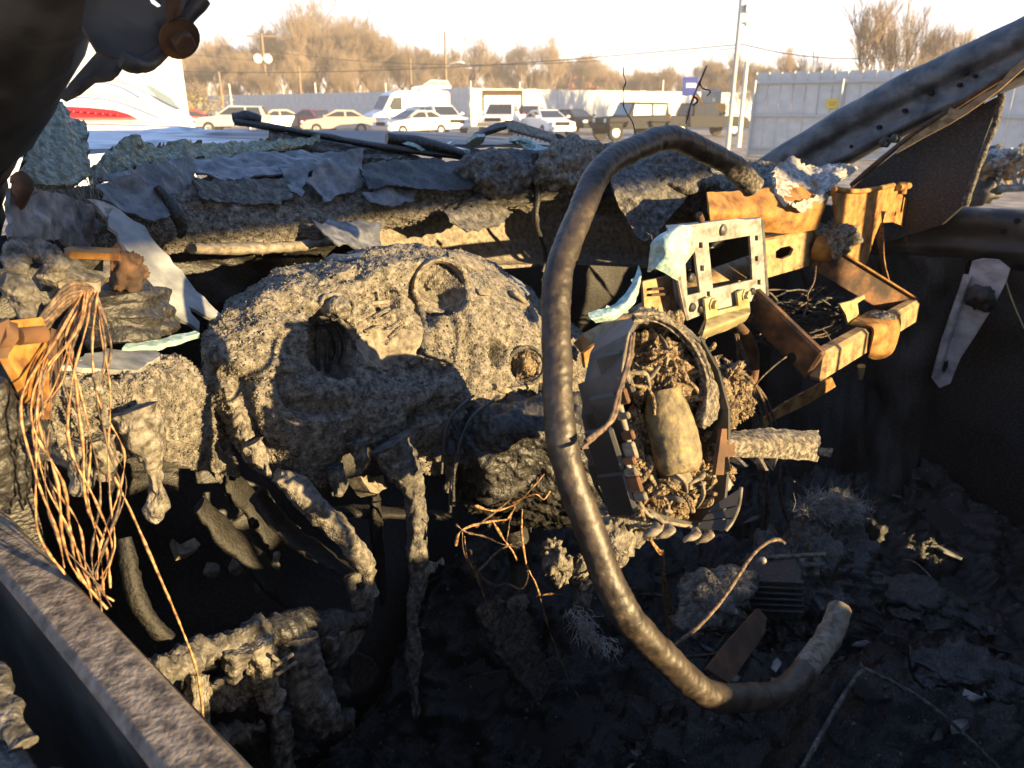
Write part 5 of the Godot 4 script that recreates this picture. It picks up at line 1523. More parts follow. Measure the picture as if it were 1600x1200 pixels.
func wiring() -> void:
	# left harness: bare copper strands fanning down
	var t := thing("copper_harness", "fan of bare sunlit copper wires hanging beside the driver's pillar", "wires", pf(125, 900, 0.38))
	var runs := [
		[[[135, 452, 0.42], [112, 520, 0.40], [78, 590, 0.385], [62, 660, 0.38], [80, 750, 0.375], [105, 830, 0.375], [135, 900, 0.375], [165, 950, 0.375]], 6, 0.004],
		[[[145, 455, 0.42], [120, 520, 0.40], [112, 600, 0.39], [128, 690, 0.385], [148, 780, 0.38], [160, 860, 0.38], [158, 930, 0.38]], 4, 0.004],
		[[[150, 458, 0.42], [158, 540, 0.405], [160, 620, 0.40], [178, 700, 0.39], [184, 770, 0.385], [168, 850, 0.38], [150, 905, 0.38]], 4, 0.0035],
		[[[128, 455, 0.42], [85, 540, 0.395], [50, 620, 0.375], [50, 730, 0.37], [75, 830, 0.37], [105, 890, 0.372]], 2, 0.003]]
	var c := 0
	for e in runs:
		for k in e[1]:
			var mb := MB.new()
			strand(mb, e[0], e[2], rng.randf_range(0.00032, 0.00065), k * 1.37 + c)
			part(mb, "wire", [M.copper, M.copper, M.copper_dark][(k + c) % 3], t)
		c += 1
	for k in 7:
		var mb := MB.new()
		var p0 := [120 - k * 9, 448 + k * 4, 0.43]
		tube(mb, pfs([[145, 452, 0.42], [120 - k * 5, 442 + k * 8, 0.415], [95 - k * 7, 455 + k * 14, 0.41], [60 - k * 4, 500 + k * 5, 0.41]]), 0.0010, 5, 5, 0.001, 50.0)
		part(mb, "wire", M.copper_dark, t)
	var mbx := MB.new()
	tube(mbx, pfs([[178, 745, 0.39], [205, 800, 0.385], [240, 880, 0.38], [285, 985, 0.375], [310, 1060, 0.37], [322, 1170, 0.365]]), 0.0008, 5, 8, 0.0006, 40.0)
	whole(mbx, "single_wire", "single long copper wire slanting down to the lower trim", "wire", M.copper)
	for e in [[[155, 600], [160, 640]], [[165, 655], [175, 690]]]:
		mbx = MB.new()
		blob(mbx, pf(e[0][0], e[0][1], 0.385), Vector3(0.0025, 0.006, 0.0025), 0.003, 90.0, 10)
		part(mbx, "ash_knot", M.ash, t)
	# rust bracket at the pillar's foot, with its screw
	t = thing("pillar_bracket", "orange rust bracket with a threaded screw beside the copper wires", "bracket", pf(45, 640, 0.40))
	mbx = MB.new()
	plate(mbx, pfs([[8, 502, 0.40], [70, 495, 0.41], [74, 520, 0.41], [66, 560, 0.41], [74, 610, 0.405], [82, 655, 0.40], [60, 655, 0.395], [35, 600, 0.39], [12, 560, 0.39]]), 0.004)
	part(mbx, "plate", M.rust, t)
	mbx = MB.new()
	plate(mbx, pfs([[-10, 510, 0.385], [14, 498, 0.385], [18, 540, 0.385], [12, 560, 0.385], [-10, 560, 0.385]]), 0.004)
	part(mbx, "ear", M.rust_dark, t)
	mbx = MB.new()
	var s0 := pf(28, 526, 0.392)
	var s1 := pf(68, 522, 0.397)
	var prof := [[0.0, 0.0]]
	var ln := s0.distance_to(s1)
	for k in 19: prof.append([0.0042 if k % 2 == 0 else 0.0032, ln * k / 18.0])
	prof.append([0.0, ln])
	lathe(mbx, s0, (s1 - s0).normalized(), prof, 12)
	part(mbx, "screw", M.rust_dark, t)
	mbx = MB.new()
	cyl(mbx, pf(-5, 522, 0.39), pf(14, 526, 0.391), 0.008, 6)
	part(mbx, "screw_head", M.rust_dark, t)
	mbx = MB.new()
	plate(mbx, pfs([[74, 510, 0.43], [100, 520, 0.45], [96, 600, 0.44], [78, 640, 0.42], [72, 560, 0.42]]), 0.003)
	part(mbx, "side_plate", M.rust_dark, t)
	# charred vent box
	t = thing("vent_box", "charred open vent box on a bracket beside the driver's pillar", "vent", pf(125, 440, 0.47))
	mbx = MB.new()
	plate(mbx, pfs([[66, 412, 0.46], [100, 400, 0.47], [172, 396, 0.48], [172, 432, 0.47], [155, 437, 0.46], [80, 432, 0.45]]), 0.012, [pfs([[84, 408, 0.462], [100, 405, 0.468], [102, 418, 0.465], [86, 420, 0.458]]), pfs([[120, 402, 0.472], [162, 402, 0.478], [161, 424, 0.472], [136, 421, 0.47]])])
	part(mbx, "frame", M.ash_dark, t)
	mbx = MB.new()
	plate(mbx, pfs([[100, 388, 0.50], [110, 384, 0.50], [186, 388, 0.49], [188, 397, 0.48], [172, 396, 0.475], [108, 393, 0.47]]), 0.004)
	part(mbx, "top_lip", M.rust, t)
	mbx = MB.new()
	plate(mbx, pfs([[86, 433, 0.46], [158, 436, 0.465], [157, 455, 0.46], [140, 460, 0.455], [92, 448, 0.45]]), 0.010)
	part(mbx, "lower_lip", M.clay, t)
	mbx = MB.new()
	plate(mbx, pfs([[80, 400, 0.50], [170, 396, 0.51], [170, 440, 0.50], [80, 440, 0.49]]), 0.004)
	part(mbx, "back", M.rust_dark, t)
	mbx = MB.new()
	blob(mbx, pf(196, 425, 0.54), Vector3(0.012, 0.017, 0.012), 0.008, 60.0, 24)
	part(mbx, "rusty_lump", M.rust_dark, t)
	# hanging char behind the blade
	for e in [[[[175, 450, 0.55], [180, 500, 0.55], [178, 550, 0.54]], [0.025, 0.028, 0.02]], [[[215, 455, 0.57], [225, 500, 0.56], [220, 540, 0.55]], [0.018, 0.02, 0.012]]]:
		mbx = MB.new()
		tube(mbx, pfs(e[0]), e[1], 16, 10, 0.012, 24.0)
		whole(mbx, "char_column", "black charred foam column behind the long glass blade", "foam", M.char, "charred foam behind the glass blade")
	# loop of copper under the column
	t = thing("copper_tangle", "tangle of stiff copper wires in the dark under the steering column", "wires", pf(790, 900, 0.44))
	for e in [[[860, 738], [815, 765], [780, 795], [745, 822]], [[855, 735], [825, 770], [800, 790], [770, 798], [742, 790]], [[862, 760], [850, 780], [835, 772], [800, 785]], [[712, 852], [718, 832], [735, 822], [765, 815], [792, 812]], [[712, 820], [730, 832], [755, 838], [785, 850], [815, 856]], [[792, 812], [800, 800], [805, 792]], [[790, 855], [794, 830], [798, 800]], [[816, 796], [815, 830], [820, 870], [826, 890], [840, 920], [855, 975], [875, 1030], [895, 1075], [915, 1100]], [[726, 838], [730, 870], [742, 895], [755, 930], [766, 960]], [[735, 860], [742, 890], [760, 930], [775, 970]], [[742, 898], [760, 880], [780, 860], [800, 850]], [[742, 885], [755, 905], [772, 915]], [[770, 918], [790, 912], [815, 920], [825, 900], [822, 885]], [[770, 815], [785, 840], [800, 860], [808, 875]], [[722, 830], [724, 860], [735, 890]], [[838, 932], [860, 928], [880, 930]]]:
		var mb := MB.new()
		var q := []
		for k in e: q.append(pf(k[0], k[1], 0.425 + 0.015 * sin(k[0] * 0.05)))
		tube(mb, q, rng.randf_range(0.0006, 0.0012), 6, 6, 0.0014, 60.0)
		part(mb, "wire", [M.copper, M.copper_dark][rng.randi() % 2], t)
	# single bent wire beside the gauge ring and others
	mbx = MB.new()
	tube(mbx, pfs([[788, 690, 0.435], [800, 696, 0.43], [815, 690, 0.43], [820, 675, 0.43], [845, 672, 0.43]]), 0.0014, 6, 5, 0.0006, 50.0)
	whole(mbx, "wire_stub", "short bent copper wire stub beside the steering rim", "wire", M.copper)
	t = thing("hanging_wires", "knotted bunch of thin copper wires hanging below the hub hooks", "wires", pf(1035, 1000, 0.42))
	for k in 5:
		var mb := MB.new()
		strand(mb, [[1010, 835, 0.36], [1025, 860, 0.36], [1040, 868, 0.36], [1038, 900, 0.36], [1034 + k * 3, 940, 0.36], [1042 + k, 975 + 8 * k, 0.36]], 0.0028, 0.0010, k * 2.1)
		part(mb, "wire", M.copper, t)
	t = thing("grey_harness", "bundle of ash-grey wires hanging behind the spoke stub", "wires", pf(1195, 830, 0.38))
	for k in 16:
		var mb := MB.new()
		strand(mb, [[1150, 520, 0.42], [1165, 590, 0.41], [1180, 640, 0.40], [1190, 720, 0.39], [1194, 780, 0.385], [1196, 835 + k, 0.38]], 0.0075, 0.0011, k * 1.9)
		part(mb, "wire", [M.ash_dark, M.copper_dark, M.ash_dark][k % 3], t)
	for e in [[[1130, 560], [1165, 585], [1195, 620], [1212, 665], [1220, 720], [1218, 760], [1225, 800], [1232, 815]], [[1160, 580], [1185, 610], [1200, 650], [1215, 700]], [[1225, 720], [1235, 750], [1248, 770], [1258, 780]]]:
		var mb := MB.new()
		var q := []
		for k in e: q.append(pf(k[0], k[1], 0.375))
		tube(mb, q, 0.0020, 6, 6, 0.0005, 40.0)
		part(mb, "wire", M.copper_dark, t)
	# nest of burnt wire in the passenger side of the dash
	t = thing("wire_nest", "dark nest of burnt wires behind the rusty carrier", "wires", pf(1230, 510, 0.45))
	for k in 34:
		var mb := MB.new()
		var y := rng.randf_range(465, 530)
		var q := []
		for i in 5: q.append(pf(1180 + i * 32 + rng.randf_range(-14, 14), y + 14 * sin(i * 1.3 + k) + rng.randf_range(-10, 10), 0.43 + rng.randf_range(-0.02, 0.03)))
		tube(mb, q, rng.randf_range(0.0009, 0.0018), 5, 5)
		part(mb, "wire", [M.char, M.copper_dark, M.ash_dark][k % 3], t)
	mbx = MB.new()
	tube(mbx, pfs([[1275, 415, 0.40], [1272, 440, 0.40], [1262, 460, 0.40], [1262, 475, 0.40], [1255, 495, 0.40]]), 0.0012, 5, 5)
	part(mbx, "wire", M.copper_dark, t)
	mbx = MB.new()
	tube(mbx, pfs([[1262, 540, 0.345], [1225, 560, 0.35], [1190, 590, 0.36], [1175, 610, 0.37]]), 0.0011, 5, 5)
	part(mbx, "wire", M.copper_dark, t)

func lower() -> void:
	# melted arm under the instrument panel
	var t := thing("melted_bracket_arm", "ash-crusted bracket arm drooping from the instrument panel", "bracket", pf(560, 960, 0.46))
	var mb := MB.new()
	tube(mb, pfs([[432, 742, 0.475], [470, 770, 0.47], [510, 812, 0.465], [545, 845, 0.46], [568, 885, 0.458], [578, 925, 0.455]]), [0.008, 0.014, 0.014, 0.014, 0.011, 0.008], 18, 14, 0.006, 34.0, 0.7)
	part(mb, "arm", M.ash, t)
	mb = MB.new()
	plate(mb, pfs([[540, 905, 0.455], [552, 898, 0.455], [580, 890, 0.455], [586, 930, 0.455], [582, 962, 0.455], [560, 985, 0.455], [552, 940, 0.455]]), 0.004, [pfs([[556, 912, 0.455], [568, 908, 0.455], [568, 922, 0.455], [557, 925, 0.455]])])
	part(mb, "end_plate", M.ash_dark, t)
	mb = MB.new()
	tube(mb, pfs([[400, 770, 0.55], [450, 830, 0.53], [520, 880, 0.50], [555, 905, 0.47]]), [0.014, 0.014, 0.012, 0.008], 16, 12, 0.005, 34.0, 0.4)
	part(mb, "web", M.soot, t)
	# beams inside the footwell
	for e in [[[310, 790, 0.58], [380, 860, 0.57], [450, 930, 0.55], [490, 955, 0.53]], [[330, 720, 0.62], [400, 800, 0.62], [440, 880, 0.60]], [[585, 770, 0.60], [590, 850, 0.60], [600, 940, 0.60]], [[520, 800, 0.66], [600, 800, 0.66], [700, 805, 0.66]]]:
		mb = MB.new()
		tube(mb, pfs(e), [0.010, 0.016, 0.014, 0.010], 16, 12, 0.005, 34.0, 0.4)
		whole(mb, "pedal_beam", "steel beam painted dark for the shade of the driver's footwell", "beam", M.soot, "beams in the driver's footwell")
	debris_plate("lit tan plate corner seen under the instrument panel", "relay_box", "box", [[560, 745, 0.58], [596, 744, 0.58], [604, 768, 0.575], [584, 774, 0.57]], 0.02, "clay")
	debris_plate("small tan plate deep in the driver's footwell", "footwell_plate", "plate", [[265, 850, 0.62], [305, 845, 0.62], [302, 862, 0.61], [280, 870, 0.61]], 0.01, "clay")
	for e in [ [330, 890, 0.66, 14, 14], [375, 885, 0.64, 18, 20], [410, 910, 0.62, 14, 24], [432, 875, 0.56, 8, 16], [465, 830, 0.55, 7, 9]]:
		mb = MB.new()
		blob(mb, pf(e[0], e[1], e[2]), Vector3(e[3], e[4], e[3]) * 0.0005, 0.006, 30.0, 14)
		whole(mb, "burnt_clump", "tan burnt clump in the driver's footwell", "clump", M.clay, "burnt clumps in the driver's footwell")
	mb = MB.new()
	tube(mb, pfs([[195, 840, 0.47], [205, 900, 0.46], [225, 960, 0.45], [265, 1000, 0.44]]), [0.005, 0.006, 0.005], 8, 8, 0.002, 40.0)
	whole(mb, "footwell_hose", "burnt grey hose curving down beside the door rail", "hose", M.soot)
	# lower trim: molten switch carrier beside the door
	t = thing("molten_switch_carrier", "molten lower trim carrier with sagging lumps beside the driver's door", "car part", pf(420, 1190, 0.42))
	streak = Vector3(1, 0.5, 1)
	for e in [[[[240, 1055, 0.42], [290, 1032, 0.42], [350, 1008, 0.425], [415, 978, 0.43]], [0.008, 0.009, 0.009, 0.008], "ash_dark"],
		[[[400, 990, 0.44], [440, 985, 0.44], [490, 978, 0.445], [540, 975, 0.45], [575, 960, 0.455]], [0.010, 0.013, 0.012, 0.010, 0.004], "char"],
		[[[370, 1012, 0.415], [366, 1040, 0.415], [372, 1066, 0.415]], [0.009, 0.008, 0.002], "ash_dark"],
		[[[408, 1000, 0.415], [412, 1050, 0.415], [425, 1090, 0.415], [432, 1108, 0.415]], [0.009, 0.008, 0.009, 0.003], "ash"],
		[[[468, 990, 0.43], [472, 1050, 0.425], [490, 1100, 0.42], [512, 1135, 0.42]], [0.012, 0.015, 0.018, 0.010], "ash_dark"],
		[[[500, 985, 0.44], [512, 1020, 0.44], [505, 1060, 0.44]], [0.013, 0.012, 0.006], "char"],
		[[[295, 1050, 0.42], [310, 1085, 0.42], [305, 1130, 0.42]], [0.004, 0.007, 0.003], "ash"],
		[[[440, 1110, 0.42], [436, 1150, 0.42], [445, 1230, 0.42]], [0.009, 0.007, 0.009], "ash_dark"],
		[[[480, 1125, 0.42], [525, 1132, 0.425], [548, 1112, 0.43]], [0.014, 0.011, 0.003], "char"],
		[[[320, 1075, 0.43], [350, 1078, 0.43], [395, 1068, 0.43]], [0.004, 0.006, 0.004], "ash"],
		[[[320, 1092, 0.43], [350, 1097, 0.43], [395, 1085, 0.43]], [0.004, 0.006, 0.004], "ash"],
		[[[330, 1152, 0.42], [370, 1147, 0.42], [410, 1132, 0.42]], [0.008, 0.007, 0.002], "ash_dark"],
		[[[450, 1000, 0.43], [446, 1050, 0.43], [455, 1090, 0.43]], [0.006, 0.006, 0.003], "ash"]]:
		mb = MB.new()
		tube(mb, pfs(e[0]), e[1], 24, 18, 0.006, 60.0)
		part(mb, "molten_lump", M[e[2]], t)  # darker ash and char paint shade on most lumps, paler ash the lit ones
	streak = Vector3.ONE
	mb = MB.new()
	sheet(mb, sub([[[255, 1062, 0.45], [340, 1030, 0.455], [430, 1000, 0.46], [540, 990, 0.48]], [[270, 1110, 0.45], [350, 1095, 0.45], [430, 1090, 0.45], [540, 1080, 0.47]], [[290, 1180, 0.45], [360, 1190, 0.45], [440, 1200, 0.45], [530, 1150, 0.47]]], 0.0), 16, 16, [[14.0, 0.012, lump], [60.0, 0.006, grit], [160.0, 0.002, grit]], 0.006, [], 0.5)
	part(mb, "backing", M.char, t)
	for k in 6:
		mb = MB.new()
		tube(mb, pfs([[300 + k * 5, 1055, 0.412], [304 + k * 4, 1090, 0.412], [300 + k * 5, 1135, 0.412]]), 0.0016, 6, 6, 0.002, 60.0)
		part(mb, "melted_rib", M.ash, t)
	for e in [[425, 1025, 445, 1040], [430, 1040, 458, 1022], [432, 1054, 464, 1034]]:
		mb = MB.new()
		bar(mb, pf(e[0], e[1], 0.40), pf(e[2], e[3], 0.405), 0.0025, 0.0025, -FWD, 0.0006)
		part(mb, "clip", M.ash, t)
	mb = MB.new()
	plate(mb, pfs([[520, 1000, 0.42], [560, 975, 0.45], [578, 970, 0.45], [560, 1010, 0.45], [530, 1045, 0.44], [522, 1030, 0.43]]), 0.006)
	part(mb, "side_plate", M.ash_dark, t)
	mb = MB.new()
	for k in 9:
		tube(mb, pfs([[545 + k * 4, 1015 + k * 2, 0.49], [550 + k * 4.5, 1050, 0.49], [545 + k * 3, 1085 - k, 0.49]]), 0.003, 6, 5)
	part(mb, "bellows", M.char, t)
	# column shaft and brackets between the wheel and floor
	t = thing("pedal_assembly", "charred pedal arm and plate hanging below the steering column", "pedal", pf(800, 1080, 0.52))
	mb = MB.new()
	sheet(mb, sub([[[752, 955, 0.47], [790, 930, 0.48], [820, 948, 0.49]], [[765, 1005, 0.47], [800, 985, 0.475], [838, 1000, 0.485]], [[800, 1050, 0.47], [830, 1030, 0.475], [862, 1050, 0.485]], [[842, 1098, 0.475], [850, 1088, 0.48], [860, 1070, 0.485]]], 0.0), 12, 12, [[20.0, 0.006, lump], [90.0, 0.003, grit]], 0.008, [], 0.6)
	part(mb, "pedal_plate", M.ash_dark, t)
	mb = MB.new()
	tube(mb, pfs([[800, 820, 0.52], [815, 880, 0.51], [810, 940, 0.49]]), [0.018, 0.014, 0.010], 12, 8, 0.004, 20.0)
	part(mb, "pedal_arm", M.char, t)
	mb = MB.new()
	blob(mb, pf(810, 940, 0.465), Vector3(0.012, 0.010, 0.010), 0.006, 40.0, 14)
	part(mb, "char_lump", M.ash, t)
	for e in [[865, 868, 0.011], [880, 890, 0.009], [912, 920, 0.010], [906, 885, 0.008]]:
		mb = MB.new()
		blob(mb, pf(e[0], e[1], 0.40), Vector3(e[2], e[2] * 1.6, e[2]), 0.012, 60.0, 16)
		whole(mb, "ash_clod", "crumbly tan ash clod hanging under the steering column", "ash", M.ash, "ash clods under the steering column")
	floor_litter()

func floor_litter() -> void:
	var mb := MB.new()
	var rows := []
	for f in [0.80, 0.62, 0.45, 0.28, 0.10, -0.08, -0.28]:
		var row := []
		for r in [0.13, 0.35, 0.55, 0.75, 0.95, 1.15, 1.35, 1.56]:
			# heaped up over the tunnel and towards the passenger's door
			var h := -0.90 + 0.20 * exp(-pow((r - 0.86) / 0.16, 2.0)) + 0.16 * smoothstep(1.0, 1.5, r) + 0.06 * sin(f * 11.0 + r * 7.0)
			row.append(car(f, r, h))
		rows.append(row)
	sheet(mb, rows, 30, 30, [[6.0, 0.05, lump], [20.0, 0.025, lump], [60.0, 0.012, grit], [150.0, 0.006, grit]], 0.02)
	var o := whole(mb, "burnt_litter", "black heaped litter of burnt carpet and foam on the car floor", "litter", M.litter)
	o.set_meta("kind", "stuff")
	crumbs(mb, mb.v.size() / 2, 6000, 0.0015, 0.006, "ash_crumbs", M.ash_dark, o).position = Vector3.ZERO
	crumbs(mb, mb.v.size() / 2, 900, 0.0012, 0.004, "glass_crumbs", M.glass_ash, o).position = Vector3.ZERO
	var spots := mb.v.duplicate()
	var base := o.position
	var half := spots.size() / 2
	# countable scraps on the heap
	var mats := ["char", "ash_dark", "glass_ash", "flake", "soot_metal", "glass_ash", "flake"]
	for k in 240:
		var p: Vector3 = spots[rng.randi_range(0, half - 1)] + base
		var d := p - CAM
		var a := deg_to_rad(PITCH)
		var zc := d.y * sin(a) + d.z * cos(a)
		if d.x / -zc < 0.15 or k % 9 == 0 and d.x / -zc < -0.3: continue
		mb = MB.new()
		var b := Basis.from_euler(Vector3(rng.randf_range(-0.6, 0.6), rng.randf() * TAU, rng.randf_range(-0.6, 0.6)))
		var w := 0.006 + 0.04 * pow(rng.randf(), 2.0)
		var q := []
		var m := rng.randi_range(5, 8)
		for i in m: q.append(p + Vector3(0, 0.012, 0) + b * Vector3(cos(TAU * i / m) * w * rng.randf_range(0.5, 1.1), rng.randf_range(-0.003, 0.003), sin(TAU * i / m) * w * rng.randf_range(0.2, 0.6)))
		plate(mb, q, rng.randf_range(0.002, 0.006), [], Vector3.DOWN)
		whole(mb, "burnt_scrap", "flat burnt scrap lying in the black litter on the floor", "scrap", M[mats[k % 7]], "burnt scraps in the floor litter")
	for k in 46:
		var p: Vector3 = spots[rng.randi_range(0, half - 1)] + base + Vector3(0, 0.015, 0)
		var d := Vector3(rng.randf_range(-1, 1), rng.randf_range(-0.25, 0.35), rng.randf_range(-1, 1)).normalized() * rng.randf_range(0.03, 0.10)
		mb = MB.new()
		tube(mb, [p - d, p + Vector3(rng.randf_range(-0.02, 0.02), rng.randf_range(0.0, 0.03), rng.randf_range(-0.02, 0.02)), p + d], rng.randf_range(0.0008, 0.0025), 5, 6)
		whole(mb, "wire_scrap", "curved scrap of burnt wire in the floor litter", "wire", [M.char, M.ash_dark, M.copper_dark, M.white_ash][k % 4], "wire scraps in the floor litter")
	# console block with its ribbed face, and the white tuft on it
	var t := thing("console_block", "charred centre console block with ribbed vent face", "console", pf(1250, 960, 0.30))
	mb = MB.new()
	var c := dp(1255, 880, 0.86)
	var bb := Basis(RGT, Vector3.UP, -FWD).rotated(Vector3.UP, 0.45)
	sheet(mb, [dps([[1165, 905, 0.84], [1190, 850, 0.88], [1230, 830, 0.90], [1290, 800, 0.92], [1335, 790, 0.96]]), dps([[1162, 925, 0.82], [1200, 880, 0.84], [1240, 855, 0.85], [1300, 830, 0.87], [1345, 830, 0.92]]),
		dps([[1165, 945, 0.82], [1210, 920, 0.82], [1250, 905, 0.82], [1310, 880, 0.83], [1360, 880, 0.90]]), dps([[1180, 985, 0.84], [1215, 970, 0.82], [1260, 960, 0.81], [1320, 945, 0.82], [1380, 940, 0.90]]), dps([[1180, 1030, 0.86], [1215, 1020, 0.84], [1260, 1010, 0.83], [1320, 1000, 0.84], [1390, 990, 0.92]])], 18, 18, [[14.0, 0.024, lump], [50.0, 0.010, grit], [140.0, 0.004, grit]], 0.03)
	part(mb, "block", M.litter, t)
	mb = MB.new()
	bar(mb, dp(1165, 918, 0.815), dp(1255, 922, 0.79), 0.05, 0.05, Vector3.UP, 0.006)
	part(mb, "vent_body", M.char, t)
	for k in 6:
		mb = MB.new()
		bar(mb, dp(1168, 906 + k * 9, 0.785), dp(1256, 910 + k * 9, 0.762), 0.006, 0.003, Vector3.UP, 0.0008)
		part(mb, "rib", M.char, t)
	for k in 5:
		mb = MB.new()
		bar(mb, dp(1188 + k * 22, 868, 0.82), dp(1180 + k * 24, 900, 0.80), 0.006, 0.005, Vector3.UP, 0.001)
		part(mb, "grid_bar", M.ash_dark, t)
	for k in 2:
		mb = MB.new()
		bar(mb, dp(1186, 872 + k * 15, 0.815), dp(1290, 866 + k * 15, 0.80), 0.005, 0.004, Vector3.UP, 0.001)
		part(mb, "grid_bar", M.ash_dark, t)
	for e in [[1173, 919], [1192, 876]]:
		mb = MB.new()
		blob(mb, dp(e[0], e[1], 0.785), Vector3(0.004, 0.004, 0.004), 0.0, 1.0, 10)
		part(mb, "screw", M.zinc, t)
	tuft("white_fibre_tuft", "tuft of pale burnt fibres on top of the console block", [[1250, 800], [1275, 785], [1300, 782], [1325, 785], [1340, 800], [1318, 805], [1290, 808]], 0.90, 1100, Vector3(0.15, 1.0, 0.25), 0.026)
	tuft("fibre_tuft", "pale frayed fibre tuft in the dark left of the steering rim", [[900, 955], [915, 975], [935, 1000], [950, 1015], [910, 990]], 0.60, 260, Vector3(0.5, -0.7, 0.3), 0.016)
	# loose things in the footwells
	mb = MB.new()
	tube(mb, dps([[1052, 1010, 0.66], [1090, 980, 0.68], [1130, 935, 0.70], [1170, 875, 0.73], [1195, 850, 0.75], [1215, 843, 0.76], [1226, 850, 0.76]]), 0.0020, 8, 8, 0.0006, 30.0)
	whole(mb, "brown_cable", "bare brown cable arching past the console block", "cable", M.copper_dark)
	mb = MB.new()
	tube(mb, dps([[1220, 1260, 0.60], [1265, 1180, 0.64], [1310, 1100, 0.69], [1338, 1058, 0.72], [1348, 1048, 0.725], [1362, 1050, 0.73], [1420, 1080, 0.74], [1470, 1115, 0.74], [1520, 1160, 0.74], [1580, 1220, 0.74]]), 0.0021, 8, 6, 0.0004, 20.0)
	whole(mb, "bent_rod", "thin bent metal rod standing in the passenger footwell", "rod", M.ash_dark)
	mb = MB.new()
	plate(mb, dps([[1105, 1045, 0.66], [1140, 1000, 0.70], [1185, 950, 0.74], [1198, 965, 0.74], [1195, 990, 0.73], [1150, 1055, 0.68], [1140, 1068, 0.67]]), 0.004)
	whole(mb, "brown_strap", "flat brown strip lying behind the lower steering rim", "strip", M.rust_dark)
	debris_plate("bluish grey panel standing in the dark below the hub flap", "dark_panel", "panel", [[1090, 840, 0.42], [1145, 838, 0.42], [1150, 870, 0.42], [1115, 905, 0.42], [1095, 880, 0.42]], 0.006, "flake")
	for e in [[[[1060, 930], [1110, 910], [1170, 895], [1160, 935], [1120, 985], [1070, 990]], 0.76, "ash_dark", "ash-grey padded lump beside the console's ribbed face"], [[[1350, 920], [1420, 900], [1500, 940], [1540, 980], [1460, 985], [1390, 960]], 1.02, "litter", "long burnt hump across the passenger footwell"], [[[1420, 1030], [1500, 1020], [1590, 1050], [1600, 1085], [1500, 1070], [1430, 1060]], 0.92, "litter", "charred flat heap with torn edges in the passenger footwell"]]:
		mb = MB.new()
		var m := Vector3.ZERO
		var q := []
		for k in e[0]:
			var p := dp(k[0], k[1], e[1] + (950 - k[1]) * 0.0006)
			q.append(p); m += p / e[0].size()
		for k in q.size():
			tube(mb, [q[k], m + Vector3(0, 0.01, 0), q[(k + 2) % q.size()]], [0.012, 0.028, 0.012], 20, 14, 0.014, 40.0, 0.4)
		whole(mb, "burnt_lump", e[3], "lump", M[e[2]])

func tuft(called: String, label: String, at: Array, d: float, n: int, lean: Vector3, long: float) -> void:
	# matted strands: each wanders off from its own spot, bent by its weight
	var mb := MB.new()
	for k in n:
		var i := rng.randi_range(0, at.size() - 1)
		var j := rng.randi_range(0, at.size() - 1)
		var w := rng.randf()
		var p := dp(lerpf(at[i][0], at[j][0], w) + rng.randfn(0, 9), lerpf(at[i][1], at[j][1], w) + rng.randfn(0, 5), d + rng.randfn(0, 0.008))
		var g := (lean * 0.7 + Vector3(rng.randfn(0, 0.5), rng.randfn(0, 0.35), rng.randfn(0, 0.5))).normalized()
		var q := [p]
		var l := long * rng.randf_range(0.25, 1.0)
		for s in 4:
			g = (g + Vector3(rng.randfn(0, 0.35), rng.randfn(-0.12, 0.25), rng.randfn(0, 0.35))).normalized()
			q.append(q[s] + g * l / 4.0)
		tube(mb, q, [0.0004, 0.0003, 0.00015], 3, 2)
	whole(mb, called, label, "fibres", M.fibre)

# ---------------------------------------------------------------- the yard beyond
func yard(px: float, z: float, y := 0.0) -> Vector3:
	return Vector3((px - 800.0) / LENS * 0.938 * z, y, -z)

# side outline (x forward, y up) drawn out to a width, its long edges rounded by an inset
func slab(mb: MB, prof: Array, wide: float, inset: float, lean := 0.0, cap := true) -> void:
	var mid := Vector2.ZERO
	for p in prof: mid += p / prof.size()
	var top := -INF
	var low := INF
	for p in prof:
		top = maxf(top, p.y); low = minf(low, p.y)
	var rings := []
	for e in [[-1.0, inset], [-1.0 + inset / wide * 2.0, 0.0], [1.0 - inset / wide * 2.0, 0.0], [1.0, inset]]:
		var ring := []
		for p in prof:
			var q: Vector2 = p + (mid - p).normalized() * e[1]
			ring.append(Vector3(q.x, q.y, e[0] * (wide / 2.0 - lean * (q.y - low) / maxf(0.01, top - low))))
		rings.append(ring)
	var n := prof.size()
	for r in 3:
		for k in n:
			var j := (k + 1) % n
			mb.face(rings[r][k], rings[r][j], rings[r + 1][j], rings[r + 1][k])
	if cap:
		var flat := PackedVector2Array()
		for p in prof: flat.append(p)
		var t := Geometry2D.triangulate_polygon(flat)
		for r in [0, 3]:
			var first := mb.v.size()
			for p in rings[r]: mb.add(p)
			for k in range(0, t.size(), 3):
				if r == 0: mb.tri(first + t[k], first + t[k + 1], first + t[k + 2])
				else: mb.tri(first + t[k], first + t[k + 2], first + t[k + 1])

func v2(a: Array) -> Array:
	var o := []
	for k in a: o.append(Vector2(k[0], k[1]))
	return o

func side_pane(mb: MB, prof: Array, wide: float, lean: float, low: float, top: float, s: float) -> void:
	var q := []
	for p in prof: q.append(Vector3(p[0], p[1], s * (wide / 2.0 - lean * (p[1] - low) / (top - low) + 0.012)))
	plate(mb, q, 0.01, [], Vector3(0, 0, -s))

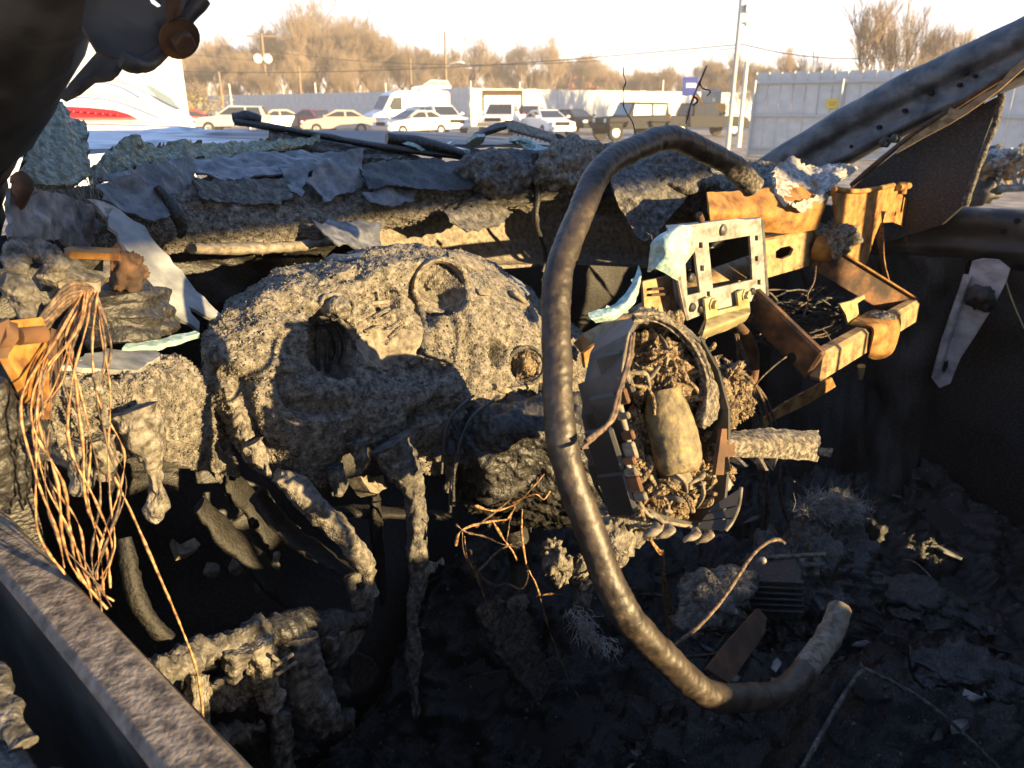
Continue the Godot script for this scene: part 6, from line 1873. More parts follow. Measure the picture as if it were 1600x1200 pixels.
# kinds: body outline, cabin outline, width, wheel places and radius
func vehicle(kind: String, called: String, label: String, category: String, paint: String, glass: String, at: Vector3, face: float, group := "") -> Node3D:
	var t := thing(called, label, category, at, group)
	t.rotation.y = face
	var K: Dictionary = {
		"sedan": {"body": [[-2.3, 0.35], [-2.35, 0.75], [-2.25, 0.95], [-1.5, 1.0], [0.9, 0.97], [2.0, 0.82], [2.3, 0.65], [2.3, 0.3]], "cabin": [[-1.75, 0.95], [-0.95, 1.42], [0.15, 1.45], [1.15, 0.95]], "w": 1.78, "wh": [1.4, -1.35], "r": 0.32, "lean": 0.22},
		"suv": {"body": [[-2.25, 0.45], [-2.3, 0.9], [-2.25, 1.1], [0.9, 1.08], [2.0, 0.98], [2.25, 0.8], [2.28, 0.4]], "cabin": [[-2.2, 1.05], [-1.9, 1.65], [0.1, 1.7], [1.05, 1.05]], "w": 1.85, "wh": [1.4, -1.35], "r": 0.36, "lean": 0.2},
		"van": {"body": [[-2.9, 0.4], [-2.95, 2.45], [-2.8, 2.62], [1.0, 2.62], [1.5, 2.4], [2.15, 1.35], [2.85, 1.1], [3.0, 0.75], [3.0, 0.4]], "cabin": [], "w": 2.0, "wh": [1.9, -1.9], "r": 0.36, "lean": 0.06},
		"pickup": {"body": [[-2.8, 0.55], [-2.85, 1.15], [0.9, 1.15], [2.5, 1.08], [2.75, 0.95], [2.8, 0.5]], "cabin": [[-1.0, 1.1], [-0.9, 1.8], [0.35, 1.83], [1.15, 1.1]], "w": 1.95, "wh": [1.75, -1.75], "r": 0.39, "lean": 0.17},
		"jeep": {"body": [[-1.95, 0.6], [-2.0, 1.2], [0.55, 1.2], [1.65, 1.12], [1.78, 1.05], [1.78, 0.7], [1.6, 0.55]], "cabin": [[-1.95, 1.15], [-1.9, 1.82], [0.25, 1.85], [0.62, 1.15]], "w": 1.6, "wh": [1.3, -1.25], "r": 0.41, "lean": 0.08}}[kind]
	var mb := MB.new()
	slab(mb, v2(K.body), K.w, 0.07, K.lean * 0.3 if kind != "van" else 0.06)
	part_local(mb, "body", M[paint], t)
	if kind != "van":
		mb = MB.new()
		slab(mb, v2(K.cabin), K.w * 0.94, 0.05, K.lean)
		part_local(mb, "cabin", M[paint], t)
		var c: Array = K.cabin
		var low: float = c[0][1]
		var top: float = c[2][1]
		for s: float in [-1.0, 1.0]:
			var split := lerpf(c[1][0], c[2][0], 0.48)
			for e in [[[c[0][0] + 0.3, low + 0.08], [split - 0.06, low + 0.08], [split - 0.06, top - 0.12], [c[1][0] + 0.12, top - 0.12]], [[split + 0.06, low + 0.08], [c[3][0] - 0.32, low + 0.08], [c[2][0] - 0.06, top - 0.12], [split + 0.06, top - 0.12]]]:
				mb = MB.new()
				side_pane(mb, e, K.w * 0.94, K.lean, low, top, s)
				part_local(mb, "window", M[glass], t)
		for e in [[c[2], c[3], 1.0], [c[1], c[0], -1.0]]:
			mb = MB.new()
			var d := Vector3(c[3][0] - c[2][0], low - top, 0) if e[2] > 0 else Vector3(c[0][0] - c[1][0], low - top, 0)
			var nn: Vector3 = Vector3(-d.y, d.x, 0).normalized() * e[2]
			var a: Vector3 = Vector3(e[0][0], top, 0) + d * 0.12 + nn * 0.015
			var b: Vector3 = Vector3(e[0][0], top, 0) + d * 0.9 + nn * 0.015
			var w0: float = K.w * 0.47 - K.lean - 0.06
			plate(mb, [a + Vector3(0, 0, -w0), a + Vector3(0, 0, w0), b + Vector3(0, 0, w0 + K.lean * 0.75), b + Vector3(0, 0, -w0 - K.lean * 0.75)], 0.01, [], -nn)
			part_local(mb, "windscreen" if e[2] > 0 else "rear_window", M[glass], t)
	else:
		mb = MB.new()
		plate(mb, [Vector3(1.58, 2.32, -0.85), Vector3(1.58, 2.32, 0.85), Vector3(2.14, 1.46, 0.88), Vector3(2.14, 1.46, -0.88)], 0.01, [], Vector3(-1, -0.5, 0))
		part_local(mb, "windscreen", M[glass], t)
		for s: float in [-1.0, 1.0]:
			mb = MB.new()
			plate(mb, [Vector3(0.75, 1.4, s * 0.985), Vector3(1.85, 1.4, s * 0.985), Vector3(1.35, 2.2, s * 0.965), Vector3(0.75, 2.2, s * 0.965)], 0.01, [], Vector3(0, 0, -s))
			part_local(mb, "window", M[glass], t)
	var nose: float = -INF
	for p in K.body: nose = maxf(nose, p[0])
	var mid: float = K.body[K.body.size() - 1][1] + 0.28
	mb = MB.new()
	block(mb, Vector3(nose + 0.01, mid + 0.12, 0), Basis(), Vector3(0.05, 0.2, K.w * 0.5), 0.01)
	part_local(mb, "grille", M.paint_black if paint != "paint_dark" else M.tyre, t)
	mb = MB.new()
	block(mb, Vector3(nose + 0.03, mid - 0.12, 0), Basis(), Vector3(0.14, 0.2, K.w * 0.96), 0.04)
	part_local(mb, "bumper", M[paint] if kind in ["sedan", "suv", "van"] else (M.chrome if kind == "pickup" else M.tyre), t)
	for s: float in [-1.0, 1.0]:
		mb = MB.new()
		if kind == "jeep": lathe(mb, Vector3(nose + 0.02, mid + 0.14, s * 0.52), Vector3.RIGHT, [[0.1, 0.0], [0.1, 0.03], [0.0, 0.05]], 12)
		else: block(mb, Vector3(nose - 0.04, mid + 0.14, s * (K.w * 0.36)), Basis(), Vector3(0.16, 0.15, K.w * 0.2), 0.03)
		part_local(mb, "headlight", M.lamp_lens, t)
		mb = MB.new()
		block(mb, Vector3(K.body[1][0] + 0.0, K.body[1][1] - 0.02, s * (K.w * 0.42)), Basis(), Vector3(0.06, 0.2, 0.16), 0.02)
		part_local(mb, "tail_light", M.red_lens, t)
		if kind == "jeep":
			for x: float in K.wh:
				mb = MB.new()
				block(mb, Vector3(x, 0.93, s * 0.86), Basis(), Vector3(1.0, 0.06, 0.26), 0.02)
				block(mb, Vector3(x - 0.52, 0.8, s * 0.86), Basis(Vector3(0, 0, 1), 0.5), Vector3(0.06, 0.34, 0.26), 0.02)
				block(mb, Vector3(x + 0.52, 0.8, s * 0.86), Basis(Vector3(0, 0, 1), -0.5), Vector3(0.06, 0.34, 0.26), 0.02)
				part_local(mb, "wheel_arch", M.tyre, t)
		else:
			mb = MB.new()
			block(mb, Vector3(K.cabin[3][0] - 0.25 if K.cabin else 1.75, K.body[2][1] + 0.12 if kind != "van" else 1.5, s * (K.w / 2 + 0.1)), Basis(), Vector3(0.12, 0.14, 0.2), 0.03)
			part_local(mb, "mirror", M[paint], t)
		for x: float in K.wh:
			mb = MB.new()
			var zz: float = s * (K.w / 2.0 - 0.08)
			lathe(mb, Vector3(x, K.r, zz), Vector3(0, 0, s), [[0.0, -0.12], [K.r, -0.12], [K.r, 0.08], [K.r * 0.9, 0.105], [K.r * 0.62, 0.1], [K.r * 0.6, 0.06]], 22)
			var ty := part_local(mb, "wheel", M.tyre, t)
			mb = MB.new()
			lathe(mb, Vector3(x, K.r, zz), Vector3(0, 0, s), [[K.r * 0.6, 0.095], [K.r * 0.5, 0.07], [K.r * 0.16, 0.075], [K.r * 0.14, 0.1], [0.0, 0.1]], 16)
			put(mb.mesh(), "rim", M.chrome, ty)
	return t
func part_local(mb: MB, called: String, mat: Material, parent: Node3D) -> MeshInstance3D:
	return put(mb.mesh(), called, mat, parent)

func spike(mb: MB, a: Vector3, b: Vector3, r: float, r2: float) -> void:
	var d := (b - a).normalized()
	var u := d.cross(Vector3(0.31, 0.2, 0.93)).normalized()
	var w := d.cross(u)
	var f := mb.v.size()
	for e in 2:
		for k in 3:
			var g := TAU * k / 3.0
			mb.add((a if e == 0 else b) + (u * cos(g) + w * sin(g)) * (r if e == 0 else r2))
	for k in 3:
		var j := (k + 1) % 3
		mb.quad(f + k, f + j, f + 3 + j, f + 3 + k)
func grow(mbs: Array, a: Vector3, d: Vector3, long: float, r: float, depth: int, spread: float) -> void:
	var b := a + d * long
	var k := a + d * long * 0.5 + Vector3(rng.randf_range(-1, 1), 0, rng.randf_range(-1, 1)) * long * 0.06
	var m: MB = mbs[0 if depth >= 4 else 1]
	spike(m, a, k, r, r * 0.85)
	spike(m, k, b, r * 0.85, r * 0.6 if depth > 0 else r * 0.2)
	if depth == 0: return
	for i in (4 if depth > 1 else 5):
		var side := Vector3(rng.randf_range(-1, 1), rng.randf_range(-0.25, 0.5), rng.randf_range(-1, 1)).normalized()
		var e := (d + side * spread + Vector3(0, 0.16, 0)).normalized()
		grow(mbs, a.lerp(b, rng.randf_range(0.45, 1.0)) if i > 0 else b, e, long * rng.randf_range(0.6, 0.85), r * 0.62, depth - 1, spread)
func tree_kind(high: float, depth: int, spread: float, bushy: bool) -> Array:
	var mbs := [MB.new(), MB.new()]
	if bushy:
		for k in 5:
			var d := Vector3(rng.randf_range(-0.5, 0.5), 1.0, rng.randf_range(-0.5, 0.5)).normalized()
			grow(mbs, Vector3(rng.randf_range(-0.3, 0.3), 0, rng.randf_range(-0.3, 0.3)), d, high * 0.3, high * 0.008, depth - 1, spread)
	else: grow(mbs, Vector3.ZERO, Vector3(rng.randf_range(-0.05, 0.05), 1, 0).normalized(), high * 0.34, high * 0.016, depth, spread)
	return [mbs[0].mesh(), mbs[1].mesh()]
func tree(kind: Array, called: String, label: String, at: Vector3, s: float, group: String) -> void:
	var t := thing(called, label, "tree", at, group)
	t.rotation.y = rng.randf() * TAU
	t.scale = Vector3(s, s * rng.randf_range(0.9, 1.15), s)
	put(kind[0], "trunk", M.bark, t)
	put(kind[1], "crown", M.bark, t)

func corrugated(label: String, a: Vector3, b: Vector3, high: float, mat: String, pitch: float, panels: bool, low := 0.05) -> Node3D:
	var t := thing("metal_fence", label, "fence", a)
	var d := (b - a)
	var n := maxi(1, int(d.length() / pitch))
	var u := d.normalized()
	var w := u.cross(Vector3.UP).normalized()
	if w.dot(a - CAM) > 0.0: w = -w    # w points to the camera's side
	for k in n:
		var mb := MB.new()
		var p := a + d * (float(k) / n)
		var q := a + d * (float(k + 1) / n) - u * 0.012
		var lift := 0.02 * sin(k * 2.7)
		for e in [[0.0, 0.0], [0.06, 0.03]]:
			pass
		# one profiled sheet: flat, rib, flat
		var xs := [[0.0, 0.035], [0.06, 0.0], [0.94, 0.0], [1.0, 0.035]]
		for i in 3:
			var x0: Vector3 = p.lerp(q, xs[i][0]) + w * xs[i][1]
			var x1: Vector3 = p.lerp(q, xs[i + 1][0]) + w * xs[i + 1][1]
			mb.face(x0 + Vector3(0, low, 0), x1 + Vector3(0, low, 0), x1 + Vector3(0, high + lift, 0), x0 + Vector3(0, high + lift, 0))
			mb.face(x0 + Vector3(0, high + lift, 0) - w * 0.01, x1 + Vector3(0, high + lift, 0) - w * 0.01, x1 + Vector3(0, low, 0) - w * 0.01, x0 + Vector3(0, low, 0) - w * 0.01)
		part(mb, "panel", M[mat], t)
	if panels:
		for h in [high - 0.32, high * 0.5, 0.3]:
			var mb := MB.new()
			bar(mb, a + Vector3(0, h, 0) + w * 0.07, b + Vector3(0, h, 0) + w * 0.07, 0.05, 0.09, Vector3.UP, 0.005)
			part(mb, "rail", M.rail, t)
		var m := maxi(1, int(d.length() / 2.7))
		for k in m + 1:
			var mb := MB.new()
			var p := a + d * (float(k) / m) + w * 0.13
			cyl(mb, p, p + Vector3(0, high - 0.25, 0), 0.045, 10)
			part(mb, "post", M.rail, t)
	return t

func pole(called: String, label: String, px: float, z: float, high: float, r: float, mat: String, group := "") -> Node3D:
	var at := yard(px, z)
	var t := thing(called, label, "pole", at, group)
	var mb := MB.new()
	cyl(mb, at, at + Vector3(0, high, 0), r, 10, r * 0.75)
	part(mb, "shaft", M[mat], t)
	return t
func cable(label: String, a: Vector3, b: Vector3, sag: float, r: float) -> void:
	var mb := MB.new()
	tube(mb, [a, a.lerp(b, 0.25) - Vector3(0, sag * 0.75, 0), a.lerp(b, 0.5) - Vector3(0, sag, 0), a.lerp(b, 0.75) - Vector3(0, sag * 0.75, 0), b], r, 4, 5)
	whole(mb, "overhead_cable", label, "cable", M.cable)

func the_yard() -> void:
	var mb := MB.new()
	mb.face(Vector3(-900, 0, 300), Vector3(900, 0, 300), Vector3(900, 0, -1500), Vector3(-900, 0, -1500))
	structure(mb, "ground", M.field)
	mb = MB.new()
	mb.face(Vector3(-70, 0.004, 40), Vector3(70, 0.004, 40), Vector3(70, 0.004, -92), Vector3(-70, 0.004, -92))
	structure(mb, "yard", M.yard_ground)
	# fences
	corrugated("tall pale corrugated metal fence with rails and a small yellow notice", yard(1178, 28), yard(1178, 28) + Vector3(16.6, 0, 11.0), 2.75, "fence_paint", 0.42, true)
	corrugated("long pale metal fence behind the parked jeep and trucks", yard(735, 66), yard(1175, 92), 3.0, "fence_paint", 1.2, false)
	corrugated("bluish metal fence behind the silver estate car", yard(318, 92), yard(600, 64), 2.7, "fence_paint", 2.4, false)
	corrugated("short bluish fence return beside the white pickup", yard(690, 74), yard(734, 66), 3.1, "fence_paint", 1.2, false)
	var fence_notice := MB.new()
	var a := yard(1178, 28) + Vector3(2.17, 1.75, 1.438) + Vector3(-0.552, 0, 0.834) * 0.06
	block(fence_notice, a, Basis(Vector3.UP, -0.585), Vector3(0.38, 0.30, 0.012), 0.002)
	var nt := thing("yellow_notice", "small yellow notice with two dark lines on the tall fence", "sign", a - Vector3(0, 0.15, 0))
	part(fence_notice, "board", M.paint_yellow, nt)
	for k in 2:
		mb = MB.new()
		block(mb, a + Vector3(-0.005, 0.03 - k * 0.07, 0.0075), Basis(Vector3.UP, -0.585), Vector3(0.24 - 0.05 * k, 0.018, 0.004))
		part(mb, "printed_line", M.rust_dark, nt)
	# vehicles
	vehicle("jeep", "parked_jeep", "dark grey off-road car with tall square cabin parked on the lot", "car", "paint_dark", "pale_glass", yard(985, 41), PI + 0.45)
	vehicle("pickup", "parked_pickup", "dark pickup parked behind the off-road car", "truck", "paint_dark", "car_glass", yard(1095, 46), 0.35)
	vehicle("pickup", "parked_pickup", "white pickup with a dark rack over its cab", "truck", "paint_white", "car_glass", yard(785, 50), -PI / 2 - 0.2)
	vehicle("sedan", "parked_sedan", "white saloon parked beside the white pickup, nose to the camera", "car", "paint_white", "car_glass", yard(855, 48), -PI / 2 + 0.35)
	vehicle("sedan", "parked_sedan", "dark saloon behind the white saloon", "car", "paint_dark", "car_glass", yard(898, 54), -PI / 2 + 0.5)
	vehicle("suv", "parked_estate", "beige estate car between the white pickup and white saloon", "car", "paint_tan", "car_glass", yard(828, 57), -PI / 2 - 0.2)
	vehicle("van", "parked_van", "tall white panel van with a dark windscreen", "van", "paint_white", "car_glass", yard(635, 56), PI + 0.55)
	vehicle("sedan", "parked_sedan", "silver saloon in front of the white panel van", "car", "paint_silver", "car_glass", yard(645, 47), PI + 0.75)
	vehicle("suv", "parked_estate", "white estate car just right of the silver saloon", "car", "paint_white", "car_glass", yard(690, 50), -PI / 2 + 0.5)
	vehicle("suv", "parked_estate", "silver estate car parked by the bluish fence", "car", "paint_silver", "car_glass", yard(362, 52), PI + 0.15)
	vehicle("sedan", "parked_sedan", "tan saloon parked before the bluish fence", "car", "paint_tan", "car_glass", yard(527, 51), PI + 0.25)
	vehicle("sedan", "wrecked_sedan", "purple wrecked saloon between the estate car and the tan saloon", "car", "paint_purple", "car_glass", yard(485, 56), 2.4)
	vehicle("sedan", "wrecked_sedan", "yellowish wrecked saloon behind the silver estate car", "car", "paint_tan", "car_glass", yard(440, 56), 0.6)
	vehicle("sedan", "wrecked_sedan", "red wrecked saloon by the yellow shrubs", "car", "paint_red", "car_glass", yard(295, 52), 0.8)
	var r := vehicle("suv", "raised_estate", "white estate car standing on a platform above the fence", "car", "paint_white", "pale_glass", yard(675, 95, 2.75), PI + 0.1)
	mb = MB.new()
	var pt := thing("platform", "low loading platform behind the fence under the raised white car", "platform", yard(675, 95))
	block(mb, yard(675, 95, 1.35), Basis(), Vector3(7, 2.7, 4), 0.03)
	part(mb, "deck", M.rail, pt)
	# rack over the white pickup
	var rk := thing("truck_rack", "dark steel rack standing over the white pickup", "rack", yard(785, 52))
	for s: float in [-1.0, 1.0]:
		mb = MB.new()
		bar(mb, yard(785, 52) + Vector3(s * 1.25, 0, 0), yard(785, 52) + Vector3(s * 1.25, 2.5, 0), 0.12, 0.12, Vector3.RIGHT, 0.01)
		part(mb, "upright", M.paint_black, rk)
	mb = MB.new()
	block(mb, yard(785, 52, 2.45), Basis(), Vector3(2.6, 0.3, 1.0), 0.02)
	part(mb, "crossbar", M.rust_dark, rk)
	# orange loader far right
	var ld := thing("orange_loader", "orange loader with raised arm beyond the dark pickup", "loader", yard(1095, 66))
	mb = MB.new()
	block(mb, yard(1105, 66, 1.3), Basis(Vector3.UP, 0.3), Vector3(2.6, 1.1, 1.8), 0.15)
	part(mb, "body", M.paint_orange, ld)
	mb = MB.new()
	block(mb, yard(1110, 66, 2.3), Basis(Vector3.UP, 0.3), Vector3(1.2, 1.1, 1.4), 0.1)
	part(mb, "cab", M.pale_glass, ld)
	mb = MB.new()
	tube(mb, [yard(1100, 65, 1.4), yard(1085, 64.5, 2.6), yard(1072, 64, 1.6)], 0.14, 6, 4)
	part(mb, "arm", M.paint_orange, ld)
	mb = MB.new()
	block(mb, yard(1068, 64, 1.2), Basis(Vector3.FORWARD, 0.5), Vector3(0.7, 0.8, 1.7), 0.08)
	part(mb, "bucket", M.paint_orange, ld)
	for k in 2:
		mb = MB.new()
		lathe(mb, yard(1096 + k * 18, 65, 0.6), Vector3(0, 0, 1), [[0.0, -0.2], [0.6, -0.2], [0.6, 0.2], [0.0, 0.2]], 18)
		part(mb, "wheel", M.tyre, ld)
	# near white car on the left, seen from behind its red lamp band; and the white trailer behind it
	near_car()
	var tr := thing("white_trailer", "tall white box trailer at the left behind the burnt bonnet", "trailer", yard(140, 24))
	mb = MB.new()
	block(mb, yard(60, 24, 2.2), Basis(Vector3.UP, -0.12), Vector3(8.05, 3.0, 2.6), 0.05)
	part(mb, "box", M.paint_white, tr)
	for k in 3:
		mb = MB.new()
		lathe(mb, yard(40 + k * 55, 22.7, 0.45), Vector3(0, 0, 1), [[0.0, -0.15], [0.45, -0.15], [0.45, 0.1], [0.0, 0.1]], 16)
		part(mb, "wheel", M.tyre, tr)
	# houses
	house("small cream house with a red gable roof beyond the fence", yard(884, 150), 7.0, 2.4, 1.7, "wall_cream")
	house("brick house with a low red roof beyond the fence", yard(928, 145), 9.0, 2.2, 2.2, "brick_red")
	house("small cream shed house by the lamp pole beyond the fence", yard(722, 140), 5.0, 2.9, 1.6, "wall_cream")
	# sign
	var sg := thing("blue_sign", "tall blue sign with white lettering block on a white post", "sign", yard(1076, 62))
	mb = MB.new()
	block(mb, yard(1076, 62, 3.05), Basis(Vector3.UP, -0.15), Vector3(1.15, 1.35, 0.2), 0.03)
	part(mb, "board", M.paint_blue, sg)
	mb = MB.new()
	block(mb, yard(1077, 62, 3.12) + Vector3(0, 0, 0.11), Basis(Vector3.UP, -0.15), Vector3(0.75, 0.32, 0.03), 0.08)
	part(mb, "lettering_block", M.paint_white, sg)
	mb = MB.new()
	cyl(mb, yard(1076, 62), yard(1076, 62, 2.4), 0.16, 10)
	part(mb, "post", M.paint_white, sg)
	poles()
	woods()
	truss()

func truss() -> void:
	# wrecked bumper beam of another car, seen through the passenger's window
	var t := thing("bumper_wreck", "wrecked lattice bumper beam outside the passenger window", "car part", pr(1560, 290, 3.2))
	var r := 3.2
	for e in [[[1505, 272], [1560, 268], [1640, 260]], [[1505, 300], [1560, 296], [1640, 290]]]:
		var mb := MB.new()
		var q := []
		for k in e: q.append(pr(k[0], k[1], r))
		tube(mb, q, 0.014, 6, 4, 0.004, 10.0)
		part(mb, "rail", M.glass_ash, t)
	for k in 7:
		var mb := MB.new()
		var x := 1510.0 + k * 18.0
		bar(mb, pr(x, 272, r), pr(x + (9 if k % 2 == 0 else -9), 298, r), 0.015, 0.012, Vector3.UP, 0.002)
		part(mb, "web", M.glass_ash, t)
	for k in 10:
		var mb := MB.new()
		blob(mb, pr(1520 + k * 11, 262 - 10 * absf(sin(k * 1.3)), r), Vector3(0.05, 0.04, 0.05), 0.05, 9.0, 10)
		part(mb, "crumpled_piece", [M.ash_dark, M.white_ash, M.rust_pale][k % 3], t)
	var mb := MB.new()
	blob(mb, pr(1535, 302, r), Vector3(0.05, 0.04, 0.05), 0.04, 9.0, 10)
	part(mb, "crumpled_piece", M.char, t)

func near_car() -> void:
	var p := dp(150, 150, 5.2)
	p.y = 0.0
	var t := thing("white_hatchback", "white hatchback with a red lamp strip just beyond the burnt bonnet", "car", p)
	var mb := MB.new()
	var d := 5.2
	# body: an arched roof and a tail, lofted across the car's width
	var rows := []
	for k in [[0.0, 0.0], [0.35, 0.05], [1.0, 0.05], [1.5, -0.05]]:
		var row := []
		for e in [[-60, 150], [40, 128], [100, 124], [145, 121], [180, 126], [215, 140], [250, 160], [285, 178], [300, 190]]:
			var q := dp(lerpf(e[0], 110.0, 0.16 * k[0]), lerpf(e[1], 186.0, 0.10 * k[0]), d + k[0])
			row.append(q)
		rows.append(row)
	sheet(mb, rows, 8, 6, [], 0.02)
	part(mb, "roof", M.paint_white, t)
	mb = MB.new()
	var low := []
	for e in [[-60, 150], [40, 128], [100, 124], [145, 121], [180, 126], [215, 140], [250, 160], [285, 178], [300, 190], [305, 330], [-60, 330]]: low.append(dp(e[0], e[1], d))
	plate(mb, low, 0.05)
	part(mb, "tail", M.paint_white, t)
	mb = MB.new()
	var lens := []
	for e in [[98, 166], [140, 168], [180, 172], [200, 178], [212, 184], [98, 184]]: lens.append(dp(e[0], e[1], d - 0.05))
	plate(mb, lens, 0.04)
	part(mb, "red_lamp_strip", M.red_lens, t)
	for k in 7:
		mb = MB.new()
		block(mb, dp(114 + k * 11.5, 174 + k * 0.9, d - 0.06), Basis(), Vector3(0.022, 0.016, 0.02), 0.004)
		part(mb, "lamp_cell", M.red_lens_dark, t)
	mb = MB.new()
	var win := []
	for e in [[220, 132], [232, 134], [262, 152], [276, 170], [262, 164], [240, 152]]: win.append(dp(e[0], e[1], d - 0.02) + Vector3(0.02, 0.0, 0))
	plate(mb, win, 0.02)
	part(mb, "window", M.pale_glass, t)
	for e in [[[100, 150], [150, 148], [200, 156], [262, 180]], [[120, 126], [160, 122], [200, 131], [232, 148]], [[100, 190], [160, 190], [230, 192], [300, 194]]]:
		mb = MB.new()
		var q := []
		for k in e: q.append(dp(k[0], k[1], d - 0.06))
		tube(mb, q, 0.006, 5, 6)
		part(mb, "seam", M.rail, t)
	for k in 2:
		mb = MB.new()
		var c := dp(40 + k * 180, 300, d - 0.1)
		c.y = 0.32
		lathe(mb, c, Vector3(0, 0, 1), [[0.0, -0.1], [0.32, -0.1], [0.32, 0.1], [0.0, 0.1]], 18)
		part(mb, "wheel", M.tyre, t)

func house(label: String, at: Vector3, w: float, h: float, rise: float, wall: String) -> void:
	var t := thing("house", label, "house", at)
	var mb := MB.new()
	block(mb, at + Vector3(0, h, 0), Basis(), Vector3(w, h * 2.0, 6.0), 0.0)
	plate(mb, [at + Vector3(-w * 0.28, h * 2.0, 3.0), at + Vector3(w * 0.28, h * 2.0, 3.0), at + Vector3(0, h * 2.0 + rise * 0.9, 3.0)], 0.2)
	part(mb, "wall", M[wall], t)
	mb = MB.new()
	plate(mb, [at + Vector3(-w * 0.55, h * 2.0, 3.4), at + Vector3(w * 0.55, h * 2.0, 3.4), at + Vector3(w * 0.5, h * 2.0 + rise, 0), at + Vector3(-w * 0.5, h * 2.0 + rise, 0)], 0.15)
	plate(mb, [at + Vector3(-w * 0.55, h * 2.0, -3.4), at + Vector3(w * 0.55, h * 2.0, -3.4), at + Vector3(w * 0.5, h * 2.0 + rise, 0), at + Vector3(-w * 0.5, h * 2.0 + rise, 0)], 0.15)
	var rf := part(mb, "roof", M.roof_red, t)
	mb = MB.new()
	plate(mb, [at + Vector3(-w * 0.3, h * 2.0, 3.9), at + Vector3(0, h * 2.0 + rise * 1.05, 3.9), at + Vector3(0, h * 2.0 + rise * 1.05, 1.0), at + Vector3(-w * 0.3, h * 2.0, 1.0)], 0.12)
	plate(mb, [at + Vector3(w * 0.3, h * 2.0, 3.9), at + Vector3(0, h * 2.0 + rise * 1.05, 3.9), at + Vector3(0, h * 2.0 + rise * 1.05, 1.0), at + Vector3(w * 0.3, h * 2.0, 1.0)], 0.12)
	part(mb, "gable_roof", M.roof_red, t)
	for s in [-0.3, 0.0, 0.3]:
		mb = MB.new()
		block(mb, at + Vector3(w * s, h * 1.5, 3.05), Basis(), Vector3(0.9, 1.1, 0.1), 0.02)
		part(mb, "window", M.car_glass, t)

func poles() -> void:
	# utility pole with a crossarm and two white floodlights
	var t := pole("utility_pole", "wooden utility pole with crossarm and paired white floodlights", 420, 92, 9.2, 0.16, "wood_pole")
	var at := yard(420, 92)
	var mb := MB.new()
	bar(mb, at + Vector3(-1.7, 8.9, 0), at + Vector3(1.7, 8.9, 0), 0.14, 0.16, Vector3.UP, 0.01)
	part(mb, "crossarm", M.wood_pole, t)
	for s: float in [-1.0, 1.0]:
		mb = MB.new()
		lathe(mb, at + Vector3(s * 0.55, 6.6, 0.35), Vector3(0, -0.25, 1).normalized(), [[0.0, -0.5], [0.3, -0.45], [0.5, 0.1], [0.42, 0.14], [0.0, 0.14]], 16)
		part(mb, "floodlight", M.paint_white, t)
	# street lamp with a curved arm
	t = pole("lamp_pole", "tall wooden lamp pole with a white cobra-head lamp", 698, 100, 10.0, 0.17, "wood_pole")
	at = yard(698, 100)
	mb = MB.new()
	tube(mb, [at + Vector3(0, 6.0, 0), at + Vector3(0.8, 6.5, 0.2), at + Vector3(1.6, 6.6, 0.2)], 0.07, 8, 5)
	part(mb, "arm", M.grey_pole, t)
	mb = MB.new()
	tube(mb, [at + Vector3(1.4, 6.6, 0.2), at + Vector3(1.9, 6.62, 0.2), at + Vector3(2.35, 6.5, 0.2)], [0.1, 0.22, 0.1], 10, 5, 0.0, 1.0, 0.6)
	part(mb, "lamp_head", M.paint_white, t)
	# other poles
	var plain_poles := [[348, 80, 4.8], [472, 84, 5.4], [644, 96, 6.8], [814, 110, 5.8]]
	for e in plain_poles:
		pole("plain_pole", "plain brown wooden pole standing behind the far fence", e[0], e[1], e[2], 0.14, "wood_pole", "plain poles behind the far fence")
	for e in [[362, 80, 3.7], [445, 82, 3.6], [495, 84, 3.9], [604, 86, 3.9], [736, 84, 4.1], [812, 84, 4.0], [1034, 75, 3.9], [1338, 40, 2.95], [1346, 40, 2.95]]:
		pole("pale_post", "short pale post sticking up just behind a fence", e[0], e[1], e[2], 0.07, "paint_white", "short posts behind the fences")
	# tall grey mast with a floodlight and a camera
	t = pole("tall_mast", "tall grey mast with a floodlight and a small camera near the fence corner", 1143, 27, 5.0, 0.085, "grey_pole")
	at = yard(1143, 27)
	mb = MB.new()
	cyl(mb, at + Vector3(0, 4.0, 0), at + Vector3(0.1, 9.0, 0), 0.045, 10, 0.04)
	part(mb, "upper_shaft", M.grey_pole, t)
	mb = MB.new()
	block(mb, at + Vector3(0.17, 4.62, 0.05), Basis(Vector3.UP, 0.4), Vector3(0.14, 0.24, 0.2), 0.02)
	part(mb, "floodlight", M.rail, t)
	mb = MB.new()
	cyl(mb, at + Vector3(0.05, 4.2, 0), at + Vector3(0.28, 4.2, 0.1), 0.03, 8)
	blob(mb, at + Vector3(0.2, 4.16, 0.08), Vector3(0.06, 0.06, 0.06), 0.0, 1.0, 10)
	part(mb, "camera_dome", M.rail, t)
	pole("wood_post", "thick pale timber post standing behind the tall mast", 1160, 34, 3.4, 0.11, "wall_cream")
	cable("lowest overhead cable between the lamp pole and the mast", yard(200, 94, 5.6), yard(1150, 62, 6.0), 1.0, 0.035)
	cable("upper overhead cable crossing behind the lamp pole", yard(420, 92, 7.4), yard(1150, 70, 6.3), 1.4, 0.03)
	cable("overhead cable from the mast towards the big bare tree", yard(1150, 62, 6.0), yard(1420, 60, 5.2), 0.6, 0.035)
	cable("thin overhead cable at the crossarm of the utility pole", yard(200, 96, 8.2), yard(860, 100, 6.5), 1.2, 0.03)

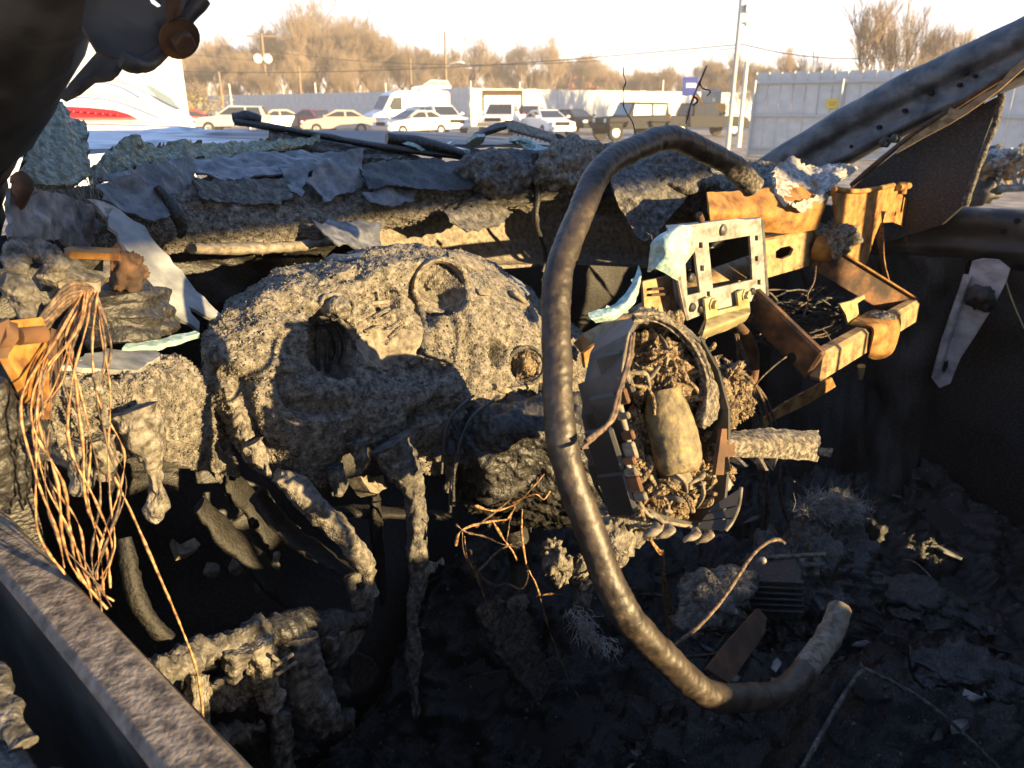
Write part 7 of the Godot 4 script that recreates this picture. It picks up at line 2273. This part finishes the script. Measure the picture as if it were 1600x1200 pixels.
func woods() -> void:
	rng.seed = 77
	var kinds := [tree_kind(11.0, 6, 0.62, false), tree_kind(11.0, 6, 0.72, false), tree_kind(10.0, 6, 0.55, false), tree_kind(8.0, 6, 0.6, true), tree_kind(10.0, 5, 0.36, true), tree_kind(10.0, 5, 0.45, false)]
	var n := 0
	# [pixel, distance, height]
	for e in [[270, 112, 9], [295, 118, 9.5], [318, 108, 9], [345, 112, 9], [372, 116, 9.5], [398, 110, 9.5], [425, 120, 10], [447, 112, 11], [466, 116, 12], [492, 110, 12.5], [515, 116, 13.5], [538, 110, 13], [560, 118, 12.5], [582, 112, 11.5], [604, 116, 10], [628, 112, 8.5], [282, 98, 7], [330, 100, 7], [380, 98, 7], [410, 100, 7], [460, 98, 8], [505, 100, 8.5], [550, 98, 8], [590, 100, 7.5], [525, 126, 14], [300, 126, 9], [480, 126, 12], [570, 126, 12]]:
		tree(kinds[n % 3], "bare_tree", "bare brown tree in the dense wood behind the bluish fence", yard(e[0], e[1]), e[2] / 11.0 * 1.0, "trees of the dense wood")
		n += 1
	for e in [[640, 130, 10], [655, 122, 10.5], [672, 130, 9.5], [690, 124, 9], [712, 132, 10.5], [735, 126, 10], [755, 134, 9], [778, 128, 9.5], [800, 136, 8], [822, 128, 10.5], [845, 134, 8.5], [862, 128, 9.5], [885, 136, 9.5], [905, 130, 9], [925, 136, 8], [948, 130, 7], [968, 136, 6.5], [990, 130, 6.5], [1010, 134, 7], [1032, 128, 7], [1052, 132, 6.5], [1100, 120, 7.5], [1120, 110, 8], [1135, 112, 8], [1180, 110, 7], [1200, 100, 6.5], [1225, 104, 7]]:
		tree(kinds[n % 3], "bare_tree", "thin bare tree in the low row behind the pale fence", yard(e[0], e[1]), e[2] / 11.0, "trees of the low row")
		n += 1
	for e in [[1262, 62, 6.6], [1290, 60, 5.6], [1335, 58, 7.6], [1385, 60, 9.5], [1430, 58, 9.0], [1480, 60, 6.6]]:
		tree(kinds[4 if n % 3 != 0 else 5], "bare_tree", "large bare many-stemmed tree behind the tall corrugated fence", yard(e[0], e[1]), e[2] / 10.0, "trees behind the tall corrugated fence")
		n += 1
	for k in 44:
		var px := 255.0 + k * 22.0 + rng.randf_range(-8, 8)
		tree(kinds[n % 3], "bare_tree", "pale bare tree in the far wood behind the nearer trees", yard(px, rng.randf_range(150, 185)), (13.0 if px < 620 else 9.0) / 11.0 * rng.randf_range(0.8, 1.15), "trees of the far wood")
		n += 1
	# brushwood along the ground
	for e in [[300, 92, 4], [360, 94, 4], [420, 92, 4.5], [480, 94, 4.5], [540, 92, 4.5], [600, 94, 4], [660, 110, 4.5], [720, 112, 4.5], [780, 112, 4.5], [840, 112, 4], [960, 112, 4], [1020, 110, 4], [1080, 106, 4], [1130, 100, 4.2], [1190, 90, 4], [1230, 80, 4], [1270, 56, 3.6], [1310, 54, 3.6], [1350, 54, 3.6], [1395, 54, 3.8], [1440, 54, 3.6], [1480, 56, 3.4]]:
		tree(kinds[3], "brush", "low brown brushwood clump behind the fences", yard(e[0], e[1]), e[2] / 6.0, "brushwood behind the fences")
	# yellow shrubs and a dark evergreen
	for e in [[268, 70, 1.6, "shrub", "yellow leafy shrub by the red wreck"], [285, 72, 2.0, "shrub", "yellow leafy shrub by the red wreck"], [332, 74, 2.2, "shrub", "yellow leafy shrub by the red wreck"], [305, 76, 2.5, "evergreen", "greenish shrub between the yellow ones"], [1042, 90, 2.6, "evergreen", "dark evergreen left of the blue sign"], [1130, 84, 2.4, "evergreen", "dark evergreen right of the blue sign"]]:
		var t := thing("leafy_shrub", e[4], "shrub", yard(e[0], e[1]), "yellow shrubs" if e[3] == "shrub" else "")
		var mb := MB.new()
		for k in 900:
			var d: Vector3 = Vector3(rng.randfn(0, 0.5), absf(rng.randfn(0.9, 0.5)), rng.randfn(0, 0.5)) * e[2] * 0.75
			var u := Vector3(rng.randf_range(-1, 1), rng.randf_range(-1, 1), rng.randf_range(-1, 1)) * 0.12
			var w := Vector3(rng.randf_range(-1, 1), rng.randf_range(-1, 1), rng.randf_range(-1, 1)) * 0.12
			var f := mb.v.size()
			mb.add(d); mb.add(d + u); mb.add(d + w)
			mb.tri(f, f + 1, f + 2)
		part_local(mb, "foliage", M[e[3]], t)
		mb = MB.new()
		spike(mb, Vector3.ZERO, Vector3(0, e[2] * 0.7, 0), 0.06, 0.02)
		part_local(mb, "stem", M.bark, t)


func _ready() -> void:
	# camera
	var cam := Camera3D.new()
	cam.fov = 54.0
	cam.near = 0.02
	cam.far = 4000.0
	var optics := CameraAttributesPhysical.new()
	optics.frustum_focal_length = 12.0 / tan(deg_to_rad(27.0))
	optics.frustum_focus_distance = 0.62
	optics.frustum_near = 0.02
	optics.frustum_far = 4000.0
	optics.exposure_aperture = 15.0
	cam.attributes = optics
	cam.fov = 54.0
	add_child(cam)
	cam.position = CAM
	cam.rotation_degrees = Vector3(-PITCH, 0, 0)
	# sky
	var we := WorldEnvironment.new()
	var env := Environment.new()
	var sky := Sky.new()
	var sm := ProceduralSkyMaterial.new()
	sm.sky_top_color = lin([0.06, 0.115, 0.23])
	sm.sky_horizon_color = lin([0.47, 0.47, 0.44])
	sm.sky_curve = 0.10
	sm.ground_bottom_color = lin([0.10, 0.09, 0.08])
	sm.ground_horizon_color = lin([0.5, 0.46, 0.4])
	sm.sun_angle_max = 1.0
	sky.sky_material = sm
	env.background_mode = Environment.BG_SKY
	env.sky = sky
	env.tonemap_mode = Environment.TONE_MAPPER_LINEAR
	env.tonemap_exposure = 4.7
	env.sdfgi_enabled = true
	env.ssao_enabled = true
	env.ssil_enabled = true
	env.fog_enabled = true
	env.fog_density = 0.0016
	env.fog_light_color = lin([1.0, 0.92, 0.82])
	we.environment = env
	add_child(we)
	# low sun behind the camera's right shoulder
	var sun := DirectionalLight3D.new()
	sun.light_color = lin([1.0, 0.71, 0.34])
	sun.light_energy = 1.6
	sun.light_angular_distance = 0.5
	sun.shadow_enabled = true
	add_child(sun)
	var el := deg_to_rad(9.5)
	var sa := deg_to_rad(58.0)
	sun.look_at_from_position(Vector3.ZERO, Vector3(-sin(sa) * cos(el), -sin(el), -cos(sa) * cos(el)))
	rng.seed = 5
	lump.seed = 11
	lump.frequency = 1.0
	lump.noise_type = FastNoiseLite.TYPE_SIMPLEX_SMOOTH
	lump.fractal_octaves = 3
	grit.seed = 23
	grit.frequency = 1.0
	grit.noise_type = FastNoiseLite.TYPE_SIMPLEX
	grit.fractal_octaves = 2
	materials()
	shell()
	seats()
	cowl()
	dashboard()
	wheel()
	brackets()
	cowl_litter()
	wiring()
	lower()
	the_yard()
